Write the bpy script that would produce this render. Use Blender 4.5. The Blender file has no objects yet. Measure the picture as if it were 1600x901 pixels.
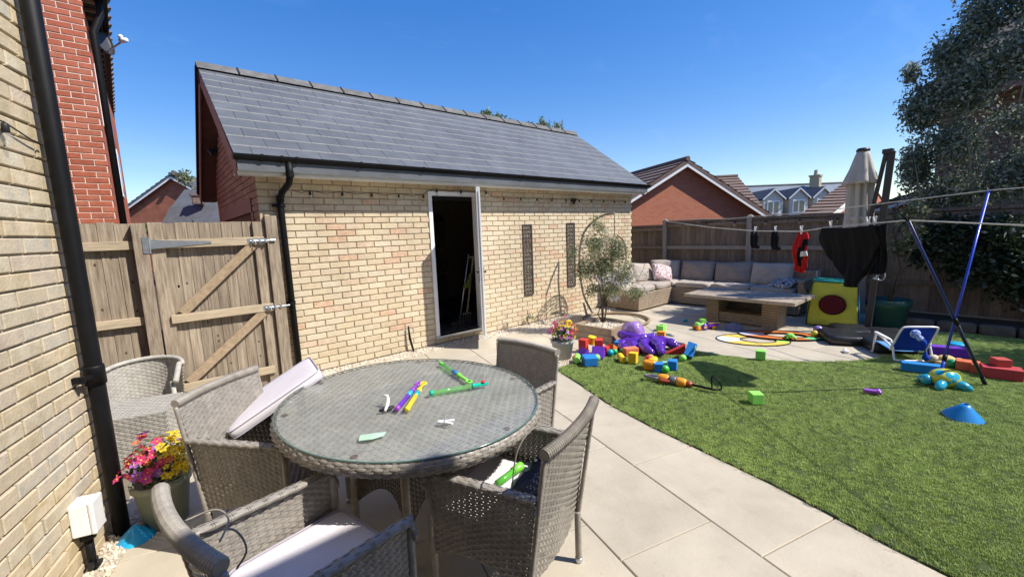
import bpy, bmesh, math, random
import numpy as np
from mathutils import Vector, Matrix
random.seed(11); rng = np.random.default_rng(11)
sc = bpy.context.scene
col = sc.collection
R = math.radians

# ---------------------------------------------------------------- camera
CF, CYAW, CPITCH, CROLL, CH = 659.09, .7031, .1328, -.0382, 1.5651
_F = np.array([math.sin(CYAW)*math.cos(CPITCH), math.cos(CYAW)*math.cos(CPITCH), -math.sin(CPITCH)])
_R0 = np.array([math.cos(CYAW), -math.sin(CYAW), 0.]); _U0 = np.cross(_R0, _F)
_Rt = math.cos(CROLL)*_R0 + math.sin(CROLL)*_U0
_Up = -math.sin(CROLL)*_R0 + math.cos(CROLL)*_U0
cd = bpy.data.cameras.new('camera'); cam = bpy.data.objects.new('camera', cd); col.objects.link(cam)
cd.sensor_width = 36; cd.lens = CF/1600*36; cd.clip_start = .05; cd.clip_end = 2000
M = Matrix(((_Rt[0], _Up[0], -_F[0], 0), (_Rt[1], _Up[1], -_F[1], 0), (_Rt[2], _Up[2], -_F[2], CH), (0, 0, 0, 1)))
cam.matrix_world = M; sc.camera = cam
CAM = np.array([0, 0, CH])
def inview(P, m=60):
    d = np.array(P, float)-CAM; z = d@_F
    if z < .1: return False
    x = 800+CF*(d@_Rt)/z; y = 450-CF*(d@_Up)/z
    return -m < x < 1600+m and -m < y < 900+m

# ---------------------------------------------------------------- light
SUN = Vector((.49, -.70, 1.0)).normalized()
w = bpy.data.worlds.new('World'); sc.world = w; w.use_nodes = True
nt = w.node_tree; bg = nt.nodes['Background']
sky = nt.nodes.new('ShaderNodeTexSky'); sky.sky_type = 'NISHITA'; sky.sun_disc = False
sky.sun_elevation = math.asin(SUN.z); sky.sun_rotation = math.atan2(SUN.x, SUN.y)
sky.air_density = 1.0; sky.dust_density = .15; sky.ozone_density = 2.0; sky.altitude = 100
gmn = nt.nodes.new('ShaderNodeGamma'); gmn.inputs[1].default_value = .73; hsv = nt.nodes.new('ShaderNodeHueSaturation')
hsv.inputs['Hue'].default_value = .516; hsv.inputs['Saturation'].default_value = 1.66
nt.links.new(sky.outputs[0], gmn.inputs[0]); nt.links.new(gmn.outputs[0], hsv.inputs['Color']); tcw = nt.nodes.new('ShaderNodeTexCoord'); mpw = nt.nodes.new('ShaderNodeMapping'); mpw.inputs['Scale'].default_value = (2.2, 5, 9); mpw.inputs['Rotation'].default_value = (.3, .2, .5)
cw = nt.nodes.new('ShaderNodeTexNoise'); cw.inputs['Scale'].default_value = 1.6; cw.inputs['Detail'].default_value = 7; cw.inputs['Roughness'].default_value = .62; cw.inputs['Distortion'].default_value = .6
crw = nt.nodes.new('ShaderNodeMapRange'); crw.inputs['From Min'].default_value = .58; crw.inputs['From Max'].default_value = .85; crw.inputs['To Max'].default_value = .055
mxw = nt.nodes.new('ShaderNodeMixRGB'); mxw.inputs[2].default_value = (4.2, 4.6, 5.2, 1)   # thin high cirrus
nt.links.new(tcw.outputs['Generated'], mpw.inputs[0]); nt.links.new(mpw.outputs[0], cw.inputs['Vector']); nt.links.new(cw.outputs['Fac'], crw.inputs[0]); nt.links.new(crw.outputs[0], mxw.inputs[0]); nt.links.new(hsv.outputs[0], mxw.inputs[1])
nt.links.new(mxw.outputs[0], bg.inputs[0]); bg.inputs[1].default_value = .15
sl = bpy.data.lights.new('sun', 'SUN'); so = bpy.data.objects.new('sun', sl); col.objects.link(so)
sl.energy = 3.55; sl.angle = R(.53); sl.color = (1, .95, .87)
so.rotation_euler = SUN.to_track_quat('Z', 'Y').to_euler(); so.location = (6, -8, 14)
sc.view_settings.view_transform = 'Standard'; sc.view_settings.look = 'None'
sc.view_settings.exposure = .93; sc.view_settings.gamma = 1
sc.cycles.max_bounces = 8; sc.cycles.diffuse_bounces = 5; sc.cycles.transparent_max_bounces = 12
sc.cycles.use_denoising = True

# ---------------------------------------------------------------- materials
def mat(name, c, rough=.7, var=.18, scale=14, bump=0, bscale=60, spec=.35, metal=0, rnd=.0, stretch=None, c2=None, coat=0, sss=0, trans=0):
    m = bpy.data.materials.new(name); m.use_nodes = True; n = m.node_tree; L = n.links.new
    b = n.nodes['Principled BSDF']; b.inputs['Roughness'].default_value = rough
    b.inputs['Specular IOR Level'].default_value = spec; b.inputs['Metallic'].default_value = metal
    if coat: b.inputs['Coat Weight'].default_value = coat; b.inputs['Coat Roughness'].default_value = .08
    if sss: b.inputs['Subsurface Weight'].default_value = sss; b.inputs['Subsurface Radius'].default_value = (.01, .01, .01)
    if trans: b.inputs['Transmission Weight'].default_value = trans
    tc = n.nodes.new('ShaderNodeTexCoord'); vec = tc.outputs['Object']
    if stretch:
        mp = n.nodes.new('ShaderNodeMapping'); mp.inputs['Scale'].default_value = stretch; L(vec, mp.inputs[0]); vec = mp.outputs[0]
    oi = n.nodes.new('ShaderNodeObjectInfo')
    ad = n.nodes.new('ShaderNodeVectorMath'); ad.operation = 'ADD'; L(vec, ad.inputs[0])
    sc_ = n.nodes.new('ShaderNodeVectorMath'); sc_.operation = 'SCALE'; sc_.inputs[0].default_value = (37, 91, 53); L(oi.outputs['Random'], sc_.inputs['Scale'])
    L(sc_.outputs[0], ad.inputs[1])
    no = n.nodes.new('ShaderNodeTexNoise'); no.inputs['Scale'].default_value = scale; no.inputs['Detail'].default_value = 5; no.inputs['Roughness'].default_value = .6
    L(ad.outputs[0], no.inputs['Vector'])
    rp = n.nodes.new('ShaderNodeValToRGB'); rp.color_ramp.elements[0].position = .3; rp.color_ramp.elements[1].position = .72
    lo = tuple(max(0, x*(1-var)) for x in c); hi = tuple(min(1, x*(1+var)) for x in (c2 or c))
    rp.color_ramp.elements[0].color = (*lo, 1); rp.color_ramp.elements[1].color = (*hi, 1)
    L(no.outputs['Fac'], rp.inputs[0]); out = rp.outputs[0]
    if rnd:
        hs = n.nodes.new('ShaderNodeHueSaturation'); ma = n.nodes.new('ShaderNodeMapRange')
        ma.inputs['To Min'].default_value = 1-rnd; ma.inputs['To Max'].default_value = 1+rnd
        L(oi.outputs['Random'], ma.inputs['Value']); L(ma.outputs[0], hs.inputs['Value']); L(out, hs.inputs['Color']); out = hs.outputs[0]
    L(out, b.inputs['Base Color'])
    if bump:
        n2 = n.nodes.new('ShaderNodeTexNoise'); n2.inputs['Scale'].default_value = bscale; n2.inputs['Detail'].default_value = 4; L(ad.outputs[0], n2.inputs['Vector'])
        bp = n.nodes.new('ShaderNodeBump'); bp.inputs['Strength'].default_value = bump; bp.inputs['Distance'].default_value = .01
        L(n2.outputs['Fac'], bp.inputs['Height']); L(bp.outputs[0], b.inputs['Normal'])
    return m
def plastic(name, c, rough=.35, coat=.15): return mat(name, c, rough, .06, 9, .03, 30, .5, coat=coat)
def foam(name, c): return mat(name, c, .75, .08, 9, .08, 90, .3)
def cloth(name, c, var=.12): return mat(name, c, .9, var, 8, .25, 180, .2)
BUFF = [mat('buff_brick_%d' % i, c, .85, v, 22, .4, 90, .2, rnd=.04, c2=c2) for i, (c, v, c2) in enumerate([
    ((.60, .495, .335), .10, None), ((.62, .52, .36), .09, None), ((.59, .475, .32), .11, None), ((.63, .535, .385), .08, None),
    ((.60, .48, .33), .12, (.61, .49, .35)), ((.64, .54, .375), .08, None), ((.59, .43, .30), .12, (.61, .48, .34)), ((.57, .37, .24), .12, (.60, .44, .30))])]
BUFFW = [7.5, 8, 6, 6, 6, 6, 1.8, 1.9]
HOUSEB = [mat('house_brick_%d' % i, c, .85, v, 13, .3, 70, .2, rnd=.05, c2=c2) for i, (c, v, c2) in enumerate([
    ((.50, .42, .27), .16, (.55, .44, .30)), ((.53, .44, .29), .15, (.52, .46, .34)), ((.53, .42, .24), .18, (.54, .45, .31)), ((.48, .45, .37), .14, (.54, .45, .31)), ((.52, .42, .33), .14, (.53, .45, .31)), ((.55, .47, .33), .12, (.50, .40, .27))])]
REDB = [mat('red_brick_%d' % i, c, .85, .15, 20, .4, 80, .2, rnd=.08) for i, c in enumerate([(.41, .12, .068), (.45, .138, .08), (.38, .108, .06), (.44, .15, .09)])]
GABB = [mat('gable_brick_%d' % i, c, .88, .15, 20, .4, 80, .2, rnd=.08) for i, c in enumerate([(.40, .23, .165), (.43, .25, .18), (.36, .205, .145)])]
M = {}
M['mortar'] = mat('mortar', (.46, .38, .27), .95, .2, 30, .5, 150, .1)
M['mortar_grey'] = mat('mortar_grey', (.36, .31, .225), .95, .2, 30, .5, 150, .1)
M['mortar_pale'] = mat('mortar_pale', (.72, .60, .48), .95, .12, 30, .3, 150, .1)
M['slate'] = mat('slate', (.112, .120, .130), .55, .14, 5, .25, 60, .4, rnd=.05)
M['slate_edge'] = mat('slate_edge', (.27, .27, .26), .8, .2, 30)  # pale tone puts light caught by the lower edges into the colour
M['ridge'] = mat('ridge_tile', (.15, .145, .135), .85, .25, 9, .4, 60)
M['white'] = mat('white_upvc', (.86, .86, .85), .35, .04, 5, 0, 30, .5)
M['black'] = mat('black_upvc', (.006, .006, .007), .55, .3, 12, .05, 30, .22)
M['blackrough'] = mat('black_metal', (.016, .016, .017), .55, .3, 20, .1, 50, .4)
M['timber'] = mat('weathered_timber', (.27, .205, .14), .85, .32, 9, .35, 40, .2, rnd=.14, stretch=(6, 6, .6), c2=(.33, .27, .20))
M['timber_h'] = mat('pale_timber', (.46, .37, .25), .8, .22, 9, .3, 40, .2, rnd=.06, stretch=(.6, 6, 6))
M['timber_d'] = mat('brace_timber', (.37, .275, .175), .8, .22, 9, .3, 40, .2, rnd=.06, stretch=(3, 6, 3))
M['fence'] = mat('brown_fence', (.205, .160, .125), .88, .3, 9, .35, 40, .2, rnd=.2, stretch=(6, 6, .6))
M['knot'] = mat('knot', (.10, .06, .035), .8, .3, 30)
M['sleeper'] = mat('sleeper', (.36, .28, .19), .85, .28, 9, .35, 40, .2, rnd=.1, stretch=(1, 1, 6))
M['fencepost'] = mat('grey_post', (.30, .27, .23), .9, .2, 9, .3, 40, .2, stretch=(6, 6, .6))
M['galv'] = mat('galvanised', (.50, .53, .56), .35, .15, 20, .1, 60, .5, metal=.8)
M['plum'] = mat('plum_bargeboard', (.25, .135, .12), .6, .15, 8)
M['brown_door'] = mat('brown_door', (.075, .050, .04), .6, .15, 8)
M['slab'] = mat('sandstone_slab', (.465, .41, .315), .7, .12, 2.6, .15, 50, .3, rnd=.045)
def weather(m, scl, amt, seed=0, det=6):
    """slow tonal drift and streaks running across many pieces, by place in the world"""
    n = m.node_tree; L = n.links.new; b = n.nodes['Principled BSDF']; src = b.inputs['Base Color'].links[0].from_socket; ge = n.nodes.new('ShaderNodeNewGeometry')
    mp = n.nodes.new('ShaderNodeMapping'); mp.inputs['Scale'].default_value = (scl, scl, scl*.45); mp.inputs['Location'].default_value = (seed, seed*2, 0); L(ge.outputs['Position'], mp.inputs[0])
    no = n.nodes.new('ShaderNodeTexNoise'); no.inputs['Scale'].default_value = 1; no.inputs['Detail'].default_value = det; no.inputs['Roughness'].default_value = .62; L(mp.outputs[0], no.inputs['Vector'])
    mr = n.nodes.new('ShaderNodeMapRange'); mr.inputs['From Min'].default_value = .3; mr.inputs['From Max'].default_value = .7; mr.inputs['To Min'].default_value = 1-amt; mr.inputs['To Max'].default_value = 1+amt*.7; L(no.outputs['Fac'], mr.inputs[0])
    hs = n.nodes.new('ShaderNodeHueSaturation'); L(mr.outputs[0], hs.inputs['Value']); L(src, hs.inputs['Color']); L(hs.outputs[0], b.inputs['Base Color'])
def slab_wear(m):
    n = m.node_tree; L = n.links.new; b = n.nodes['Principled BSDF']; src = b.inputs['Base Color'].links[0].from_socket; tc = n.nodes.new('ShaderNodeTexCoord'); oi = n.nodes.new('ShaderNodeObjectInfo')
    sc_ = n.nodes.new('ShaderNodeVectorMath'); sc_.operation = 'SCALE'; sc_.inputs[0].default_value = (71, 33, 57); L(oi.outputs['Random'], sc_.inputs['Scale']); ad = n.nodes.new('ShaderNodeVectorMath'); L(tc.outputs['Object'], ad.inputs[0]); L(sc_.outputs[0], ad.inputs[1])
    for scl, lo, hi, fac, colr, det in ((7, .60, .72, .30, (.30, .25, .19, 1), 9), (55, .68, .74, .45, (.25, .20, .15, 1), 2), (2.2, .5, .8, .35, (.56, .50, .41, 1), 6)):
        no = n.nodes.new('ShaderNodeTexNoise'); no.inputs['Scale'].default_value = scl; no.inputs['Detail'].default_value = det; no.inputs['Roughness'].default_value = .65; L(ad.outputs[0], no.inputs['Vector'])
        mr = n.nodes.new('ShaderNodeMapRange'); mr.inputs['From Min'].default_value = lo; mr.inputs['From Max'].default_value = hi; mr.inputs['To Max'].default_value = fac; L(no.outputs['Fac'], mr.inputs[0])
        mx = n.nodes.new('ShaderNodeMixRGB'); mx.inputs[2].default_value = colr; L(mr.outputs[0], mx.inputs[0]); L(src, mx.inputs[1]); src = mx.outputs[0]
    L(src, b.inputs['Base Color'])
slab_wear(M['slab'])
M['soil'] = mat('soil', (.06, .045, .03), .95, .4, 20, .6, 60)
M['joint'] = mat('paving_joint', (.20, .16, .115), .95, .2, 30, .4, 90)
M['gravel_bed'] = mat('gravel_bed', (.46, .40, .30), .95, .35, 60, .8, 120)
M['stone'] = mat('gravel_stone', (.66, .59, .47), .85, .25, 25, .2, 90)
M['turf'] = mat('turf_base', (.05, .075, .022), .95, .3, 30, .5, 200)
M['rattan'] = mat('rattan', (.285, .258, .222), .42, .22, 26, .12, 160, .4)
M['rattan_top'] = mat('rattan_top', (.33, .31, .275), .6, .2, 26)
M['rattan_light'] = mat('rattan_light', (.42, .395, .345), .6, .2, 26, .12, 160, .4)
M['rattan_dark'] = mat('rattan_dark', (.085, .072, .058), .6, .25, 26, .12, 160, .35)
M['rattan_sofa'] = mat('rattan_sofa', (.32, .25, .175), .65, .2, 22, .15, 120, .3)
M['cushion'] = cloth('pale_cushion', (.68, .64, .665), .05)
M['piping'] = cloth('pale_piping', (.40, .37, .42), .05)
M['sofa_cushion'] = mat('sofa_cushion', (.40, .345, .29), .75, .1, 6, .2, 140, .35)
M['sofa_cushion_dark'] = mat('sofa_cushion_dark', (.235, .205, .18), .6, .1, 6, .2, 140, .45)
M['grey_cloth'] = cloth('dark_grey_cloth', (.085, .085, .10))
M['blackcloth'] = cloth('black_cloth', (.006, .006, .007), .2)
M['redcloth'] = cloth('red_cloth', (.42, .016, .014))
M['whiteplastic'] = plastic('white_plastic', (.78, .77, .75))
M['tarp'] = mat('black_tarp', (.012, .012, .014), .4, .2, 9, .3, 30, .5)
M['parasol'] = cloth('beige_canvas', (.47, .43, .36), .08)
M['post'] = mat('dark_bronze', (.03, .027, .025), .45, .2, 10, .05, 40, .5)
M['tile_brown'] = mat('brown_tile', (.17, .118, .098), .85, .25, 9, .3, 40)
M['bark'] = mat('bark', (.10, .08, .055), .9, .3, 20, .6, 40)
M['stem'] = mat('pale_stem', (.20, .19, .13), .85, .25, 20, .4, 40)
def leafm(name, c, c2):
    m = mat(name, c, .5, .25, 3, 0, 60, .45, c2=c2); n = m.node_tree; b = n.nodes['Principled BSDF']
    tr = n.nodes.new('ShaderNodeBsdfTranslucent'); mx = n.nodes.new('ShaderNodeMixShader'); mx.inputs[0].default_value = .36
    src = b.inputs['Base Color'].links[0].from_socket; n.links.new(src, tr.inputs[0])
    n.links.new(b.outputs[0], mx.inputs[1]); n.links.new(tr.outputs[0], mx.inputs[2]); n.links.new(mx.outputs[0], n.nodes['Material Output'].inputs[0])
    return m
M['leaf_dark'] = leafm('dark_leaf', (.085, .12, .075), (.15, .195, .13))
M['leaf_pale'] = leafm('pale_leaf', (.24, .28, .22), (.38, .42, .34))  # pale tone puts sky reflected by some leaves into the colour
M['leaf_olive'] = leafm('olive_leaf', (.21, .23, .11), (.36, .37, .21))
M['leaf_olive_d'] = leafm('olive_leaf_dark', (.065, .09, .035), (.13, .16, .075))
M['leaf_green'] = leafm('green_leaf', (.05, .12, .03), (.08, .17, .05))
def glass(name, tint, dust=.0, dustc=(.6, .62, .58), ior=1.5, rough=.02):
    m = bpy.data.materials.new(name); m.use_nodes = True; n = m.node_tree; n.nodes.remove(n.nodes['Principled BSDF']); L = n.links.new
    t = n.nodes.new('ShaderNodeBsdfTransparent'); t.inputs[0].default_value = (*tint, 1)
    g = n.nodes.new('ShaderNodeBsdfGlossy'); g.inputs['Roughness'].default_value = rough
    f = n.nodes.new('ShaderNodeLayerWeight'); f.inputs[0].default_value = .5
    pw = n.nodes.new('ShaderNodeMath'); pw.operation = 'POWER'; pw.inputs[1].default_value = 5; L(f.outputs['Facing'], pw.inputs[0])
    ml = n.nodes.new('ShaderNodeMath'); ml.operation = 'MULTIPLY_ADD'; ml.inputs[1].default_value = .34*(ior-1)/.5; ml.inputs[2].default_value = .03; L(pw.outputs[0], ml.inputs[0])
    mx = n.nodes.new('ShaderNodeMixShader'); L(ml.outputs[0], mx.inputs[0]); L(t.outputs[0], mx.inputs[1]); L(g.outputs[0], mx.inputs[2]); o = mx.outputs[0]
    if dust:
        d = n.nodes.new('ShaderNodeBsdfDiffuse'); d.inputs[0].default_value = (*dustc, 1)
        no = n.nodes.new('ShaderNodeTexNoise'); no.inputs['Scale'].default_value = 5; no.inputs['Detail'].default_value = 8; no.inputs['Roughness'].default_value = .65
        tc = n.nodes.new('ShaderNodeTexCoord'); L(tc.outputs['Object'], no.inputs['Vector'])
        mr = n.nodes.new('ShaderNodeMapRange'); mr.inputs['From Min'].default_value = .3; mr.inputs['From Max'].default_value = .8; mr.inputs['To Min'].default_value = dust*.4; mr.inputs['To Max'].default_value = dust*1.9
        L(no.outputs['Fac'], mr.inputs[0]); m2 = n.nodes.new('ShaderNodeMixShader'); L(mr.outputs[0], m2.inputs[0]); L(o, m2.inputs[1]); L(d.outputs[0], m2.inputs[2]); o = m2.outputs[0]
    L(o, n.nodes['Material Output'].inputs[0]); return m
M['tableglass'] = glass('table_glass', (.965, .975, .965), .06)
M['bulbglass'] = glass('bulb_glass', (.95, .95, .93), .12, (.8, .8, .75), 1.25)
M['paneglass'] = mat('pane_glass', (.05, .06, .07), .08, .1, 5, 0, 30, .8)
M['clearplastic'] = glass('clear_plastic', (.85, .86, .92), .42, (.80, .80, .86), rough=.15)
M['greenclear'] = glass('green_clear', (.62, .92, .58), .20, (.40, .75, .35), rough=.12)
for q in BUFF: weather(q, 2.2, .12)
for q in HOUSEB: weather(q, 3.0, .13, 3)
for q in REDB+GABB: weather(q, 2.0, .12, 5)
weather(M['slate'], 1.6, .16, 7); weather(M['ridge'], 4, .25, 8); weather(M['fence'], 2.5, .22, 9); weather(M['timber'], 3.5, .2, 11); weather(M['mortar'], 2.2, .12); weather(M['slab'], 1.4, .06, 13); weather(M['rattan'], 9, .14, 15); weather(M['rattan_top'], 5, .16, 16)
COL = dict(red=(.55, .045, .035), orange=(.80, .20, .035), yellow=(.82, .52, .02), green=(.20, .62, .07), blue=(.02, .20, .58), purple=(.13, .03, .42), lime=(.28, .72, .12), dkgreen=(.02, .28, .09), teal=(.0, .36, .40), skyblue=(.02, .40, .75))
FO = {k: foam('foam_'+k, c) for k, c in COL.items()}
PL = {k: plastic('plastic_'+k, c) for k, c in COL.items()}

# ---------------------------------------------------------------- mesh helpers
W = {}
class MB:
    def __init__(s): s.v = []; s.f = []; s.m = []
    def add(s, v, f, mi=0):
        o = len(s.v); s.v += [tuple(map(float, p)) for p in v]; s.f += [tuple(i+o for i in q) for q in f]; s.m += [mi]*len(f); return s
    def box(s, c, d, rot=None, mi=0, taper=1):
        x, y, z = d[0]/2, d[1]/2, d[2]/2
        v = [(-x, -y, -z), (x, -y, -z), (x, y, -z), (-x, y, -z)]+[(a*x*taper, b*y*taper, z) for a, b in ((-1, -1), (1, -1), (1, 1), (-1, 1))]
        if rot is not None: v = [rot @ Vector(p) for p in v]
        return s.add([(p[0]+c[0], p[1]+c[1], p[2]+c[2]) for p in v], [(0, 3, 2, 1), (4, 5, 6, 7), (0, 1, 5, 4), (1, 2, 6, 5), (2, 3, 7, 6), (3, 0, 4, 7)], mi)
    def bb(s, x0, x1, y0, y1, z0, z1, mi=0): return s.box(((x0+x1)/2, (y0+y1)/2, (z0+z1)/2), (abs(x1-x0), abs(y1-y0), abs(z1-z0)), None, mi)
    def bar(s, a, b, wd, th, up=(0, 0, 1), mi=0):
        a = Vector(a); b = Vector(b); x = (b-a); l = x.length; x.normalize(); u = Vector(up); y = u.cross(x).normalized(); z = x.cross(y)
        return s.box((a+b)/2, (l, wd, th), Matrix((x, y, z)).transposed(), mi)
    def tube(s, pts, r, n=8, mi=0, cap=True, closed=False):
        pts = [Vector(p) for p in pts]; k = len(pts); rs = r if hasattr(r, '__len__') else [r]*k
        rings = []; prev = None
        for i, p in enumerate(pts):
            t = (pts[(i+1) % k]-pts[i-1]) if closed else (pts[min(i+1, k-1)]-pts[max(i-1, 0)])
            t.normalize()
            if prev is None:
                a = Vector((0, 0, 1)) if abs(t.z) < .9 else Vector((1, 0, 0)); u = t.cross(a).normalized()
            else: u = (prev-t*prev.dot(t)).normalized()
            prev = u; v = t.cross(u)
            rings.append([p+(u*math.cos(2*math.pi*j/n)+v*math.sin(2*math.pi*j/n))*rs[i] for j in range(n)])
        vs = [q for r_ in rings for q in r_]; fs = []
        for i in range(k if closed else k-1):
            a = i*n; b = ((i+1) % k)*n
            fs += [(a+j, a+(j+1) % n, b+(j+1) % n, b+j) for j in range(n)]
        if cap and not closed: fs += [tuple(range(n))[::-1], tuple((k-1)*n+j for j in range(n))]
        return s.add(vs, fs, mi)
    def lathe(s, prof, n=20, c=(0, 0, 0), mi=0, fn=None, cap=True):
        k = len(prof); vs = []
        for (r, z) in prof:
            for j in range(n):
                a = 2*math.pi*j/n; q = r*(fn(a, z) if fn else 1); vs.append((c[0]+q*math.cos(a), c[1]+q*math.sin(a), c[2]+z))
        fs = [(i*n+j, i*n+(j+1) % n, (i+1)*n+(j+1) % n, (i+1)*n+j) for i in range(k-1) for j in range(n)]
        if cap: fs += [tuple(range(n))[::-1], tuple((k-1)*n+j for j in range(n))]
        return s.add(vs, fs, mi)
    def ell(s, c, r, rot=None, n=14, k=9, mi=0, fn=None):
        vs = []
        for i in range(k+1):
            t = math.pi*i/k
            for j in range(n):
                a = 2*math.pi*j/n; q = fn(a, t) if fn else 1
                p = Vector((r[0]*math.sin(t)*math.cos(a)*q, r[1]*math.sin(t)*math.sin(a)*q, r[2]*math.cos(t)*q))
                if rot is not None: p = rot @ p
                vs.append((p.x+c[0], p.y+c[1], p.z+c[2]))
        return s.add(vs, [(i*n+j, (i+1)*n+j, (i+1)*n+(j+1) % n, i*n+(j+1) % n) for i in range(k) for j in range(n)], mi)
    def grid(s, fn, nu, nv, mi=0, wrap=False):
        vs = [fn(i/nu, j/nv) for j in range(nv+1) for i in range(nu+1)]
        return s.add(vs, [(j*(nu+1)+i, j*(nu+1)+i+1, (j+1)*(nu+1)+i+1, (j+1)*(nu+1)+i) for j in range(nv) for i in range(nu)], mi)
    def prism(s, poly, z0, z1, mi=0):
        n = len(poly); v = [(x, y, z0) for x, y in poly]+[(x, y, z1) for x, y in poly]
        return s.add(v, [tuple(range(n))[::-1], tuple(range(n, 2*n))]+[(i, (i+1) % n, n+(i+1) % n, n+i) for i in range(n)], mi)
    def rbox(s, c, d, e=.25, rot=None, nu=20, nv=12, mi=0, puff=1):   # superellipsoid cushion
        def sg(x, q): return math.copysign(abs(x)**q, x)
        def f(u, v):
            a = 2*math.pi*u; t = math.pi*(v-.5)
            ct, st = sg(math.cos(t), e*puff), sg(math.sin(t), e*puff)
            p = Vector((d[0]/2*ct*sg(math.cos(a), e), d[1]/2*ct*sg(math.sin(a), e), d[2]/2*st))
            if rot is not None: p = rot @ p
            return (p.x+c[0], p.y+c[1], p.z+c[2])
        return s.grid(f, nu, nv, mi)
    def mesh(s, name, mats, smooth=False):
        me = bpy.data.meshes.new(name); me.from_pydata(s.v, [], s.f)
        for m in (mats if isinstance(mats, (list, tuple)) else [mats]): me.materials.append(m)
        if len(me.materials) > 1: me.polygons.foreach_set('material_index', s.m)
        if smooth: me.polygons.foreach_set('use_smooth', [True]*len(me.polygons))
        me.update(); return me
def link(name, data, parent=None, loc=(0, 0, 0), rot=(0, 0, 0), world=False, scale=None):
    o = bpy.data.objects.new(name, data); col.objects.link(o); o.location = loc; o.rotation_euler = rot
    if scale: o.scale = scale
    B = Matrix.LocRotScale(Vector(loc), o.rotation_euler, Vector(scale) if scale else None)
    if parent:
        o.parent = parent
        if world: o.matrix_parent_inverse = W[parent].inverted(); W[o] = B
        else: W[o] = W[parent] @ B
    else: W[o] = B
    return o
def part(mb, name, mats, parent, smooth=False, world=False, bevel=0, **k):
    o = link(name, mb.mesh(name, mats, smooth), parent, world=world, **k)
    if bevel:
        b = o.modifiers.new('bevel', 'BEVEL'); b.width = bevel; b.segments = 2; b.limit_method = 'ANGLE'; b.angle_limit = R(35)
    return o
def tag(o, label=None, cat=None, group=None, kind=None):
    for k, v in (('label', label), ('category', cat), ('group', group), ('kind', kind)):
        if v: o[k] = v
    return o
def thing(name, label, cat, loc=(0, 0, 0), rz=0, group=None):
    return tag(link(name, None, None, loc, (0, 0, rz)), label, cat, group)
def solo(mb, name, mats, label, cat, loc=(0, 0, 0), rot=(0, 0, 0), group=None, smooth=False, bevel=0, scale=None):
    return tag(part(mb, name, mats, None, smooth, bevel=bevel, loc=loc, rot=rot, scale=scale), label, cat, group)
def struct(mb, name, mats, parent=None, kind='structure', smooth=False, **k):
    return tag(part(mb, name, mats, parent, smooth, **k), kind=kind)
def np_mesh(name, v, f, mats, mi=None, smooth=False):
    me = bpy.data.meshes.new(name); v = np.asarray(v, np.float32); f = np.asarray(f, np.int32)
    me.vertices.add(len(v)); me.vertices.foreach_set('co', v.ravel()); k = f.shape[1]
    me.loops.add(f.size); me.loops.foreach_set('vertex_index', f.ravel()); me.polygons.add(len(f))
    me.polygons.foreach_set('loop_start', np.arange(0, f.size, k, dtype=np.int32)); me.polygons.foreach_set('loop_total', np.full(len(f), k, np.int32))
    for m in (mats if isinstance(mats, (list, tuple)) else [mats]): me.materials.append(m)
    if mi is not None: me.polygons.foreach_set('material_index', np.asarray(mi, np.int32))
    if smooth: me.polygons.foreach_set('use_smooth', np.ones(len(f), bool))
    me.update(calc_edges=True); me.validate(); return me
def weave(S, nu, nv, A=.0035, wid=.44, keep=None, stakes=True, nus=2):
    """woven strips over S(u,v)->(N,3): nv strips, nu stakes"""
    n = nu*nus+1; e = 1e-3
    us = np.linspace(0, 1, n); V = []; F = []; off = 0
    ph = np.cos(np.pi*np.arange(n)/nus)
    for j in range(nv):
        cols = []
        for t, lift in ((-wid, -.25), (0, .15), (wid, -.25)):
            v = np.full(n, (j+.5+t)/nv); P = S(us, v)
            du = S(np.clip(us+e, 0, 1), v)-S(np.clip(us-e, 0, 1), v); dv = S(us, np.clip(v+e, 0, 1))-S(us, np.clip(v-e, 0, 1))
            N = np.cross(du, dv); N /= np.linalg.norm(N, axis=1, keepdims=True)+1e-12
            cols.append(P+N*(A*(ph*(1 if j % 2 else -1)+lift))[:, None])
        P = np.concatenate(cols); V.append(P); i = np.arange(n-1)
        f = np.concatenate([np.stack([i+a*n, i+1+a*n, i+1+(a+1)*n, i+(a+1)*n], 1) for a in (0, 1)])
        if keep is not None:
            c = P[f].mean(1); f = f[keep(c)]
        F.append(f+off); off += len(P)
    if stakes:
        for k in range(nu+1):
            u0 = k/nu; hw = .30/nu; m = max(6, nv//2)
            vs = np.linspace(0, 1, m)
            P = np.concatenate([S(np.full(m, np.clip(u0-hw, 0, 1)), vs), S(np.full(m, np.clip(u0+hw, 0, 1)), vs)]); i = np.arange(m-1)
            f = np.stack([i, i+m, i+1+m, i+1], 1)
            if keep is not None: c = P[f].mean(1); f = f[keep(c)]
            V.append(P); F.append(f+off); off += len(P)
    return np.concatenate(V), np.concatenate(F)
def bil(a, b, c, d):   # bilinear patch a-b bottom, d-c top
    a, b, c, d = (np.array(q, float) for q in (a, b, c, d))
    return lambda u, v: (a[None]*((1-u)*(1-v))[:, None]+b[None]*(u*(1-v))[:, None]+c[None]*(u*v)[:, None]+d[None]*((1-u)*v)[:, None])
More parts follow.
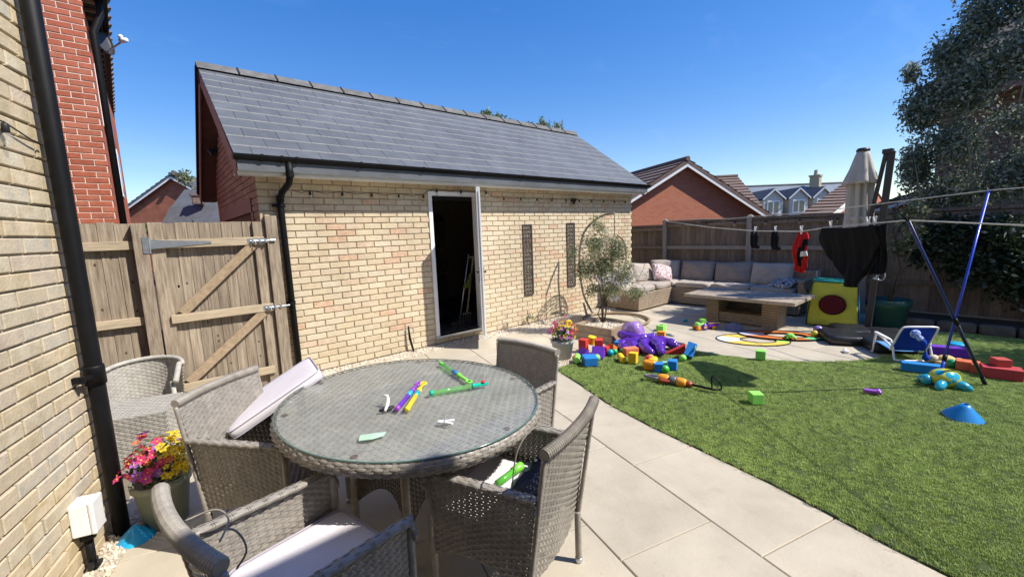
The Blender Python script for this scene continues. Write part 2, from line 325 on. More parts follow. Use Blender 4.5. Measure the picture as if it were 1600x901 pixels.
def leaves(clusters, size, aspect=.45, droop=.3, seed=1, ncut=None):
    """rhombus leaves scattered near the surface and inside of ellipsoid clusters (x,y,z,rx,ry,rz,n)"""
    g = np.random.default_rng(seed); C = []
    for (x, y, z, a, b, c, n) in clusters:
        d = g.normal(size=(n, 3)); d /= np.linalg.norm(d, axis=1, keepdims=True)
        r = g.random(n)**.5*(1+.32*g.random(n)**5)
        P = np.array([x, y, z])+d*np.array([a, b, c])*r[:, None]
        # clump: pull leaves towards twig ends
        k = max(3, n//14); tw = P[g.integers(0, n, k)]; idx = g.integers(0, k, n)
        P = P*.42+tw[idx]*.58+g.normal(size=(n, 3))*.02; C.append(P)
    P = np.concatenate(C)
    if ncut is not None: P = P[ncut(P)]
    n = len(P)
    ax = g.normal(size=(n, 3)); ax[:, 2] -= droop; ax /= np.linalg.norm(ax, axis=1, keepdims=True)
    b = np.cross(ax, g.normal(size=(n, 3))); b /= np.linalg.norm(b, axis=1, keepdims=True); nn = np.cross(ax, b)
    s = (size*(.65+.7*g.random(n)))[:, None]
    v = np.stack([P, P+ax*s*.45+b*s*aspect*.5+nn*s*.06, P+ax*s, P+ax*s*.45-b*s*aspect*.5+nn*s*.06], 1).reshape(-1, 3)
    f = np.arange(4*n).reshape(n, 4); return v, f
def brick_unit(L=.215, H=.065, D=.02, ch=.004):
    x, z = L/2, H/2; a, b = x-ch, z-ch
    m = MB(); v = [(-x, D, -z), (x, D, -z), (x, D, z), (-x, D, z), (-x, ch, -z), (x, ch, -z), (x, ch, z), (-x, ch, z), (-a, 0, -b), (a, 0, -b), (a, 0, b), (-a, 0, b)]
    f = [(8, 9, 10, 11)]+[(4+i, 4+(i+1) % 4, 8+(i+1) % 4, 8+i) for i in range(4)]+[(i, (i+1) % 4, 4+(i+1) % 4, 4+i) for i in range(4)]
    m.add(v, f); return m
def bricks(parent, o, u, L, z0, z1, mats, wts=None, skip=(), nmax=300, keep=None, phase=0, jit=.0015, course=.075, pitch=.225, name='brick'):
    """facing bricks on the vertical plane through o along u; outward normal is u x up"""
    o = Vector(o); u = Vector(u).normalized(); nrm = u.cross(Vector((0, 0, 1))); rz = math.atan2(u.y, u.x)
    out = []; nz = int((z1-z0)/course+.5)
    for i in range(nz):
        z = z0+(i+.5)*course; s = -(.5*pitch if (i+phase) % 2 else 0)
        while s < L:
            a, b = max(s, 0), min(s+pitch-.01, L); segs = [(a, b)] if b-a > .03 else []
            for (p, q, r, t) in skip:
                if r < z < t:
                    ns = []
                    for (c, d) in segs:
                        if c < p: ns.append((c, min(d, p)))
                        if d > q: ns.append((max(c, q), d))
                    segs = [(c, d) for c, d in ns if d-c > .03]
            for (c, d) in segs:
                if keep is None or keep((c+d)/2, z): out.append((c, d, z))
            s += pitch
    def P(b): return o+u*((b[0]+b[1])/2)+Vector((0, 0, b[2]))
    vis = [(not inview(P(b)), (P(b)-Vector(CAM)).length, k) for k, b in enumerate(out)]; vis.sort()
    own = {k for _, _, k in vis[:nmax] if True}; own = {k for nv, _, k in vis[:nmax] if not nv}
    base = brick_unit(); me = [base.mesh(name, m) for m in mats]; rest = MB()
    wts = wts or [1]*len(mats)
    for k, b in enumerate(out):
        q = P(b); q -= nrm*0; mi = random.choices(range(len(mats)), wts)[0]
        q = q+nrm*random.uniform(-jit, jit); sx = (b[1]-b[0])/.215
        if k in own:
            link(name, me[mi], parent, q, (0, random.uniform(-.006, .006), rz+random.uniform(-.008, .008)), world=True, scale=(sx, 1, (course-.01)/.065*random.uniform(.97, 1.02)))
        else:
            Rm = Matrix.Rotation(rz, 3, 'Z'); rest.add([tuple(q+Rm @ Vector((x*sx, y, z_))) for x, y, z_ in base.v], base.f, mi)
    if rest.v: tag(part(rest, name, mats, parent, world=True), kind='stuff')
def copy_tree(o, parent=None):
    c = o.copy(); col.objects.link(c); c.parent = parent
    W[c] = Matrix()
    for ch in list(o.children): copy_tree(ch, c)
    return c
# ================================================================ SETTING
g_ = MB(); g_.bb(-400, 400, -400, 400, -.4, -.06); struct(g_, 'ground', M['soil'])
pj = MB(); pj.bb(-3.5, 9.6, -6.5, 5.215, -.06, -.009); patio = struct(pj, 'patio', M['joint'])
# sandstone slabs, 900 x 600, laid along the house wall direction
HA = .2753; hu = Vector((math.sin(HA), math.cos(HA), 0)); hn = Vector((math.cos(HA), -math.sin(HA), 0))
slab_me = []
for k in range(4):
    m = MB(); m.rbox
    a, b = .4475, .2975; ch = .004; h = .022
    m.add([(-b, -a, -h), (b, -a, -h), (b, a, -h), (-b, a, -h), (-b, -a, -ch), (b, -a, -ch), (b, a, -ch), (-b, a, -ch), (-b+ch, -a+ch, 0), (b-ch, -a+ch, 0), (b-ch, a-ch, 0), (-b+ch, a-ch, 0)],
          [(8, 9, 10, 11)]+[(4+i, 4+(i+1) % 4, 8+(i+1) % 4, 8+i) for i in range(4)]+[(i, (i+1) % 4, 4+(i+1) % 4, 4+i) for i in range(4)])
    slab_me.append(m.mesh('slab', M['slab']))
LC = (6.75, 2.45); LR = 1.73
lawn_poly = [(3.337, 3.208), (3.172, 2.738), (2.98, 2.25), (2.85, 1.75), (2.77, 1.30), (2.68, .80), (2.60, .50), (2.53, .25), (2.48, .0), (2.40, -.6), (2.3, -1.6), (2.2, -6), (8.05, -6), (8.05, .35), (7.6, .72), (6.9, .74)]
a0 = math.atan2(.74-LC[1], 6.9-LC[0])
arc = [(LC[0]+LR*math.cos(t), LC[1]+LR*math.sin(t)) for t in np.linspace(a0, -math.pi-.12, 22)]
lawn_poly += arc+[(4.75, 2.86), (4.3, 3.1), (3.739, 3.223)]
def inpoly(x, y, poly=lawn_poly):
    c = False; n = len(poly)
    for i in range(n):
        x1, y1 = poly[i]; x2, y2 = poly[i-1]
        if (y1 > y) != (y2 > y) and x < (x2-x1)*(y-y1)/(y2-y1)+x1: c = not c
    return c
O0 = Vector((2.277, 1.511, 0))   # a known joint corner; rows run along hu
for r in range(-16, 17):
    for s in range(-9, 10):
        c = O0+hn*(.6*(r+.5))+hu*(.9*(s+.5)+(-.285*r) % .9)
        cs = [c+hn*p+hu*q for p in (-.3, .3) for q in (-.45, .45)]
        if all(inpoly(p.x, p.y) for p in cs): continue
        if min(p.x for p in cs) > 9.3 or max(p.y for p in cs) < -2 or min(p.y for p in cs) > 5.1: continue
        if min(p.y for p in cs) > 5.15: continue
        if max((p-Vector((-1.124, .3175, 0))).dot(hn) for p in cs) < .05: continue
        link('slab', random.choice(slab_me), patio, (c.x, c.y, random.uniform(-.001, .001)), (random.uniform(-.0012, .0012), random.uniform(-.0012, .0012), -HA+random.choice((0, math.pi))), world=True)
# lawn: a turf sheet and the blades that grow on it
lm = MB(); lm.prism(lawn_poly, -.03, .012); lawn = struct(lm, 'lawn', M['turf'])
def blade_clump(seed):
    g = random.Random(seed); m = MB()
    for k in range(44):
        x, y = g.uniform(-.035, .035), g.uniform(-.035, .035); a = g.uniform(0, 6.28); h = g.uniform(.012, .019); wd = g.uniform(.0009, .0014)
        b = g.gauss(.0, .7); dx, dy = math.cos(b)*h*g.uniform(.2, .9), math.sin(b)*h*g.uniform(.2, .9); px, py = math.cos(a)*wd, math.sin(a)*wd
        mi = 0 if g.random() < .55 else (1 if g.random() < .86 else 2)
        m.add([(x-px, y-py, 0), (x+px, y+py, 0), (x+px*.8+dx*.4, y+py*.8+dy*.4, h*.65), (x-px*.8+dx*.4, y-py*.8+dy*.4, h*.65), (x+dx, y+dy, h*.95)], [(0, 1, 2, 3), (3, 2, 4)], mi)
    return m
GR = [mat('turf_blade_%d' % i, c, .5, .15, 3, 0, 60, .4, c2=c2, rnd=.16) for i, (c, c2) in enumerate([((.22, .325, .05), (.28, .39, .07)), ((.32, .44, .095), (.39, .50, .14)), ((.48, .51, .23), None)])]
def scatter(name, surf, clumps, density, kind='stuff', smin=.8, smax=1.25, seed=0, full=True):
    """geometry-node scatter of small clump meshes over a surface mesh: countless little pieces, one object"""
    objs = bpy.data.collections.new(name+'_pieces')
    for i, c in enumerate(clumps):
        o = bpy.data.objects.new(name+'_piece', c); objs.objects.link(o)
    ng = bpy.data.node_groups.new(name, 'GeometryNodeTree'); ng.interface.new_socket('Geometry', in_out='INPUT', socket_type='NodeSocketGeometry'); ng.interface.new_socket('Geometry', in_out='OUTPUT', socket_type='NodeSocketGeometry')
    N = ng.nodes; L = ng.links.new; i = N.new('NodeGroupInput'); o_ = N.new('NodeGroupOutput')
    d = N.new('GeometryNodeDistributePointsOnFaces'); d.inputs['Density'].default_value = density; d.inputs['Seed'].default_value = seed
    ci = N.new('GeometryNodeCollectionInfo'); ci.inputs[0].default_value = objs; ci.inputs['Separate Children'].default_value = True; ci.inputs['Reset Children'].default_value = True
    ip = N.new('GeometryNodeInstanceOnPoints'); ip.inputs['Pick Instance'].default_value = True
    rv = N.new('FunctionNodeRandomValue'); rv.data_type = 'FLOAT_VECTOR'
    rv.inputs[0].default_value = (0, 0, 0) if not full else (-3.14, -3.14, -3.14); rv.inputs[1].default_value = (.0, .0, .9) if not full else (3.14, 3.14, 3.14)
    rs = N.new('FunctionNodeRandomValue'); rs.inputs[2].default_value = smin; rs.inputs[3].default_value = smax
    L(i.outputs[0], d.inputs[0]); L(d.outputs[0], ip.inputs[0]); L(ci.outputs[0], ip.inputs['Instance']); L(rv.outputs[0], ip.inputs['Rotation']); L(rs.outputs[1], ip.inputs['Scale']); L(ip.outputs[0], o_.inputs[0])
    o = link(name, surf); md = o.modifiers.new('scatter', 'NODES'); md.node_group = ng; tag(o, kind=kind); return o
for q in GR: weather(q, 1.3, .16, 21, 4)
vis_lawn = [p for p in lawn_poly if p[1] > -1.5]
sm = MB(); sm.prism([p if p[1] > -1 else (p[0], max(p[1], -1.2)) for p in lawn_poly], .012, .0121); sm.f = [sm.f[1]]; sm.m = [0]
me = sm.mesh('grass', GR[0]); bmx = bmesh.new(); bmx.from_mesh(me); bmesh.ops.triangulate(bmx, faces=bmx.faces[:]); bmx.to_mesh(me); bmx.free()
scatter('grass', me, [blade_clump(k).mesh('turf_clump', GR) for k in range(5)], 1700, seed=3, full=False, smin=.5, smax=.85)
# pale gravel along the walls
def pebbles(seed):
    g = random.Random(seed); m = MB(); bm = bmesh.new(); bmesh.ops.create_icosphere(bm, subdivisions=1, radius=1)
    vs = [v.co.copy() for v in bm.verts]; fs = [tuple(v.index for v in f.verts) for f in bm.faces]; bm.free()
    rr = [g.uniform(.8, 1.15) for _ in vs]; s = g.uniform(.009, .014)
    m.add([(v.x*s*1.25*r, v.y*s*r, v.z*s*.75*r) for v, r in zip(vs, rr)], fs); return m.mesh('pebble', STONES[seed % 4])
STONES = [mat('gravel_stone_%d' % i, c, .85, .2, 40, .2, 90) for i, c in enumerate([(.62, .54, .41), (.70, .63, .52), (.48, .40, .30), (.56, .50, .42)])]
PEB = [pebbles(k) for k in range(8)]
gm = MB(); gm.prism([(.93, 5.21), (.93, 4.88), (1.4, 4.85), (2.4, 4.92), (2.9, 5.0), (3.5, 5.0), (4.2, 4.85), (4.6, 4.5), (5.1, 4.35), (5.6, 4.75), (7.8, 5.0), (7.8, 5.21)], -.01, .004)
gm.prism([(3.40, 3.23), (3.72, 3.24), (3.95, 3.45), (3.7, 3.62), (3.4, 3.5)], -.01, .005)
hb = Vector((-1.124, .3175, 0))
gm.prism([tuple((hb+hu*a+hn*b)[:2]) for a, b in ((1.0, .005), (1.0, .11), (2.9, .13), (3.1, .13), (3.1, .005))], -.01, .006)
struct(gm, 'gravel_strip', M['gravel_bed'])
gf = MB(); gf.v = list(gm.v); gf.f = [f for f in gm.f if len(f) > 4 and all(gm.v[i][2] > 0 for i in f)]; gf.f += [f for f in gm.f if len(f) == 4 and all(gm.v[i][2] > 0 for i in f)]; gf.m = [0]*len(gf.f)
me = gf.mesh('gravel', STONES[0]); bmx = bmesh.new(); bmx.from_mesh(me); bmesh.ops.triangulate(bmx, faces=bmx.faces[:]); bmx.to_mesh(me); bmx.free()
scatter('gravel', me, PEB, 3000, seed=5, smin=.6, smax=1.3)

# ================================================================ near house (left wall, and an unseen range behind the camera, set for its eave shadow)
nh = thing('near_house', 'buff brick house wall close up at the left edge of the patio', 'house', tuple(hb+hu*2.95))
wl = MB(); e0 = hb-hn*.012
def wq(a, b, z): return tuple(e0+hu*a+hn*b+Vector((0, 0, z)))
wl.add([wq(-2.2, 0, -.06), wq(2.95, 0, -.06), wq(2.95, 0, 5.3), wq(-2.2, 0, 5.3), wq(-2.2, -6, -.06), wq(2.95, -6, -.06), wq(2.95, -6, 5.3), wq(-2.2, -6, 5.3)], [(0, 1, 2, 3), (1, 5, 6, 2), (5, 4, 7, 6), (4, 0, 3, 7), (3, 2, 6, 7)])
part(wl, 'wall', M['mortar_grey'], nh, world=True)
bricks(nh, hb-hu*1.0, hu, 3.96, 2.5603-.0375-.075*35+.0, 2.5603-.0375+.075*24, HOUSEB, nmax=300, jit=.003)
rw = MB(); rw.bb(-2.0, 2.5, -7, -1.5, -.06, 4.42); part(rw, 'rear_wall', HOUSEB[1], nh, world=True)
rr = MB(); rr.bb(-2.3, 2.62, -7.2, -1.29, 4.42, 4.55); rr.add([(-2.3, -1.29, 4.55), (2.62, -1.29, 4.55), (2.62, -4.2, 6.6), (-2.3, -4.2, 6.6), (2.62, -7.2, 4.55), (-2.3, -7.2, 4.55)], [(0, 1, 2, 3), (3, 2, 4, 5), (1, 4, 2), (0, 3, 5)]); part(rr, 'roof', M['slate'], nh, world=True)  # unseen roof, eave placed so its shadow crosses the nearest armchair
# downpipe of the near house
dp = thing('downpipe', 'black downpipe at the corner of the buff house wall close to the camera', 'downpipe', (-.30, 3.06, 0))
pb = hb+hu*2.86+hn*.055
m = MB(); m.tube([pb+Vector((0, 0, z)) for z in (.0, .75, 2, 5.2)], .036, 20); part(m, 'pipe', M['black'], dp, True, True)
m = MB(); m.lathe([(.037, 0), (.043, 0), (.043, .09), (.041, .1), (.037, .1)], 20, tuple(pb+Vector((0, 0, .86)))); part(m, 'socket', M['black'], dp, True, True)
for z in (.90, 3.0):
    m = MB(); m.lathe([(.0375, 0), (.042, 0), (.042, .022), (.0375, .022)], 20, tuple(pb+Vector((0, 0, z)))); m.bar(pb+Vector((0, 0, z+.011))-hu*.035, pb+Vector((0, 0, z+.011))-hu*.10-hn*.03, .02, .02); m.bar(pb+Vector((0, 0, z+.011))-hu*.09-hn*.005, pb+Vector((0, 0, z+.011))-hu*.09-hn*.052, .025, .03); part(m, 'bracket', M['black'], dp, world=True)
# outdoor junction box
jb = thing('junction_box', 'small white outdoor socket box on the buff wall beside the downpipe', 'socket box', (-.38, 2.92, .2))
c = hb+hu*2.585+hn*.035+Vector((0, 0, .29)); Rh = Matrix.Rotation(-HA+math.pi/2, 3, 'Z')
m = MB(); m.box(c, (.10, .07, .16), Rh); part(m, 'box', M['white'], jb, world=True, bevel=.006)
m = MB(); m.box(c+hn*.045+Vector((0, 0, 0)), (.104, .022, .164), Rh); part(m, 'cover', M['whiteplastic'], jb, world=True, bevel=.008)
m = MB(); m.lathe([(.024, -.03), (.03, -.028), (.03, .0), (.022, .01)], 14, tuple(c-Vector((0, 0, .09)))); m.tube([c-Vector((0, 0, .1)), c-Vector((0, 0, .29))], .017, 12); part(m, 'conduit', M['black'], jb, True, True)
m = MB(); m.box(c-Vector((0, 0, .25)), (.065, .02, .03), Rh); m.tube([c-Vector((0, 0, .25))+hn*.02, c-Vector((0, 0, .25))+hn*.035], .012, 8); part(m, 'saddle_clip', M['blackrough'], jb, world=True)

# ================================================================ shed (garage)
sh = thing('brick_garage', 'long buff brick garage with a slate roof and an open white door', 'garage', (4.4, 6.9, 0))
X0, X1, Y0, Y1 = .93, 7.81, 5.213, 8.6; RY, RZ = 6.9, 3.80; EY, EZ = 4.93, 2.395
DX0, DX1, DZ0, DZ1 = 2.97, 3.80, .125, 2.16
m = MB(); yb, yt = Y0+.012, Y0+.11
m.bb(X0+.012, DX0, yb, yt, -.1, 2.34); m.bb(DX1, X1-.012, yb, yt, -.1, 2.34); m.bb(DX0, DX1, yb+.001, yt, DZ1, 2.34); m.bb(DX0, DX1, yb+.001, yt, -.1, DZ0)
m.bb(X1-.11, X1-.012, yt, Y1, -.1, 2.34); m.bb(X0+.012, X1-.012, Y1-.1, Y1, -.1, 2.34)
part(m, 'wall', M['mortar'], sh, world=True)
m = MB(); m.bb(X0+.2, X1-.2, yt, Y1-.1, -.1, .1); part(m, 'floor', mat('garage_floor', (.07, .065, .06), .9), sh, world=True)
m = MB(); gx = X0+.012
# gable wall with the garage-door opening
m.bb(gx, gx+.1, Y0+.112, 5.60, -.1, 2.34); m.bb(gx, gx+.1, 8.1, Y1-.1, -.1, 2.34); m.bb(gx, gx+.1, 5.60, 8.1, 2.02, 2.34)
m.add([(gx, Y0, 2.34), (gx, Y1, 2.34), (gx, RY, RZ-.17), (gx+.1, Y0, 2.34), (gx+.1, Y1, 2.34), (gx+.1, RY, RZ-.17)], [(0, 2, 1), (3, 4, 5), (0, 1, 4, 3), (1, 2, 5, 4), (2, 0, 3, 5)])
m.add([(X1-.012, Y0, 2.34), (X1-.012, Y1, 2.34), (X1-.012, RY, RZ-.17), (X1-.1, Y0, 2.34), (X1-.1, Y1, 2.34), (X1-.1, RY, RZ-.17)], [(0, 1, 2), (3, 5, 4), (0, 3, 4, 1), (1, 4, 5, 2), (2, 5, 3, 0)])
gw = part(m, 'gable', M['mortar_grey'], sh, world=True)
bricks(sh, (X0, Y0, 0), (1, 0, 0), X1-X0, 1.891-.075*25, 2.27, BUFF, BUFFW, skip=[(DX0-X0-.005, DX1-X0+.005, DZ0-.03, DZ1)], nmax=300)
bricks(gw, (X0, 8.4, 0), (0, -1, 0), 3.165, 1.891-.075*2, 3.7, GABB, skip=[(.3, 2.8, 0, 2.06)], nmax=220, keep=lambda s, z: z < 2.28 or z < RZ-.2-(abs(8.4-s-RY))*.72)
m = MB(); m.bb(X0+.04, X0+.08, 5.62, 8.08, 0, 2.0); gd = part(m, 'garage_door', M['brown_door'], sh, world=True)
for k in range(27):
    m = MB(); m.bb(X0+.022, X0+.041, 5.64+k*.09, 5.64+k*.09+.07, .02, 1.9); part(m, 'door_rib', M['brown_door'], gd, world=True)
m = MB(); m.bb(X0-.012, X0+.04, 5.58, 8.12, 1.90, 2.06); m.bb(X0-.01, X0+.035, 5.52, 5.62, 0, 1.9); m.bb(X0-.01, X0+.035, 8.08, 8.18, 0, 1.9); part(m, 'door_frame', M['plum'], gd, world=True)
# roof deck, slates, ridge
sl_v = Vector((0, RY-EY, RZ-EZ)); SL = sl_v.length; sl_v.normalize(); sn = Vector((0, -sl_v.z, sl_v.y)); VX0, VX1 = .72, 7.97
rf = MB(); t = .10
for sg in (1, -1):
    y = lambda a: RY+sg*(a-RY)
    rf.add([(VX0+.02, y(EY), EZ-.03), (VX1-.02, y(EY), EZ-.03), (VX1-.02, RY, RZ-.03), (VX0+.02, RY, RZ-.03), (VX0+.02, y(EY), EZ-.03-t), (VX1-.02, y(EY), EZ-.03-t), (VX1-.02, RY, RZ-.03-t), (VX0+.02, RY, RZ-.03-t)], [(0, 1, 2, 3), (4, 7, 6, 5), (0, 4, 5, 1), (0, 3, 7, 4), (1, 5, 6, 2)])
roof = part(rf, 'roof', M['slate'], sh, world=True)
NR = 11; gauge = SL/NR; sw = .335
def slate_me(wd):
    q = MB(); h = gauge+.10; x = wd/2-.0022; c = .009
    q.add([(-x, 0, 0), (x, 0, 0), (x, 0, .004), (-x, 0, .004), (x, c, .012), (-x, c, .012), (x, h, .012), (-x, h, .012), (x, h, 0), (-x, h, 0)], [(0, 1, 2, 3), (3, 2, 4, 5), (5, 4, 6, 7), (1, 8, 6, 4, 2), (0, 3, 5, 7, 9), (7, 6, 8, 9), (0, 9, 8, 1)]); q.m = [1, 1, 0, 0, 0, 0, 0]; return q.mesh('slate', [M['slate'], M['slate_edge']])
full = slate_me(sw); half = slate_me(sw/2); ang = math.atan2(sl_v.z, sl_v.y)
ncol = int((VX1-VX0)/sw+.5); sw_ = (VX1-VX0)/ncol
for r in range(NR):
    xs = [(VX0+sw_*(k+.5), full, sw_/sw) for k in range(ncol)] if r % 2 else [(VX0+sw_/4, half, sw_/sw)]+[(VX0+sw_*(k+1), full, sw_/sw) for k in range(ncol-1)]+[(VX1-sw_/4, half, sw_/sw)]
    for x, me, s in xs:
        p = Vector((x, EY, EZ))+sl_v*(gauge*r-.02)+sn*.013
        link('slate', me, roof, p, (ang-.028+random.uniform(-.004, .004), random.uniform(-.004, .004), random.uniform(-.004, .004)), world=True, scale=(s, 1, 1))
back = MB()
for r in range(NR): back.bar((VX0, 2*RY-EY-sl_v.y*gauge*(r+.5), EZ+sl_v.z*gauge*(r+.5)), (VX1, 2*RY-EY-sl_v.y*gauge*(r+.5), EZ+sl_v.z*gauge*(r+.5)), gauge+.05, .012, (0, .6, .8))
part(back, 'rear_slates', M['slate'], roof, world=True)
nr = 16; rl = (VX1-VX0+.02)/nr
rt = MB(); rt.add([(x, yy, zz) for x in (0, rl+.02) for yy, zz in ((-.135, -.095), (-.125, -.083), (0, .022), (.125, -.083), (.135, -.095), (0, .006))], [(0, 1, 7, 6), (1, 2, 8, 7), (2, 3, 9, 8), (3, 4, 10, 9), (4, 5, 11, 10), (5, 0, 6, 11), (0, 5, 2, 1), (5, 4, 3, 2), (6, 7, 8, 11), (11, 8, 9, 10)])
clip = MB(); clip.add([(x, yy*1.05, zz+.008) for x in (-.009, .010) for yy, zz in ((-.135, -.095), (0, .022), (.135, -.095))], [(0, 1, 4, 3), (1, 2, 5, 4), (0, 2, 1), (3, 4, 5)])
rme = rt.mesh('ridge_tile', M['ridge']); cme = clip.mesh('ridge_union', M['blackrough'])
for k in range(nr):
    o = link('ridge_tile', rme, roof, (VX0-.01+k*rl, RY, RZ+.055+random.uniform(-.002, .002)), world=True)
    if k: link('ridge_union', cme, roof, (VX0-.01+k*rl, RY, RZ+.058), world=True)
# fascia, soffit, gutter, bargeboards
m = MB(); m.bb(VX0+.02, VX1-.02, 4.985, 5.003, 2.236, 2.40); part(m, 'fascia', M['white'], sh, world=True)
m = MB(); m.bb(VX0+.02, VX1-.02, 5.004, 5.212, 2.245, 2.258); part(m, 'soffit', M['white'], sh, world=True)
m = MB()
for sg in (1, -1):
    y = lambda a: RY+sg*(a-RY)
    for xb in (VX0+.018, VX1-.018):
        a = Vector((xb, y(EY+.05), EZ-.12)); b = Vector((xb, RY, RZ-.10)); m.bar(a, b, .018, .17, (0, 0, 1))
part(m, 'bargeboard', M['plum'], sh, world=True)
m = MB()
for sg in (1, -1):
    y = lambda a: RY+sg*(a-RY); m.add([(VX0+.04, y(EY+.08), EZ-.145), (X0+.01, y(EY+.08), EZ-.145), (X0+.01, RY, RZ-.145), (VX0+.04, RY, RZ-.145)], [(0, 1, 2, 3)])
part(m, 'verge_soffit', M['plum'], sh, world=True)
m = MB(); m.bb(VX0-.003, VX0+.02, 6.87, 6.93, RZ-.2, RZ+.03); m.bar((VX0-.006, 2*RY-EY, EZ), (VX0-.006, RY, RZ+.0), .03, .05); part(m, 'verge_trim', M['blackrough'], sh, world=True)
m = MB(); n = 9; cy, cz, rg = 4.932, 2.418, .054
prof = [(cy+rg*math.cos(t), cz+rg*math.sin(t)) for t in np.linspace(math.pi, 2*math.pi, n)]+[(cy+(rg-.004)*math.cos(t), cz+(rg-.004)*math.sin(t)) for t in np.linspace(2*math.pi, math.pi, n)]
gx0, gx1 = VX0-.01, VX1+.05
m.add([(gx0, a, b) for a, b in prof]+[(gx1, a, b) for a, b in prof], [(i, (i+1) % (2*n), 2*n+(i+1) % (2*n), 2*n+i) for i in range(2*n)])
for xe in (gx0, gx1): m.add([(xe+q, cy+rg*math.cos(t), cz+rg*math.sin(t)) for q in (-.002, .002) for t in np.linspace(math.pi, 2*math.pi, n)], [tuple(range(n)), tuple(range(n, 2*n))[::-1]]+[(i, i+1, n+i+1, n+i) for i in range(n-1)])
gut = part(m, 'gutter', M['black'], sh, world=True)
for x in (.95, 1.13, 1.27, 1.95, 2.75, 3.6, 4.45, 5.3, 6.1, 6.85, 7.6):
    q = MB(); q.add([(x+d, cy+(rg+.006)*math.cos(t), cz+(rg+.006)*math.sin(t)) for d in (-.014, .014) for t in np.linspace(math.pi*.97, 2*math.pi, n)], [(i, i+1, n+i+1, n+i) for i in range(n-1)]); q.bb(x-.012, x+.012, 4.955, 4.984, 2.30, 2.36); part(q, 'gutter_bracket', M['black'], gut, world=True)
q = MB(); px = 1.20; q.tube([(px, cy, 2.37), (px, cy, 2.25), (px-.012, 4.96, 2.16), (px-.055, 5.10, 2.08), (px-.07, 5.155, 2.0), (px-.07, 5.16, 1.9), (px-.055, 5.16, .0)], .034, 14)
dpp = part(q, 'downpipe', M['black'], sh, True, True)
for z in (1.93, .86): q = MB(); q.lathe([(.035, 0), (.041, 0), (.041, .03), (.035, .03)], 14, (px-.064, 5.16, z)); q.bb(px-.15, px-.02, 5.17, 5.2, z, z+.03); part(q, 'pipe_bracket', M['black'], dpp, world=True)
for z, yy in ((2.25, cy), (2.02, 5.15)): q = MB(); q.lathe([(.035, 0), (.040, 0), (.040, .06), (.035, .06)], 14, (px-(.0 if yy < 5 else .07), yy, z-.03)); part(q, 'pipe_socket', M['black'], dpp, world=True)
# door: frame, sill, leaf swung open
m = MB(); m.bb(DX0, DX0+.055, Y0-.012, Y0+.06, DZ0, DZ1); m.bb(DX1-.055, DX1, Y0-.012, Y0+.06, DZ0, DZ1); m.bb(DX0+.055, DX1-.055, Y0-.012, Y0+.06, DZ1-.055, DZ1); part(m, 'door_frame', M['white'], sh, world=True)
m = MB(); m.bb(DX0-.02, DX1+.02, Y0-.035, Y0+.09, DZ0-.028, DZ0); part(m, 'door_sill', M['galv'], sh, world=True)
hx, hy = DX1-.01, Y0-.03; th = math.atan2(4.515-hy, 3.308-hx); dv = Vector((math.cos(th), math.sin(th), 0)); dn = Vector((-dv.y, dv.x, 0))
m = MB(); m.bar(Vector((hx, hy, 1.15)), Vector((hx, hy, 1.15))+dv*.83, .052, 2.02); dl = part(m, 'door', M['white'], sh, world=True, bevel=.004)
for s in (1, -1):
    q = MB(); q.bar(Vector((hx, hy, 1.02))+dv*.75+dn*s*.03, Vector((hx, hy, 1.02))+dv*.80+dn*s*.03, .008, .2); q.bar(Vector((hx, hy, 1.05))+dv*.67+dn*s*.055, Vector((hx, hy, 1.05))+dv*.785+dn*s*.055, .016, .02); q.bar(Vector((hx, hy, 1.05))+dv*.775+dn*s*.025, Vector((hx, hy, 1.05))+dv*.775+dn*s*.058, .016, .016, (0, 0, 1)); part(q, 'door_handle', M['blackrough'], dl, world=True)
q = MB(); q.bar(Vector((hx, hy, 1.15))+dv*.8305, Vector((hx, hy, 1.15))+dv*.8325, .016, 1.9); part(q, 'lock_strip', M['galv'], dl, world=True)
# things standing in the dark garage
def shedthing(n, l, c, loc): return thing(n, l, c, loc)
t = shedthing('broom', 'white handled broom leaning just inside the garage doorway', 'broom', (3.75, 5.5, .1))
m = MB(); m.tube([(3.62, 5.62, .12), (3.80, 5.50, 1.25)], .013, 8); part(m, 'handle', M['galv'], t, True, True)
m = MB(); m.box((3.61, 5.63, .14), (.28, .05, .08)); part(m, 'head', M['brown_door'], t, world=True)
t = shedthing('garden_fork', 'dark handled fork leaning beside the broom in the garage', 'garden fork', (3.88, 5.5, .1))
m = MB(); m.tube([(3.76, 5.58, .3), (3.86, 5.47, 1.2)], .014, 8); m.bar((3.8, 5.47, 1.2), (3.92, 5.47, 1.2), .025, .025); part(m, 'handle', M['timber_d'], t, world=True)
m = MB(); m.bar((3.68, 5.58, .3), (3.84, 5.58, .3), .02, .02)
for k in range(4): m.tube([(3.69+k*.047, 5.58, .3), (3.69+k*.047, 5.62, .11)], .005, 6)
part(m, 'tines', M['galv'], t, world=True)
t = shedthing('garden_gloves', 'dull green gloves hung near the garage door jamb', 'gloves', (3.76, 5.4, .75)); m = MB(); m.rbox((3.72, 5.42, .80), (.07, .03, .14), .5); m.rbox((3.66, 5.43, .77), (.06, .03, .10), .5); m.ell((3.75, 5.42, .9), (.03, .02, .06)); part(m, 'glove', mat('olive_glove', (.10, .13, .03), .8), t, True, True)
t = shedthing('lawn_mower', 'dark lawn mower on the garage floor', 'mower', (3.45, 6.2, .1)); m = MB(); m.rbox((3.45, 6.2, .28), (.42, .55, .22), .4); part(m, 'body', M['tarp'], t, True, True)
for dx in (-.2, .2):
    for dy in (-.2, .2):
        m = MB(); m.ell((3.45+dx, 6.2+dy, .19), (.025, .09, .09)); part(m, 'wheel', M['blackrough'], t, True, True)
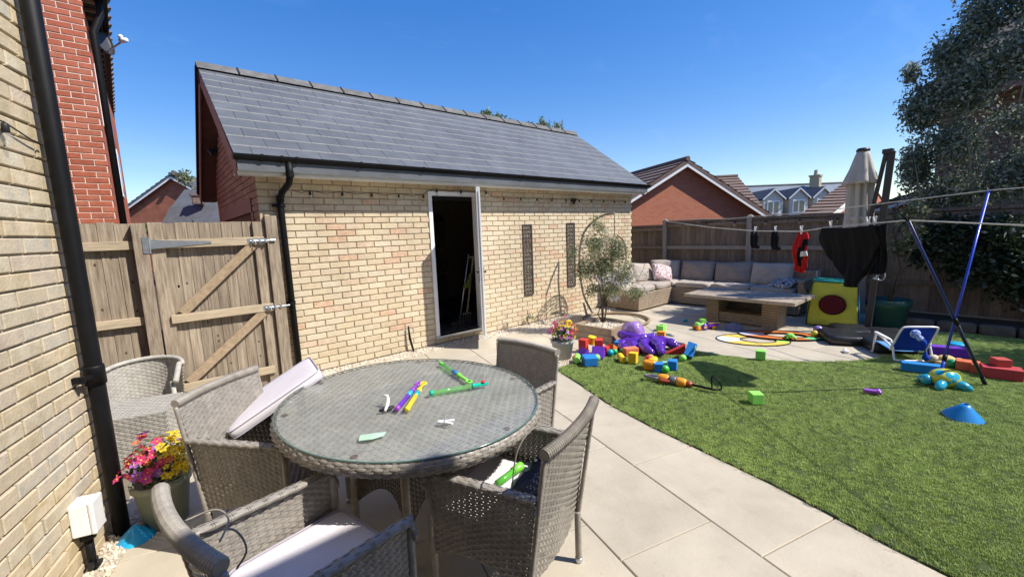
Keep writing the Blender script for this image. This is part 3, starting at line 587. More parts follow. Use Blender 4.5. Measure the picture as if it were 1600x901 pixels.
m = MB(); m.tube([(3.3, 6.45, .3), (3.3, 6.9, .95), (3.6, 6.9, .95), (3.6, 6.45, .3)], .012, 8); part(m, 'handle', M['galv'], t, True, True)
t = shedthing('storage_shelf', 'wooden shelf of boxes on the dark back wall of the garage', 'shelf', (3.7, 8.2, .1))
for z in (.7, 1.25, 1.8): m = MB(); m.bb(2.9, 5.0, 8.1, 8.48, z, z+.03); part(m, 'shelf_board', M['timber'], t, world=True)
for x in (2.92, 4.98): m = MB(); m.bb(x-.02, x+.02, 8.1, 8.48, .1, 2.0); part(m, 'upright', M['timber'], t, world=True)
for k, (x, z, wd, h, c) in enumerate([(3.2, 1.28, .35, .3, 'timber_h'), (3.7, 1.28, .3, .25, 'fencepost'), (3.35, .73, .4, .35, 'grey_cloth'), (3.95, .73, .4, .3, 'timber_h'), (3.3, 1.83, .3, .14, 'white')]):
    m = MB(); m.bb(x, x+wd, 8.14, 8.44, z, z+h); solo(m, 'storage_box', M[c], ['cardboard box on the middle shelf inside the garage', 'grey box beside the cardboard box on the garage shelf', 'dark box on the lowest shelf inside the garage', 'cardboard box at the right of the lowest garage shelf', 'white box on the top shelf inside the garage'][k], 'box', bevel=.005)
# floodlights
def floodlight(c, label, d):
    t = thing('floodlight', label, 'floodlight', c); d = Vector(d); c = Vector(c)
    Q = d.to_track_quat('-Y', 'Z').to_matrix()
    m = MB(); m.box(c+d*.07, (.13, .045, .10), Q); part(m, 'lamp_housing', M['blackrough'], t, world=True, bevel=.008)
    m = MB(); m.box(c+d*.094, (.10, .004, .075), Q); part(m, 'lens', M['galv'], t, world=True)
    m = MB(); m.bar(c-d*.0, c+d*.06, .03, .03); m.box(c, (.06, .03, .06), Q); part(m, 'bracket', M['blackrough'], t, world=True)
floodlight((5.92, 5.20, 2.10), 'small black floodlight on the garage wall under the eaves', (.35, -.8, -.45))
floodlight((.90, 7.72, 2.93), 'black floodlight high on the red gable of the garage', (-.75, .1, -.5))
# laser-cut panels
M['fret'] = mat('fretwork_metal', (.06, .052, .05), .6, .25, 20, .1, 50, .4)
def fretwork(x0, x1, z0, z1, label):
    t = thing('fretwork_panel', label, 'wall panel', ((x0+x1)/2, 5.19, z0), group='fretwork panels on the garage wall')
    ya, yb = 5.199, 5.2075; m = MB(); e = .012
    m.bb(x0, x1, ya-.004, yb, z0, z0+e); m.bb(x0, x1, ya-.004, yb, z1-e, z1); m.bb(x0, x0+e, ya-.004, yb, z0+e, z1-e); m.bb(x1-e, x1, ya-.004, yb, z0+e, z1-e); part(m, 'frame', M['fret'], t, world=True)
    m = MB(); wd = x1-x0; d = (wd-2*e)/3; nz = int((z1-z0-2*e)/d); d2 = (z1-z0-2*e)/nz
    for i in range(3):
        for j in range(nz):
            cx, cz = x0+e+d*(i+.5), z0+e+d2*(j+.5); n = 8
            for r, w_ in ((d*.50, .0055), (d*.22, .004)):
                r0, r1 = r-w_/2, r+w_/2; vs = []
                for k in range(n):
                    a = 2*math.pi*k/n; q = 1+(.16*math.cos(4*a+(i+j)*1.57) if r > d*.3 else 0); vs += [(cx+r0*q*math.cos(a), ya, cz+r0*q*math.sin(a)), (cx+r1*q*math.cos(a), ya, cz+r1*q*math.sin(a)), (cx+r1*q*math.cos(a), yb-.004, cz+r1*q*math.sin(a))]
                m.add(vs, [(3*k, 3*((k+1) % n), 3*((k+1) % n)+1, 3*k+1) for k in range(n)]+[(3*k+1, 3*((k+1) % n)+1, 3*((k+1) % n)+2, 3*k+2) for k in range(n)])
            for s in (1, -1): m.bar((cx+d*.25, (ya+yb)/2, cz+s*d*.25), (cx+d*.5, (ya+yb)/2, cz+s*d*.5), .006, .005, (0, 1, 0)); m.bar((cx-d*.25, (ya+yb)/2, cz+s*d*.25), (cx-d*.5, (ya+yb)/2, cz+s*d*.5), .006, .005, (0, 1, 0))
    part(m, 'lattice', M['fret'], t, world=True)
fretwork(4.685, 4.895, .50, 1.68, 'dark fretwork wall panel nearer to the open garage door')
fretwork(5.755, 5.975, .52, 1.69, 'dark fretwork wall panel behind the olive tree below the floodlight')
# string lights
def bulbs(t, pts, drop=.05):
    for p in pts:
        p = Vector(p); m = MB(); m.lathe([(.011, .0), (.013, -.012), (.013, -.035), (.010, -.04)], 8, p); h = part(m, 'lamp_holder', M['blackrough'], t, True, True)
        m = MB(); m.ell(p-Vector((0, 0, .066)), (.020, .020, .030), None, 8, 6); part(m, 'bulb', M['bulbglass'], h, True, True)
t = thing('string_light', 'festoon string of small clear bulbs under the garage eaves', 'string lights', (4.2, 5.19, 2.1))
xs = [1.27]+list(np.arange(1.45, 2.9, .36))+[3.1, 3.5, 3.95]+list(np.arange(4.3, 7.7, .36)); m = MB(); pts = []
for i, x in enumerate(xs):
    if i: pts.append(((xs[i-1]+x)/2, 5.19, 2.09 if not 2.9 < x < 4 else 2.175))
    pts.append((x, 5.19, 2.115 if not 2.9 < x < 4 else 2.195))
m.tube(pts, .0035, 5); part(m, 'cable', M['blackrough'], t, world=True); bulbs(t, [(x, 5.185, 2.105 if not 2.9 < x < 4 else 2.185) for x in xs[1:]])
t = thing('string_light', 'single festoon bulb and cable on the buff house wall near the downpipe', 'string lights', (-.4, 2.8, 2.08))
m = MB(); q = [hb+hu*a+hn*.02+Vector((0, 0, z)) for a, z in ((1.5, 2.13), (2.2, 2.08), (2.57, 2.105), (2.75, 2.07), (2.83, 2.06))]; m.tube(q, .0035, 5); part(m, 'cable', M['blackrough'], t, world=True); bulbs(t, [hb+hu*2.57+hn*.022+Vector((0, 0, 2.10))])
t = thing('string_light', 'festoon string of clear bulbs along the top of the brown fence', 'string lights', (8.85, 3.2, 1.55)); m = MB(); m.tube([(8.85, y, 1.60+.02*math.cos(y*5)) for y in np.linspace(5.0, .6, 18)], .0035, 5); part(m, 'cable', M['blackrough'], t, world=True); bulbs(t, [(8.84, y, 1.60) for y in (4.62, 4.125, 3.55, 2.99, 2.444, 1.9)])
m = MB(); m.tube([(2.525, 5.17, .36), (2.53, 5.16, .2), (2.565, 5.14, .0)], [.012, .017, .014], 8); solo(m, 'pipe_stub', M['black'], 'short black pipe stub rising against the foot of the garage wall', 'pipe', smooth=True)
# ================================================================ garden fence and gate on the left
FY = 4.85
def knots(parent, x, y0, zs):
    for z in zs:
        q = MB(); q.lathe([(.011, -.001), (.009, .0015)], 8, (0, 0, 0)); q.v = [(a*.8, -c, b*1.25) for a, b, c in q.v]; part(q, 'knot', M['knot'], parent, loc=(x, y0, z), world=True)
bm_ = MB(); bm_.add([(-.05, 0, 0), (.05, .006, 0), (.05, .018, 0), (-.05, .018, 0), (-.05, 0, 1), (.05, .006, 1), (.05, .018, 1), (-.05, .018, 1)], [(0, 1, 5, 4), (1, 2, 6, 5), (2, 3, 7, 6), (3, 0, 4, 7), (4, 5, 6, 7), (0, 3, 2, 1)])
board_me = bm_.mesh('board', M['timber'])
gf = thing('garden_fence', 'short weathered board fence panel between the black downpipe and the gate', 'fence', (-.5, FY, 0))
for k in range(9):
    x = -.155-k*.103; b = link('board', board_me, gf, (x, FY+.03, .03), (0, 0, 0), True, (1.08, 1, 1.735+random.uniform(-.012, .012)))
    knots(b, x+random.uniform(-.02, .02), FY+.032, [random.uniform(.5, 1.7) for _ in range(2)])
for z in (1.575, .92, .30): m = MB(); m.bb(-1.2, -.102, FY-.015, FY+.029, z-.036, z+.036); part(m, 'rail', M['timber_h'], gf, world=True, bevel=.003)
m = MB(); m.bb(-.104, -.008, FY-.06, FY+.04, -.05, 1.757); part(m, 'post', M['timber'], gf, world=True, bevel=.004)
gt = thing('garden_gate', 'weathered timber gate with diagonal braces and steel bolts', 'gate', (.45, FY, 0))
m = MB(); m.bb(.004, .104, FY-.02, FY+.025, .12, 1.765); part(m, 'stile', M['timber'], gt, world=True, bevel=.003)
m = MB(); m.bb(.789, .886, FY-.02, FY+.025, .12, 1.76); part(m, 'stile', M['timber'], gt, world=True, bevel=.003)
for k in range(8):
    x = .148+k*.0857; b = link('board', board_me, gt, (x, FY+.012, .10), (0, 0, 0), True, (.845, .8, 1.662+random.uniform(-.004, .004)))
    knots(b, x+random.uniform(-.02, .02), FY+.0135, [random.uniform(.35, 1.6) for _ in range(2)])
for z, a, b_ in ((1.575, .055, .872), (.905, .075, .912), (.262, .035, .84)): m = MB(); m.bb(a, b_, FY-.046, FY-.021, z-.038, z+.038); part(m, 'rail', M['timber_h'], gt, world=True, bevel=.003)
for a, b_ in (((.155, .95), (.765, 1.53)), ((.135, .305), (.80, .862))): m = MB(); m.bar((a[0], FY-.028, a[1]), (b_[0], FY-.028, b_[1]), .024, .078, (0, 0, 1)); part(m, 'brace', M['timber_d'], gt, world=True)
m = MB(); m.bb(-.045, .0, FY-.066, FY-.061, 1.50, 1.64); m.add([(.003, FY-.052, 1.535), (.003, FY-.052, 1.615), (.44, FY-.052, 1.587), (.44, FY-.052, 1.567), (.003, FY-.047, 1.535), (.003, FY-.047, 1.615), (.44, FY-.047, 1.587), (.44, FY-.047, 1.567)], [(0, 3, 2, 1), (4, 5, 6, 7), (0, 1, 5, 4), (1, 2, 6, 5), (2, 3, 7, 6), (3, 0, 4, 7)]); m.tube([(.0, FY-.06, 1.50), (.0, FY-.06, 1.64)], .008, 8); part(m, 'hinge', M['galv'], gt, world=True)
for z in (1.575, .905):
    m = MB(); x0 = .73 if z > 1 else .80; m.bb(x0, x0+.17, FY-.05, FY-.046, z-.022, z+.022); m.tube([(x0+.02, FY-.06, z), (x0+.235, FY-.06, z)], .008, 8)
    for q in (.04, .10, .15): m.bb(x0+q-.008, x0+q+.008, FY-.072, FY-.05, z-.018, z+.018)
    m.tube([(x0+.06, FY-.06, z), (x0+.06, FY-.09, z-.03)], .005, 6); part(m, 'bolt', M['galv'], gt, world=True)
gp = thing('gate_post', 'tall weathered gate post against the garage downpipe', 'gate post', (.947, FY, 0))
m = MB(); m.bb(.895, 1.0, FY-.06, FY+.04, -.05, 1.815); part(m, 'post', M['timber'], gp, world=True, bevel=.004)
m = MB(); m.bb(.90, .94, FY-.05, FY+.02, 1.815, 1.83); m.bb(.868, .894, FY-.0, FY+.03, 1.72, 1.83); part(m, 'stop_batten', M['timber_h'], gp, world=True)
m = MB(); m.tube([(.92, FY-.068, 1.575), (.965, FY-.068, 1.575)], .014, 8); part(m, 'keeper', M['galv'], gp, world=True)
# ---------------------------------------------------------------- brown fence along the back
bf = thing('back_fence', 'long brown close board fence in shade behind the corner sofa', 'fence', (8.9, 2.5, 0))
FX = 8.9; bmf = MB(); bmf.v = [(y, x, z) for x, y, z in bm_.v]; bmf.f = [q[::-1] for q in bm_.f]; bmf.m = list(bm_.m); fb_me = bmf.mesh('board', M['fence'])
posts = [6.82, 5.05, 3.28, 1.51, -.26, -2.03]
for y in posts: m = MB(); m.bb(FX-.055, FX+.045, y-.045, y+.045, -.05, 1.70 if y != posts[0] else 1.6); m.add([(FX-.055, y-.045, 1.70), (FX+.045, y-.045, 1.70), (FX+.045, y+.045, 1.70), (FX-.055, y+.045, 1.70), (FX-.005, y, 1.73)], [(0, 1, 4), (1, 2, 4), (2, 3, 4), (3, 0, 4)]); part(m, 'post', M['fencepost'], bf, world=True)
for i in range(len(posts)-1):
    a, b = posts[i]-.046, posts[i+1]+.046; top = 1.655 if i else 1.58
    nb = int((a-b)/.103); sp = (a-b)/nb
    for k in range(nb): link('board', fb_me, bf, (FX+.012, a-sp*(k+.5), .12), (0, 0, 0), True, (1, sp/.1*1.06, top-.14+random.uniform(-.01, .01)))
    m = MB(); m.bb(FX-.05, FX+.04, b, a, top-.025, top+.02); part(m, 'capping_rail', M['fence'], bf, world=True)
    for z in (top-.08, 1.09, .56): m = MB(); m.bb(FX-.035, FX+.008, b, a, z-.036, z+.036); part(m, 'rail', M['fencepost'] if z == 1.09 and i else M['fence'], bf, world=True)
    m = MB(); m.bb(FX-.015, FX+.03, b, a, -.05, .12); part(m, 'gravel_board', M['fencepost'], bf, world=True)
# low stone edge of the planting bed along that fence
M['bedstone'] = mat('bed_stone', (.11, .095, .075), .95, .3, 12, .5, 40)
be = thing('bed_edging', 'low rough stone edging of the shaded bed at the right', 'edging', (8.1, 0, 0))
yq = .95
while yq > -2.5:
    l = random.uniform(.25, .4); m = MB(); m.rbox((8.12+random.uniform(-.02, .02), yq-l/2, .07), (.14, l-.012, .16), .35, None, 12, 8); part(m, 'stone', M['bedstone'], be, True, True); yq -= l
m = MB(); m.bb(8.16, 8.86, -3, .98, -.05, .10); struct(m, 'soil_bed', M['soil'])
# ================================================================ neighbours on the left
def gable_block(t, A, d, n, half, ze, za, depth, wallm, roofm, board=None, wall_z0=-.3, name='wall', over=.25):
    """gable wall through apex A (x,y) along d, body runs along n"""
    d = Vector((*d, 0)).normalized(); n = Vector((*n, 0)).normalized(); A = Vector((*A, 0)); up = Vector((0, 0, 1))
    sl = (za-ze)/half; m = MB()
    f = [A-d*half+up*wall_z0, A+d*half+up*wall_z0, A+d*half+up*(ze-.06), A+up*(za-.12), A-d*half+up*(ze-.06)]; b = [p+n*depth for p in f]
    m.add(f+b, [(0, 1, 2, 3, 4), (9, 8, 7, 6, 5), (0, 5, 6, 1), (1, 6, 7, 2), (0, 4, 9, 5), (2, 7, 8, 3), (3, 8, 9, 4)]); wl = part(m, name, wallm, t, world=True)
    rp = []
    for s in (-1, 1):
        q = MB(); e = A+d*s*(half+over)+up*(ze-sl*over); a = A+up*za
        p0, p1 = e-n*over, a-n*over; p2, p3 = a+n*(depth+over), e+n*(depth+over); th = up*.14
        q.add([p0, p1, p2, p3, p0-th, p1-th, p2-th, p3-th], [(0, 1, 2, 3) if s > 0 else (3, 2, 1, 0), (4, 7, 6, 5), (0, 4, 5, 1), (3, 2, 6, 7), (0, 3, 7, 4)])
        # tile courses: stepped strips proud of the slope
        sv = (p1-p0); L = sv.length; nr = max(6, int(L/.32)); nv = sv.normalized().cross(n).normalized()
        if nv.z < 0: nv = -nv
        for k in range(nr):
            c0 = p0+sv*(k/nr); c1 = p0+sv*((k+1)/nr)
            w0, w1 = c0+nv*.05, c1+nv*.012; dd = n*(depth+2*over)
            q.add([w0, w1, w1+dd, w0+dd, c0+nv*.002, c0+nv*.002+dd], [(0, 1, 2, 3) if s > 0 else (3, 2, 1, 0), (4, 0, 3, 5)])
        r_ = part(q, 'roof', roofm, t, world=True); rp.append(r_)
    q = MB(); q.tube([A-n*(over+.02)+up*(za+.03), A+n*(depth+over)+up*(za+.03)], .09, 8); part(q, 'ridge', roofm, rp[0], world=True)
    if board:
        q = MB()
        for s in (-1, 1): q.bar(A+d*s*(half+over)-n*(over-.02)+up*(ze-sl*over-.13), A-n*(over-.02)+up*(za-.13), .03, .2, (0, 0, 1))
        part(q, 'bargeboard', board, t, world=True)
    return wl, rp
rh = thing('red_brick_house', 'tall red brick house with a black downpipe beyond the left fence', 'house', (-2, 9, 0))
m = MB(); m.bb(-6, -.303, 7.86, 15.2, -.1, 5.2); part(m, 'wall', REDB[1], rh, world=True)
m = MB(); m.bb(-6, -.30, 7.806, 7.858, -.1, 5.195); part(m, 'mortar_bed', M['mortar_pale'], rh, world=True)
m = MB(); m.add([(-6, 7.813, 5.2), (-.30, 7.813, 5.2), (-.30, 7.9, 5.2), (-6, 7.9, 5.2), (-3.15, 7.813, 7.9), (-3.15, 7.9, 7.9)], [(0, 1, 4), (2, 3, 5), (1, 2, 5, 4), (3, 0, 4, 5)]); part(m, 'gable', REDB[0], rh, world=True)
bricks(rh, (-1.65, 7.8, 0), (1, 0, 0), 1.36, .6, 5.1, REDB, nmax=290)
m = MB(); e0_, e1_ = Vector((-.08, 7.75, 4.98)), Vector((-.36, 15.4, 4.98)); sl = Vector((-2.9, 0, 2.7))
m.add([e0_, e1_, e1_+sl, e0_+sl]+[p-Vector((0, 0, .12)) for p in (e0_, e1_, e1_+sl, e0_+sl)], [(0, 1, 2, 3), (4, 7, 6, 5), (0, 4, 5, 1), (0, 3, 7, 4), (1, 5, 6, 2)]); rr_ = part(m, 'roof', M['tile_brown'], rh, world=True)
for k in range(24):
    p = e0_.lerp(e1_, (k+.5)/24); q = MB(); q.tube([p+Vector((.03, 0, -.0)), p+sl*.13+Vector((0, 0, .02))], .10, 8); part(q, 'roof_tile', M['tile_brown'], rr_, world=True)
m = MB(); m.bar(e0_+Vector((-.02, .02, -.16)), e1_+Vector((-.02, 0, -.16)), .11, .09); part(m, 'gutter', M['black'], rh, world=True)
m = MB(); m.add([(-.30, 7.9, 4.80), (-.14, 7.9, 4.80), (-.40, 15.2, 4.80), (-.30, 15.2, 4.8)], [(0, 1, 2, 3)]); m.bar((-.13, 7.85, 4.83), (-.39, 15.3, 4.83), .02, .16); part(m, 'soffit', mat('brown_soffit', (.10, .085, .07), .7), rh, world=True)
for k in range(26):
    y = 8.1+k*.28; q = MB(); q.bar((-.30, y, 4.775), (-.14-.035*(y-7.9), y, 4.775), .03, .04); part(q, 'rafter_end', M['timber_h'], rh, world=True)
m = MB(); m.tube([(-.14, 7.98, 4.85), (-.14, 7.98, 4.6), (-.235, 7.95, 4.35), (-.235, 7.95, -.1)], .04, 10); part(m, 'downpipe', M['black'], rh, True, True)
for k, (y, z) in enumerate(((8.6, 3.3), (9.6, 3.3), (9.6, 2.4), (10.8, 2.5))):
    m = MB(); m.bb(-.31, -.255, y, y+.7, z, z+.85); wn_ = part(m, 'window', M['white'], rh, world=True); q = MB(); q.bb(-.256, -.252, y+.06, y+.64, z+.06, z+.79); part(q, 'pane', M['paneglass'], wn_, world=True)
ds = thing('satellite_dish', 'dark satellite dish on the red house with its arm against the sky', 'satellite dish', (-.2, 8.8, 4.6))
m = MB(); dc = Vector((-.22, 8.85, 4.66)); Q = Vector((.86, -.42, .28)).normalized().to_track_quat('Z', 'Y').to_matrix()
for k, (r0, z0) in enumerate([(0, 0)]):
    pr = [(.01, -.07), (.12, -.055), (.22, -.02), (.28, .02), (.285, .022), (.22, -.012), (.12, -.047), (.01, -.06)]; q = MB(); q.lathe(pr, 22, cap=False); m.add([Q @ Vector((a, b*1.05, c))+dc for a, b, c in q.v], q.f)
part(m, 'reflector', mat('dish_grey', (.045, .045, .05), .5), ds, True, True)
m = MB(); m.tube([dc+Q @ Vector((0, -.27, -.0)), Vector((.04, 8.42, 4.46))], .012, 8); m.tube([dc-Q @ Vector((0, 0, .07)), dc-Q @ Vector((0, 0, .2)), Vector((-.3, 8.9, 4.45))], .02, 8); part(m, 'arm', M['galv'], ds, world=True)
m = MB(); m.tube([(.02, 8.44, 4.47), (.09, 8.36, 4.47)], .03, 10); m.ell((.03, 8.42, 4.52), (.03, .03, .03)); part(m, 'receiver', M['white'], ds, True, True)
h2 = thing('terraced_house', 'second dark eaved house in line behind the red brick house', 'house', (-2, 20, 0))
m = MB(); m.bb(-6, -.85, 17.5, 27, -.1, 5.2); part(m, 'wall', REDB[2], h2, world=True)
m = MB(); e0_, e1_ = Vector((-.62, 17.6, 5.05)), Vector((-.92, 27, 5.05)); m.add([e0_, e1_, e1_+sl, e0_+sl]+[p-Vector((0, 0, .2)) for p in (e0_, e1_, e1_+sl, e0_+sl)], [(0, 1, 2, 3), (4, 7, 6, 5), (0, 4, 5, 1), (0, 3, 7, 4), (1, 5, 6, 2)]); rr_ = part(m, 'roof', M['tile_brown'], h2, world=True)
for k in range(18):
    p = e0_.lerp(e1_, (k+.5)/18); q = MB(); q.tube([p+Vector((.05, 0, 0)), p+sl*.13], .14, 8); part(q, 'roof_tile', M['tile_brown'], rr_, world=True)
lg = thing('gabled_house', 'distant red brick gable with white bargeboards left of the garage roof', 'house', (1.5, 32.5, 0))
gable_block(lg, (1.54, 32.48), (.81, -.57), (.57, .81), 2.95, 3.75, 5.68, 7, mat('distant_brick_a', (.36, .13, .075), .85, .22, 3), M['slate'], M['white'])
m = MB(); m.tube([(1.54, 31.9, 5.75), (1.9, 33, 5.75)], .12, 8); part(m, 'ridge_end', M['ridge'], lg, world=True)
ls = thing('slate_roofed_house', 'distant low house with blue slate roof behind the garden gate', 'house', (2, 22.5, 0))
m = MB(); m.add([(.35, 22.4, 2.2), (2.6, 20.6, 2.2), (2.9, 21.3, 3.18), (.85, 22.9, 3.18), (.35, 22.4, -.2), (2.6, 20.6, -.2)], [(0, 1, 2, 3), (4, 5, 1, 0)]); part(m, 'lean_to_roof', M['slate'], ls, world=True)
m = MB(); m.add([(.9, 22.95, 3.18), (3.2, 21.1, 3.18), (3.6, 22.0, 3.95), (1.45, 23.6, 3.95), (.9, 22.95, -.2), (3.2, 21.1, -.2), (3.9, 22.7, 3.0), (1.8, 24.4, 3.0)], [(0, 1, 2, 3), (4, 5, 1, 0), (3, 2, 6, 7)]); part(m, 'roof', M['slate'], ls, world=True)
m = MB(); m.bb(1.55, 1.95, 21.75, 22.1, 3.2, 3.55); m.bb(1.5, 2.0, 21.7, 22.15, 3.52, 3.6); part(m, 'dormer', M['tile_brown'], ls, world=True)
# ================================================================ neighbours on the right
far_brick = None
def brick_tex(name, c1, c2, mo, sc_=1):
    m = bpy.data.materials.new(name); m.use_nodes = True; n = m.node_tree; L = n.links.new; b = n.nodes['Principled BSDF']; b.inputs['Roughness'].default_value = .9
    tc = n.nodes.new('ShaderNodeTexCoord'); sp = n.nodes.new('ShaderNodeSeparateXYZ'); L(tc.outputs['Object'], sp.inputs[0])
    # distance along the wall = combination of x and y, courses follow z
    ma = n.nodes.new('ShaderNodeMath'); ma.operation = 'MULTIPLY_ADD'; ma.inputs[1].default_value = -.5; L(sp.outputs['Y'], ma.inputs[0]); m3 = n.nodes.new('ShaderNodeMath'); m3.operation = 'MULTIPLY'; m3.inputs[1].default_value = .87; L(sp.outputs['X'], m3.inputs[0]); L(m3.outputs[0], ma.inputs[2])
    cb = n.nodes.new('ShaderNodeCombineXYZ'); L(ma.outputs[0], cb.inputs[0]); L(sp.outputs['Z'], cb.inputs[1])
    br = n.nodes.new('ShaderNodeTexBrick'); br.inputs['Scale'].default_value = 1; br.inputs['Brick Width'].default_value = .225*sc_; br.inputs['Row Height'].default_value = .075*sc_; br.inputs['Mortar Size'].default_value = .008*sc_; br.inputs['Color1'].default_value = (*c1, 1); br.inputs['Color2'].default_value = (*c2, 1); br.inputs['Mortar'].default_value = (*mo, 1)
    L(cb.outputs[0], br.inputs[0]); L(br.outputs['Color'], b.inputs['Base Color']); return m
fb = brick_tex('distant_brick', (.44, .125, .06), (.50, .165, .085), (.40, .22, .15))
rg = thing('red_brick_garage', 'red brick gable with white bargeboards just beyond the back fence', 'garage', (15.8, 9.7, 0))
gable_block(rg, (14.77, 7.73), (.89, -.45), (.45, .89), 3.85, 1.72, 3.85, 6.5, fb, M['tile_brown'], M['white'])
def roof_block(t, R0, R1, E0, E1, roofm, wallm, nr=14, board=None):
    """ridge R0-R1, near eave E0-E1; the rear slope mirrors the near one"""
    R0, R1, E0, E1 = (Vector(p) for p in (R0, R1, E0, E1)); B0, B1 = Vector((2*R0.x-E0.x, 2*R0.y-E0.y, E0.z)), Vector((2*R1.x-E1.x, 2*R1.y-E1.y, E1.z)); up = Vector((0, 0, 1)); th = up*.12
    q = MB(); q.add([E0, E1, R1, R0, B0, B1], [(0, 1, 2, 3), (3, 2, 5, 4)]); q.add([E0-th, E1-th, R1-th, R0-th, B0-th, B1-th], [(3, 2, 1, 0), (4, 5, 2, 3)]); q.add([E0, E1, R1, R0, B0, B1, E0-th, E1-th, R1-th, R0-th, B0-th, B1-th], [(0, 6, 7, 1), (1, 7, 8, 2), (2, 8, 11, 5), (0, 3, 9, 6), (3, 4, 10, 9)])
    nv = (E1-E0).cross(R0-E0).normalized(); nv = nv if nv.z > 0 else -nv
    for k in range(nr):
        a, b = k/nr, (k+1)/nr; p0, p1, p2, p3 = E0.lerp(R0, a), E1.lerp(R1, a), E1.lerp(R1, b), E0.lerp(R0, b)
        q.add([p0+nv*.06, p1+nv*.06, p2+nv*.012, p3+nv*.012, p0+nv*.002, p1+nv*.002], [(0, 1, 2, 3), (4, 5, 1, 0)])
    rf_ = part(q, 'roof', roofm, t, world=True)
    q = MB(); q.tube([R0+up*.04, R1+up*.04], .09, 8); part(q, 'ridge', roofm, rf_, world=True)
    q = MB(); i = lambda p, c: p.lerp((E0+E1+B0+B1)/4, .05)-up*c
    W4 = [i(E0, .1), i(E1, .1), i(B1, .1), i(B0, .1)]; G4 = [Vector((p.x, p.y, -.3)) for p in W4]; r0, r1 = i(R0, .14), i(R1, .14)
    q.add(W4+G4+[r0, r1], [(4, 5, 1, 0), (5, 6, 2, 1), (6, 7, 3, 2), (7, 4, 0, 3), (1, 2, 9), (3, 0, 8)]); part(q, 'wall', wallm, t, world=True)
    if board:
        q = MB()
        for e in (E1, B1): q.bar(e-up*.1+(R1-R0).normalized()*.03, R1-up*.1+(R1-R0).normalized()*.03, .03, .2, (0, 0, 1))
        part(q, 'bargeboard', board, t, world=True)
r2 = thing('brown_tiled_house', 'brown tiled roof rising behind the right slope of the red gable', 'house', (25, 11, 0))
roof_block(r2, (21.6, 13.6, 4.1), (25.84, 10.3, 4.2), (20.2, 10.6, 1.85), (23.66, 7.76, 1.85), M['tile_brown'], fb)
bh = thing('dormer_house', 'distant blue slate roofed house with two white dormers and a chimney', 'house', (45, 13, 0))
dd = Vector((49.25-43.57, 11.75-16.59, 0)).normalized(); nn = Vector((.66, .76, 0))
a = Vector((42.6, 17.4, 4.95)); b = a+dd*11.2; ea = Vector((37.0, 15.1, 1.9)); eb = ea+dd*10.5
m = MB(); m.add([ea, eb, b, a, ea-Vector((0, 0, 2)), eb-Vector((0, 0, 2)), b-Vector((0, 0, 5)), a-Vector((0, 0, 5))], [(0, 1, 2, 3), (4, 5, 1, 0), (5, 6, 2, 1), (7, 4, 0, 3)]); bro = part(m, 'roof', mat('blue_slate', (.16, .185, .22), .6, .12, 2, rnd=0), bh, world=True)
m = MB(); m.tube([a+Vector((0, 0, .05)), b+Vector((0, 0, .05))], .1, 6); part(m, 'ridge', M['ridge'], bro, world=True)
ch = MB(); cc = Vector((47.4, 12.0, 0)); ch.box(cc+Vector((0, 0, 5.1)), (.75, .75, 1.0)); ch.box(cc+Vector((0, 0, 5.62)), (.9, .9, .14)); ch.lathe([(.17, 5.65), (.13, 6.1), (.15, 6.15)], 10, (cc.x, cc.y, 0)); part(ch, 'chimney', mat('chimney_brick', (.40, .33, .22), .9, .2, 6), bro, world=True)
for k, (c0, c1) in enumerate((((38.0, 13.05), (39.2, 12.05)), ((39.45, 11.65), (40.55, 10.7)), ((40.9, 10.4), (42.0, 9.45)))):
    c0, c1 = Vector((*c0, 0)), Vector((*c1, 0)); mid = (c0+c1)/2; dv_ = (c1-c0); hw = dv_.length/2; dv_.normalize(); bn = Vector((.72, .69, 0)); up = Vector((0, 0, 1)); m = MB(); ze, za = 3.55, 4.25
    f = [c0+up*1.9, c1+up*1.9, c1+up*ze, mid+up*(za-.08), c0+up*ze]; m.add(f+[p+bn*3.6 for p in f], [(0, 1, 2, 3, 4), (0, 4, 9, 5), (1, 6, 7, 2)]); dm = part(m, 'dormer', mat('dormer_render_%d' % k, (.62, .58, .50), .9), bh, world=True)
    for s in (-1, 1):
        q = MB(); e = mid+dv_*s*(hw+.15)+up*(ze-.12); a_ = mid+up*za; q.add([e-bn*.15, a_-bn*.15, a_+bn*3.8, e+bn*3.8]+[p-up*.1 for p in (e-bn*.15, a_-bn*.15, a_+bn*3.8, e+bn*3.8)], [(0, 1, 2, 3), (4, 5, 1, 0), (7, 6, 5, 4)]); part(q, 'dormer_roof', mat('dormer_slate_%d%d' % (k, s), (.075, .075, .085), .7), dm, world=True)
    q = MB()
    for s in (-1, 1): q.bar(mid+dv_*s*(hw+.15)+up*(ze-.2)-bn*.17, mid+up*(za-.1)-bn*.17, .04, .09, (0, 0, 1))
    q.box(mid-bn*.03+up*2.75, (1.0, .06, 1.05), Matrix((dv_, bn, up)).transposed()); part(q, 'window', M['white'], dm, world=True)
    q = MB()
    for s in (-1, 1): q.box(mid-bn*.07+up*2.75+dv_*s*.23, (.34, .02, .85), Matrix((dv_, bn, up)).transposed())
    part(q, 'pane', M['paneglass'], dm, world=True)
r3 = thing('neighbouring_garage', 'brown tiled roof and red gable beyond the fence left of the folded parasol', 'garage', (18, 4, 0))
roof_block(r3, (23.6, 4.78, 3.25), (24.5, 4.1, 3.25), (17.69, 4.89, 1.76), (18.55, 4.15, 1.76), M['tile_brown'], fb, 12, M['white'])
r4 = thing('tiled_outbuilding', 'pale tiled roof glimpsed through the leaves right of the parasol', 'outbuilding', (16, 1.2, 0))
gable_block(r4, (17.6, -1.2), (.2, -.98), (.98, .2), 4.2, 1.9, 3.2, 4, fb, M['tile_brown'], M['white'])
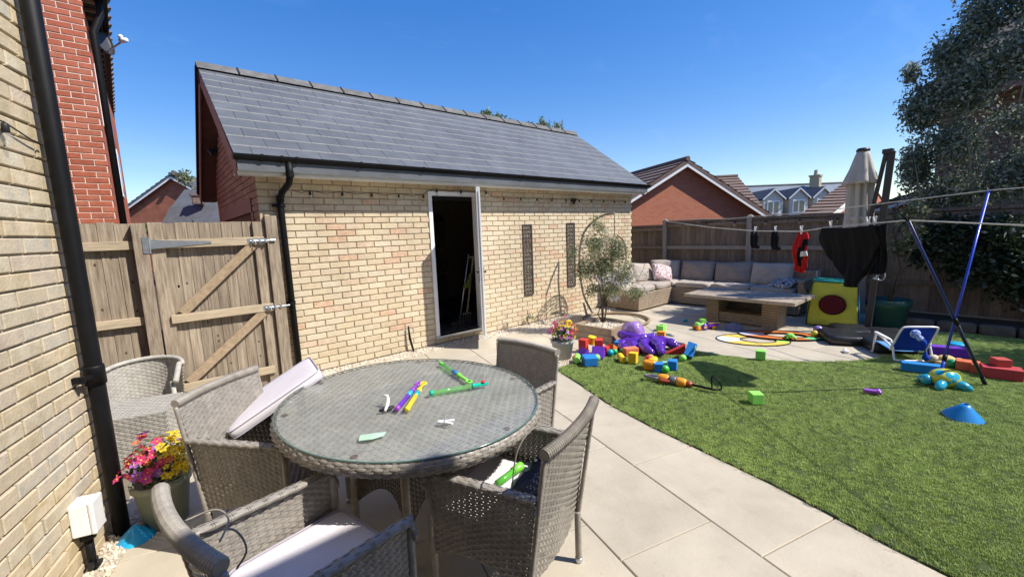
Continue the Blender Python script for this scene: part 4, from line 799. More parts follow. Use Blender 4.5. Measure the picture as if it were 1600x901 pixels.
# big house at the right, roof rising behind the tree
rb = thing('large_house', 'large dark brick house with a hipped tiled roof behind the tall tree at the right', 'house', (16, -3, 0))
m = MB(); m.bb(13.1, 20, -9, 1.15, -.2, 4.0); wl_ = part(m, 'wall', mat('house_dark_mortar', (.14, .11, .09), .9), rb, world=True)
bricks(wl_, (13.08, 1.15, 0), (0, -1, 0), 3.2, 2.4, 4.0, [mat('dark_brick_%d' % i, c, .88, .15, 20, .3, 80) for i, c in enumerate([(.17, .12, .09), (.21, .14, .10), (.14, .10, .08)])], nmax=300)
m = MB(); E0, E1, E2, E3 = (12.7, 1.5, 4.0), (12.7, -9.4, 4.0), (20.4, -9.4, 4.0), (20.4, 1.5, 4.0); A0, A1 = (16.5, -1.9, 8.4), (16.5, -5.5, 8.4)
m.add([E0, E1, E2, E3, A0, A1], [(0, 4, 5, 1), (3, 4, 0), (2, 5, 4, 3), (1, 5, 2), (0, 1, 2, 3)])
rt_ = part(m, 'roof', mat('dark_tile', (.135, .115, .10), .85, .25, 5, .3, 30), rb, world=True)
m = MB(); Ev = Vector(E0); ed = Vector((0, -1, 0)); up_ = (Vector((16.5, -1.9, 8.4))-Vector((12.7, -1.9, 4.0))); nv_ = Vector((-.757, 0, .654))
for k in range(15):
    f0, f1 = k/15, (k+1)/15; y0, y1 = 1.5-3.4*f0, 1.5-3.4*f1; p = Vector((12.7, 0, 4))+up_*f0; p1 = Vector((12.7, 0, 4))+up_*f1
    m.add([(p.x+nv_.x*.045, y0, p.z+nv_.z*.045), (p1.x+nv_.x*.01, y1, p1.z+nv_.z*.01), (p1.x+nv_.x*.01, -7, p1.z+nv_.z*.01), (p.x+nv_.x*.045, -7, p.z+nv_.z*.045), (p.x, y0, p.z), (p.x, -7, p.z)], [(0, 1, 2, 3), (4, 0, 3, 5)])
tc_ = part(m, 'tile_courses', rt_.data.materials[0], rt_, world=True); tc_['kind'] = 'stuff'
m = MB(); m.bar((12.72, 1.55, 3.98), (12.72, -9.4, 3.98), .1, .14); m.bb(12.74, 13.1, -9, 1.45, 3.93, 3.96); part(m, 'eaves', M['plum'], rb, world=True)
m = MB(); m.tube([E0, A0], .1, 8); part(m, 'hip_ridge', M['ridge'], rt_, world=True)
m = MB(); m.bb(12.6, 13.2, -.35, .05, 4.55, 4.6); m.bb(12.62, 13.2, -.33, .03, 4.3, 4.55); part(m, 'soffit_box', M['timber_d'], rb, world=True)
# ================================================================ trees and plants
def limbs(base, tips, r0, seed=0, mid=.45):
    g = random.Random(seed); m = MB(); b = Vector(base)
    for t in tips:
        t = Vector(t); q = b.lerp(t, .33)+Vector((g.uniform(-.1, .1), g.uniform(-.1, .1), 0)); q2 = b.lerp(t, .66)+Vector((g.uniform(-.12, .12), g.uniform(-.12, .12), .05))
        m.tube([b+Vector((g.uniform(-.03, .03), g.uniform(-.03, .03), 0)), q, q2, t], [r0, r0*.75, r0*.5, r0*.15], 7)
    return m
def tree(name, label, cat, base, tips, r0, clusters, size, mats, wts, group=None, bark='bark', aspect=.45, seed=1, ncut=None):
    t = thing(name, label, cat, base, 0, group)
    part(limbs(base, tips, r0, seed), 'trunk', M[bark], t, True, True)
    v, f = leaves(clusters, size, aspect, .3, seed, ncut); mi = np.random.default_rng(seed).choice(len(mats), len(f), p=wts)
    o = link('crown', np_mesh('crown', v, f, [M[q] for q in mats], mi), t, world=True); return t
tree('birch_tree', 'tall slender stemmed leafy tree filling the upper right above the fence', 'tree', (9.2, .38, .0),
     [(9.243, 1.021, 3.430), (9.135, 0.580, 3.322), (9.189, 0.451, 4.397), (9.243, -0.215, 5.149), (9.350, -0.967, 5.042), (9.028, 1.075, 2.677), (9.135, -0.537, 3.537)], .020,
     [(9.350, 1.021, 3.215, 0.387, 0.322, 0.591, 3315), (9.404, 1.053, 2.355, 0.387, 0.301, 0.537, 2983), (9.350, 0.774, 3.913, 0.387, 0.322, 0.484, 2431), (9.350, 0.484, 4.289, 0.43, 0.376, 0.591, 3094), (9.350, 0.537, 3.430, 0.484, 0.484, 0.591, 3867), (9.350, 0.666, 2.624, 0.484, 0.451, 0.484, 2873), (9.457, 0.054, 4.719, 0.484, 0.537, 0.752, 3978), (9.350, 0.054, 3.752, 0.484, 0.537, 0.537, 3094), (9.404, 0.645, 1.871, 0.451, 0.591, 0.43, 3315), (9.243, 0.000, 2.086, 0.484, 0.591, 0.484, 3536), (9.243, 0.054, 2.839, 0.376, 0.43, 0.269, 884), (9.350, 0.591, 1.334, 0.376, 0.537, 0.322, 1768), (9.243, 0.000, 1.441, 0.376, 0.537, 0.322, 1657), (9.350, -0.645, 4.612, 0.537, 0.645, 0.967, 3094), (9.350, -0.752, 3.107, 0.537, 0.645, 0.967, 2431), (9.457, 0.591, 4.827, 0.322, 0.322, 0.322, 364), (9.457, 1.182, 3.806, 0.215, 0.172, 0.269, 464)], .061, ['leaf_dark', 'leaf_pale'], [.58, .42], bark='stem', seed=4,
     ncut=lambda P: (P[:, 1] < 1.365) & (P[:, 2] < 5.3))
tree('corner_tree', 'leafy tree standing off to the right of the lawn', 'tree', (8.2, -2.4, 0), [(8.1, -2.2, 2.6), (8.3, -2.0, 3.0), (8.0, -2.7, 2.8)], .05, [(8.2, -2.2, 2.7, .7, .7, .8, 2600), (8.1, -2.8, 2.0, .7, .7, .9, 2000)], .10, ['leaf_dark', 'leaf_pale'], [.8, .2], seed=10)
M['leaf_deep'] = leafm('deep_leaf', (.022, .04, .02), (.05, .075, .035))
tree('garden_shrub', 'dense dark shrub under the tree against the right end of the fence', 'shrub', (8.6, -.6, .05), [(8.55, -.2, 1.4), (8.5, -.7, 1.6), (8.6, -1.3, 1.6)], .02,
     [(8.5, .80, 1.15, .25, .28, .40, 700), (8.5, .35, .95, .28, .40, .45, 1100), (8.45, -.1, .7, .3, .4, .45, 1000), (8.55, .55, 1.38, .26, .40, .24, 900), (8.6, .1, 1.3, .3, .4, .35, 1100), (8.55, -.15, 1.05, .35, .5, .5, 1300), (8.5, -.8, 1.0, .4, .6, .75, 1500), (8.55, -1.5, 1.1, .45, .5, .8, 1200)], .085, ['leaf_deep', 'leaf_pale'], [.92, .08], seed=8)
tree('pot_sapling', 'thin sapling growing out of the green pot beside the parasol', 'sapling', (8.03, 1.06, .3), [(8.05, 1.0, 1.7), (8.1, 1.05, 1.9), (8.0, .85, 1.6)], .02, [(8.15, .92, 1.55, .25, .26, .42, 330), (8.1, 1.0, 1.15, .2, .25, .3, 130)], .07, ['leaf_olive_d', 'leaf_olive'], [.7, .3], seed=9)
tree('field_tree', 'bushy treetop peeping over the left half of the garage ridge', 'tree', (9.6, 13.9, 0), [(9.05, 14.4, 6.1), (9.7, 13.9, 6.0), (10.3, 13.4, 6.0), (10.7, 13.0, 5.9)], .09, [(9.03, 14.37, 6.15, .14, .12, .22, 160), (9.45, 14.1, 5.98, .35, .3, .28, 420), (9.9, 13.7, 5.88, .40, .35, .24, 520), (10.25, 13.3, 5.98, .30, .3, .26, 420), (10.6, 12.95, 5.82, .38, .35, .28, 480), (11.0, 12.65, 5.62, .3, .3, .25, 300), (9.9, 13.7, 5.2, 1.1, 1.0, .6, 700)], .12, ['leaf_green', 'leaf_olive'], [.55, .45], seed=12)
tree('field_tree', 'sparse twiggy treetop over the middle of the garage ridge', 'tree', (12.1, 11.8, 0), [(11.5, 12.2, 5.7), (12.1, 11.7, 5.75), (12.4, 11.3, 5.7)], .07, [(11.5, 12.25, 5.5, .32, .3, .26, 260), (11.9, 11.85, 5.55, .34, .3, .34, 360), (12.3, 11.45, 5.42, .34, .3, .32, 320), (12, 11.8, 4.8, .8, .8, .5, 300)], .10, ['leaf_olive', 'leaf_green'], [.6, .4], seed=13)
tree('far_tree', 'small pale tree beside the left edge of the garage gable', 'tree', (1.75, 25.6, 0), [(1.6, 25.7, 4.9), (1.9, 25.5, 4.7)], .08, [(1.65, 25.7, 4.6, .45, .45, .6, 260), (1.9, 25.5, 3.9, .5, .5, .5, 200)], .16, ['leaf_olive', 'leaf_green'], [.6, .4], seed=14)
tree('climbing_plant', 'low green creeper along the top of the fence behind the gate', 'creeper', (.2, 6.3, .5), [(.0, 6.35, 1.75), (.5, 6.2, 1.8), (-.1, 6.4, 1.8)], .012, [(.15, 6.3, 1.72, .55, .15, .10, 260)], .06, ['leaf_green', 'leaf_olive_d'], [.5, .5], seed=15)
# weeds at the foot of the garage wall
tree('wall_weed', 'dry weed growing from the gravel at the foot of the garage wall', 'weed', (4.72, 5.15, 0), [(4.66, 5.14, .3), (4.78, 5.12, .22), (4.72, 5.1, .26)], .004, [(4.72, 5.12, .14, .10, .05, .12, 70)], .035, ['leaf_olive', 'leaf_olive_d'], [.7, .3], seed=16)
# ================================================================ planter with the olive tree
pt = thing('timber_planter', 'square raised planter of weathered timber sleepers filled with pale gravel', 'planter', (4.9, 3.72, 0))
pu = Vector((.99, .05, 0)).normalized(); pv = Vector((-.07, 1, 0)).normalized(); pc = Vector((4.62, 3.40, 0)); PW = .64
for k in range(2):
    z0 = .105*k; o = .0 if k else .003
    for (a, b, s) in (((0, 0), (1, 0), 0), ((0, 1), (1, 1), 0), ((0, 0), (0, 1), 1), ((1, 0), (1, 1), 1)):
        p = pc+pu*PW*a[0]+pv*PW*a[1]; q = pc+pu*PW*b[0]+pv*PW*b[1]; d = (q-p).normalized(); inn = pc+pu*PW/2+pv*PW/2-(p+q)/2; inn.normalize()
        e = .0 if (s+k) % 2 else .055
        m = MB(); m.bar(p+d*e+inn*(.0275+o)+Vector((0, 0, z0+.051)), q-d*e+inn*(.0275+o)+Vector((0, 0, z0+.051)), .052, .100); part(m, 'plank', M['sleeper'], pt, world=True, bevel=.003)
m = MB(); m.box(pc+pu*PW/2+pv*PW/2+Vector((0, 0, .09)), (PW-.12, PW-.12, .14), Matrix.Rotation(.06, 3, 'Z')); part(m, 'gravel_fill', M['gravel_bed'], pt, world=True)
v = []; bm = bmesh.new(); bmesh.ops.create_icosphere(bm, subdivisions=1, radius=1); iv = [x.co.copy() for x in bm.verts]; ifc = [tuple(q.index for q in f.verts) for f in bm.faces]; bm.free(); m = MB()
for k in range(520):
    a, b, s = random.random(), random.random(), random.uniform(.009, .017); p = pc+pu*(.06+(PW-.12)*a)+pv*(.06+(PW-.12)*b)+Vector((0, 0, .165))
    m.add([(p.x+x.x*s*1.2, p.y+x.y*s, p.z+x.z*s*.7) for x in iv], ifc, k % 4)
tag(part(m, 'stones', STONES, pt, world=True), kind='stuff')
ob = (5.08, 3.88, .15)
tree('olive_tree', 'small bushy olive tree growing in the timber planter', 'olive tree', ob, [(5.06, 3.92, .60), (5.10, 3.88, .66), (5.0, 4.0, .70), (5.02, 3.96, 1.35), (4.9, 4.05, 1.0), (5.25, 3.72, .95)], .011,
     [(5.020, 3.980, 1.330, 0.250, 0.240, 0.280, 1126), (4.910, 4.080, 0.980, 0.220, 0.220, 0.280, 930), (5.090, 3.900, 0.980, 0.260, 0.260, 0.300, 1272), (5.210, 3.760, 1.230, 0.260, 0.240, 0.300, 930), (5.290, 3.680, 0.900, 0.240, 0.220, 0.260, 783), (5.170, 3.800, 0.660, 0.260, 0.240, 0.170, 734), (5.410, 3.540, 0.600, 0.220, 0.220, 0.130, 440), (4.990, 3.980, 0.660, 0.160, 0.160, 0.140, 293), (5.090, 3.910, 1.570, 0.150, 0.150, 0.130, 176), (5.540, 3.420, 0.860, 0.050, 0.050, 0.040, 21), (5.02, 3.97, 1.66, .15, .14, .16, 190), (4.78, 4.2, 1.22, .18, .16, .2, 230), (5.3, 3.7, 1.2, .14, .14, .22, 190)], .046, ['leaf_olive_d', 'leaf_olive'], [.28, .72], aspect=.28, seed=21, bark='bark')
# ================================================================ flower pots
def flower(cm, cc_):
    m = MB(); n = 5
    for k in range(n):
        a = 2*math.pi*k/n; d = (math.cos(a), math.sin(a)); e = (-d[1], d[0])
        m.add([(0, 0, -.004), (d[0]*.55+e[0]*.36, d[1]*.55+e[1]*.36, .12), (d[0], d[1], .05), (d[0]*.55-e[0]*.36, d[1]*.55-e[1]*.36, .12)], [(0, 1, 2, 3)])
    m.lathe([(.16, .03), (.12, .10), (.02, .13)], 6, mi=1); return m.mesh('flower', [cm, cc_])
FLC = {k: leafm('petal_'+k, c, c) for k, c in dict(pink=(.72, .06, .20), magenta=(.55, .05, .32), yellow=(.85, .62, .03), orange=(.75, .22, .10), purple=(.38, .16, .55), red=(.55, .03, .05)).items()}
FME = {k: flower(v, M['joint'] if k == 'yellow' else PL['yellow']) for k, v in FLC.items()}
def flowerpot(c, r, h, label, potm, weights, nf, size, seed, spread=1.25, hgt=.2):
    t = thing('flower_pot', label, 'flower pot', c); g = random.Random(seed)
    m = MB(); m.lathe([(r*.72, 0), (r*.95, h*.86), (r*1.03, h*.87), (r*1.04, h), (r*.94, h), (r*.90, h*.90)], 26); part(m, 'pot', potm, t, True)
    m = MB(); m.lathe([(r*.9, h*.88), (.01, h*.90)], 16); part(m, 'compost', M['soil'], t)
    v, f = leaves([(0, 0, h+hgt*.35, r*spread*.9, r*spread*.9, hgt*.75, 620)], size*1.15, .5, .0, seed)
    o = link('foliage', np_mesh('foliage', v, f, [M['leaf_green'], M['leaf_olive_d']], np.random.default_rng(seed).integers(0, 2, len(f))), t); tag(o, kind='stuff')
    ks = list(weights)
    for k in range(nf):
        a = g.uniform(0, 6.283); e = math.acos(g.uniform(.05, 1)); x, y, z = math.sin(e)*math.cos(a), math.sin(e)*math.sin(a), math.cos(e)
        kk = weights(x, y, g); s = size*g.uniform(.7, 1.25); q = Vector((x, y, z*.9+.25)).normalized().to_track_quat('Z', 'Y').to_euler()
        rr_ = g.uniform(.72, 1.12); q2 = (g.gauss(0, .35), g.gauss(0, .35)); link('flower', FME[kk], t, (x*r*spread*rr_, y*r*spread*rr_, h+hgt*.25+z*hgt*g.uniform(.55, 1.12)), (q[0]+q2[0], q[1]+q2[1], q[2]), False, (s, s, s*g.uniform(.8, 2.2)))
    return t
class Wt:
    def __init__(s, f): s.f = f
    def __iter__(s): return iter(())
    def __call__(s, x, y, g): return s.f(x, y, g)
flowerpot((-.10, 3.02, 0), .135, .27, 'green glazed pot of pink and yellow petunias beside the downpipe', mat('green_pot', (.26, .28, .20), .45, .15, 5, .05, 30), Wt(lambda x, y, g: g.choice(['yellow']*7+['orange']) if x > .1 else g.choice(['pink', 'pink', 'magenta', 'orange', 'purple', 'pink', 'red'])), 125, .027, 3, 1.3, .20)
flowerpot((3.70, 3.45, 0), .14, .24, 'pale grey pot of mixed flowers at the tip of the lawn', mat('grey_pot', (.36, .37, .36), .5, .15, 5), Wt(lambda x, y, g: g.choice(['red', 'pink', 'orange', 'yellow', 'red', 'orange']) if x > -.2 else g.choice(['purple', 'pink', 'magenta', 'yellow'])), 80, .028, 5, 1.25, .22)
# ================================================================ rattan dining set
def wob(a, b, n=24, r=.022, amp=.08): 
    a, b = Vector(a), Vector(b); return [a.lerp(b, k/n) for k in range(n+1)], [r*(1+(amp if k % 2 else -amp*.3)) for k in range(n+1)]
def rattan_chair(label, loc, rz, loose=()):
    t = thing('rattan_armchair', label, 'armchair', (*loc, 0), rz, 'rattan armchairs round the glass table'); return t
def chair_parts():
    P = []
    def S_back(u, v):
        wv = .246+.013*v; x = (2*u-1)*wv; bow = 1-(2*u-1)**2
        return np.stack([x, -.238-.092*v**1.2-.028*bow, .25+.555*v], -1)
    def S_side(s):
        def f(u, v):
            y = -.245+.445*u; zb = .25+.05*np.sin(np.pi*u); zt = .625-.02*u; z = zb+(zt-zb)*v
            y2 = y-.045*v*(1-u)
            return np.stack([s*(.25+.006*np.sin(np.pi*u)+.004*v), y2, z], -1)
        return f
    def S_front(u, v): x = (2*u-1)*.243; return np.stack([x, np.full_like(u, .2)+.012*(1-(2*u-1)**2), .27+.06*np.sin(np.pi*u)*(1-v)+.13*v], -1)
    def S_seat(u, v): return np.stack([(2*u-1)*.238, -.235+.44*v, .395-.0*u], -1)
    for nm, S, nu, nv in (('back_weave', S_back, 19, 40), ('side_weave', S_side(1), 17, 26), ('side_weave', S_side(-1), 17, 26), ('front_weave', S_front, 18, 10), ('seat_weave', S_seat, 18, 30)):
        v, f = weave(S, nu, nv, .0042, wid=.485); P.append((nm, np_mesh(nm, v, f, M['rattan'], smooth=True)))
    def rail(pts, hw, hh, up, strips=9, ties=7):
        pts = np.array(pts, float); k = len(pts); tt = np.linspace(0, 1, k)
        def S(u, v):
            p = np.stack([np.interp(u, tt, pts[:, i]) for i in range(3)], -1); d = np.stack([np.interp(np.clip(u+.02, 0, 1), tt, pts[:, i])-np.interp(np.clip(u-.02, 0, 1), tt, pts[:, i]) for i in range(3)], -1); d /= np.linalg.norm(d, axis=-1, keepdims=True)
            sd = np.cross(d, np.array(up, float)[None]); sd /= np.linalg.norm(sd, axis=-1, keepdims=True); nn = np.cross(sd, d); c, s_ = np.cos(2*np.pi*v), np.sin(2*np.pi*v); q = lambda x: np.sign(x)*np.abs(x)**.75
            return p+sd*(hw*q(c))[:, None]+nn*(hh*q(s_))[:, None]
        v, f = weave(S, ties*2, strips, .0012, wid=.47, stakes=False, nus=4); m = MB()
        for i in range(ties):
            for o in (-.006, .006):
                u0 = np.clip((i+.5)/ties+o, 0, 1); P = S(np.full(13, u0), np.linspace(0, 1, 13)); c0 = P[:12].mean(0); m.tube([tuple(c0+(x-c0)*1.06) for x in P[:12]], .0020, 5, closed=True)
        w_ = [(i/16) for i in range(17)]; Pc = S(np.array(w_), np.zeros(17)); Pd = S(np.array(w_), np.full(17, .5)); m.tube([tuple((x+y)/2) for x, y in zip(Pc, Pd)], min(hw, hh)*.86, 8, cap=False)
        return np.concatenate([v, np.array(m.v)]), np.concatenate([f, np.array(m.f)+len(v)])
    pts = [((2*u-1)*.262, -.334-.028*(1-(2*u-1)**2), .815+.004*math.sin(3*u)) for u in np.linspace(0, 1, 30)]
    fine = [tuple(np.array([np.interp(q, np.linspace(0, 1, 30), np.array(pts)[:, i]) for i in range(3)])) for q in np.linspace(0, 1, 141)]
    m = MB(); m.tube(fine, [(.0238, .0225, .0190)[k % 3] for k in range(141)], 12); P.append(('top_rail', m.mesh('top_rail', M['rattan'])))
    for s in (1, -1):
        pts = []
        for u in np.linspace(0, 1, 40):
            if u < .8: q = u/.8; p = (s*.255, -.30+.475*q, .632-.018*q)
            else: q = (u-.8)/.2; a = q*math.pi/2; p = (s*.254, .175+.035*math.sin(a), .614-.05*(1-math.cos(a))-.02*q)
            pts.append(p)
        v, f = rail(pts, .022, .012, (0, .05, 1), 11, 11); P.append(('armrest', np_mesh('armrest', v, f, M['rattan'], smooth=True)))
        m = MB(); a, r = wob((s*.252, -.252, .24), (s*.262, -.333, .80), 40, .010); m.tube(a, r, 8); P.append(('back_post', m.mesh('back_post', M['rattan'], True)))
        for y, yt in ((-.252, -.25), (.195, .2)):
            m = MB(); a, r = wob((s*.25, y, .018), (s*.25, yt, .62 if y > 0 else .26), 40, .0155, .05); m.tube(a, r, 8); m2 = m.mesh('leg', M['rattan'], True); P.append(('leg', m2))
            m = MB(); m.lathe([(.0165, 0), (.0175, .004), (.0175, .022), (.016, .024)], 10, (s*.25, y, 0)); P.append(('foot_cap', m.mesh('foot_cap', M['galv'], True)))
    m = MB(); m.bb(-.24, .24, -.23, .195, .372, .384); P.append(('seat_frame', m.mesh('seat_frame', M['rattan_dark'])))
    return P
CP = chair_parts()
CHAIRS = [('rattan armchair nearest the camera with frayed rolled back and pale seat cushion', (.318, 1.458), -1.375),
          ('rattan armchair between the gate and table with a loose cushion tipped across it', (.423, 2.438), -2.423),
          ('rattan armchair on the right with a black cloth and green tube on its seat', (1.06, 1.365), .352),
          ('rattan armchair on the far side of the table nearest the lawn', (1.486, 1.99), 1.666)]
ch_obj = []
for lab, loc, rz in CHAIRS:
    t = rattan_chair(lab, loc, rz); ch_obj.append(t); leg = None
    for nm, me in CP:
        o = link(nm, me, leg if nm == 'foot_cap' else t)
        if nm == 'leg': leg = o
def strand(t, pts):
    from mathutils import geometry
    m = MB(); pts = [Vector(p) for p in pts]; out = []
    for i in range(len(pts)-1):
        p0, p1, p2, p3 = pts[max(i-1, 0)], pts[i], pts[i+1], pts[min(i+2, len(pts)-1)]
        for k in range(6):
            q = k/6; out.append(.5*((2*p1)+(p2-p0)*q+(2*p0-5*p1+4*p2-p3)*q*q+(3*p1-p0-3*p2+p3)*q**3))
    out.append(pts[-1]); m.tube(out, .0028, 5); part(m, 'loose_strand', M['rattan'], t, True)
strand(ch_obj[0], [(.02, -.34, .835), (.05, -.28, .845), (.12, -.27, .84), (.18, -.31, .83)])
strand(ch_obj[0], [(.10, -.33, .825), (.14, -.27, .82), (.16, -.25, .76), (.13, -.27, .70)])
strand(ch_obj[2], [(-.1, -.33, .83), (-.16, -.26, .86), (-.24, -.22, .80), (-.26, -.2, .65)])
strand(ch_obj[3], [(.26, -.33, .81), (.31, -.36, .80), (.32, -.37, .65), (.27, -.35, .5)])
def seat_cushion(label, loc, rot, d=(.46, .43, .06), m_=None, cat='cushion', group='pale seat cushions', wrinkle=.0):
    t = thing('seat_cushion', label, cat, loc, 0, group); t.rotation_euler = rot; W[t] = Matrix.LocRotScale(Vector(loc), t.rotation_euler, None)
    m = MB(); m.rbox((0, 0, 0), d, .16, None, 48, 16, puff=2.4); part(m, 'cover', m_ or M['cushion'], t, True)
    for sz in (1, -1):
        q = MB(); pts = []
        for k in range(48):
            a = 2*math.pi*k/48; sg = lambda x: math.copysign(abs(x)**.16, x); pts.append((d[0]/2*sg(math.cos(a))*.995, d[1]/2*sg(math.sin(a))*.995, sz*d[2]*.36))
        q.tube(pts, .004, 5, closed=True); part(q, 'piping', M['piping'], t, True)
    return t
def onchair(i, x, y, z): a = CHAIRS[i][2]; l = CHAIRS[i][1]; return (l[0]+x*math.cos(a)-y*math.sin(a), l[1]+x*math.sin(a)+y*math.cos(a), z)
seat_cushion('pale lilac seat cushion half in shade on the nearest armchair', onchair(0, 0, -.0, .432), (0, 0, CHAIRS[0][2]))
seat_cushion('pale seat cushion under the green tube on the right hand armchair', onchair(2, 0, -.01, .432), (0, 0, CHAIRS[2][2]))
seat_cushion('pale seat cushion on the far armchair mostly hidden by the table', onchair(3, 0, -.01, .432), (0, 0, CHAIRS[3][2]))
ax = Vector((.52, -.06, .27)).normalized(); ay = Vector((.13, .99, 0)); ay = (ay-ax*ay.dot(ax)).normalized(); az = ax.cross(ay)
seat_cushion('pale cushion tipped up between the left armchair and the table edge', Vector((.455, 2.60, .645))+ay*.17+az*.02, Matrix((ax, ay, az)).transposed().to_euler(), (.54, .38, .065))
# table
tb = thing('rattan_table', 'round rattan dining table with a dusty glass top', 'table', (.948, 1.984, 0), math.atan2(-.179, -.984))
TA, TB_ = .615, .700   # half axes: local x, local y
def ring(a, f=1.0): return (TA*f*math.cos(a), TB_*f*math.sin(a))
S_top = lambda u, v: np.stack([(2*u-1)*TA, (2*v-1)*TB_, np.full_like(u, .722)], -1)
v, f = weave(S_top, 40, 66, .0042, wid=.455, keep=lambda c: (c[:, 0]/TA)**2+(c[:, 1]/TB_)**2 < .985)
link('top_weave', np_mesh('top_weave', v, f, M['rattan_top'], smooth=True), tb)
m = MB(); m.lathe([(1, .70), (1, .7165)], 48); m.v = [(x*TA*.985, y*TB_*.985, z) for x, y, z in m.v]; part(m, 'top_board', M['rattan'], tb)
S_rim = lambda u, v: np.stack([TA*(1.005+.02*np.sin(np.pi*v))*np.cos(2*np.pi*u), TB_*(1.005+.02*np.sin(np.pi*v))*np.sin(2*np.pi*u), .668+.058*v], -1)
v, f = weave(S_rim, 130, 5, .0042); link('rim_weave', np_mesh('rim_weave', v, f, M['rattan'], smooth=True), tb)
m = MB(); m.lathe([(.99, .672), (1.0, .672), (1.0, .7235), (.98, .7235)], 72, cap=False); m.v = [(x*TA, y*TB_, z) for x, y, z in m.v]; part(m, 'rim', M['rattan_dark'], tb, True)
m = MB(); m.lathe([(1.002, .7295), (1.004, .7305), (1.004, .7345), (1.0, .7355)], 96); m.v = [(x*TA, y*TB_, z) for x, y, z in m.v]; part(m, 'glass_top', M['tableglass'], tb)
m = MB(); m.lathe([(1.003, .7293), (1.0065, .7305), (1.0065, .7345), (1.002, .7357), (.9985, .7357)], 96, cap=False); m.v = [(x*TA, y*TB_, z) for x, y, z in m.v]; part(m, 'glass_edge', mat('glass_edge', (.10, .17, .14), .15, .1, 5, spec=.6), tb, True)
for k, a in enumerate((.5, 1.6, 2.7, 3.9, 5.0, 5.75)):
    x, y = ring(a, .93); m = MB(); m.lathe([(.014, 0), (.016, .002), (.012, .004)], 12, (x, y, .7245)); part(m, 'glass_pad', mat('glass_pad', (.10, .05, .03), .6), tb)
BQ = .235
for sx in (1, -1):
    for sy in (1, -1):
        m = MB(); a, r = wob((sx*BQ, sy*BQ, .0), (sx*(BQ-.02), sy*(BQ-.02), .67), 60, .0205, .04); m.tube(a, r, 10); part(m, 'leg', M['rattan'], tb, True)
for k in range(4):
    a = k*math.pi/2; c_, s_ = math.cos(a), math.sin(a)
    def S_p(u, v, c_=c_, s_=s_):
        zb = .30-.10*np.abs(2*u-1)**2+.0; zb = .16+.13*np.sin(np.pi*u); z = zb+(.67-zb)*v; x = (2*u-1)*(BQ-.01); y = np.full_like(u, -BQ+.01)+.05*np.sin(np.pi*u)
        return np.stack([x*c_-y*s_, x*s_+y*c_, z], -1)
    v, f = weave(S_p, 17, 34, .0038, wid=.40); link('base_weave', np_mesh('base_weave', v, f, M['rattan_dark'], smooth=True), tb)
m = MB(); m.bb(-.25, .25, -.25, .25, .655, .671); part(m, 'base_frame', M['rattan_dark'], tb)
# ---- things lying on the table
TZ = .7357
def bubble_wand(label, a, b, cbody, ccap, clear=False, ringcap=True, band=None):
    a = Vector((*a, TZ+.013)); b = Vector((*b, TZ+.013)); d = (b-a); l = d.length; d.normalize(); t = thing('bubble_wand', label, 'bubble wand', tuple((a+b)/2))
    s1 = a+d*l*.64; m = MB(); m.tube([a, a+d*.006, s1], [.010, .0125, .0125], 12); part(m, 'tube', cbody, t, True, True)
    m = MB(); m.tube([a-d*.001, a+d*.02], [.0132, .0134], 12); part(m, 'end_cap', ccap, t, True, True)
    if band: m = MB(); m.tube([a+d*l*.46, a+d*l*.60], .0131, 12); part(m, 'paper_band', band, t, True, True)
    e = b-d*.022
    m = MB(); m.tube([s1, s1+d*.012, s1+d*.015, e-d*.016], [.015, .015, .010, .0095], 12); part(m, 'grip', ccap, t, True, True)
    if ringcap:
        m = MB(); u = Vector((-d.y, d.x, 0)); m.tube([e+d*.020*math.cos(q)+u*.015*math.sin(q) for q in np.linspace(0, 2*math.pi, 17)[:-1]], .0062, 7, closed=True); part(m, 'ring', ccap, t, True, True)
    return t
bubble_wand('purple bubble wand lying beside the yellow one on the table', (.808, 1.838), (1.063, 2.092), PL['purple'], plastic('violet_plastic', (.32, .06, .55)), band=PL['skyblue'])
bubble_wand('yellow bubble wand lying beside the purple one on the table', (.842, 1.80), (1.085, 2.075), PL['yellow'], plastic('bright_yellow', (.85, .68, .02)), band=PL['teal'])
bubble_wand('green bubble wand with a blue band at the far edge of the table', (1.335, 2.315), (1.262, 1.875), M['greenclear'], PL['green'], band=PL['blue'])
bubble_wand('long green bubble wand with a teal cap lying across the table', (1.022, 1.905), (1.359, 1.785), M['greenclear'], plastic('sea_green', (.0, .42, .30)), ringcap=False)
m = MB(); m.lathe([(.012, 0), (.014, .004), (.010, .01)], 14); solo(m, 'red_button', PL['red'], 'red button stuck on the teal cap of the long green wand', 'button', (1.30, 1.806, TZ+.022), smooth=True)
def peg(label, loc, rot, s=1.0, grp='white clothes pegs', m_=None):
    t = thing('clothes_peg', label, 'clothes peg', loc, 0, grp); t.rotation_euler = rot; W[t] = Matrix.LocRotScale(Vector(loc), t.rotation_euler, None)
    for sd in (1, -1):
        m = MB(); m.bar((sd*.004*s, 0, -.035*s), (sd*.008*s, 0, .0), .012*s, .005*s, (0, 1, 0)); m.bar((sd*.006*s, 0, -.002), (sd*.020*s, 0, .040*s), .013*s, .006*s, (0, 1, 0)); part(m, 'jaw', m_ or M['whiteplastic'], t)
    m = MB(); m.tube([(-.009*s, -.008*s, 0), (-.009*s, .008*s, 0), (.009*s, .008*s, 0), (.009*s, -.008*s, 0)], .0022*s, 6); part(m, 'spring', M['galv'], t)
peg('white clothes peg lying open on the glass table', (.905, 1.56, TZ+.010), (math.pi/2, 0, .75), .95, None)
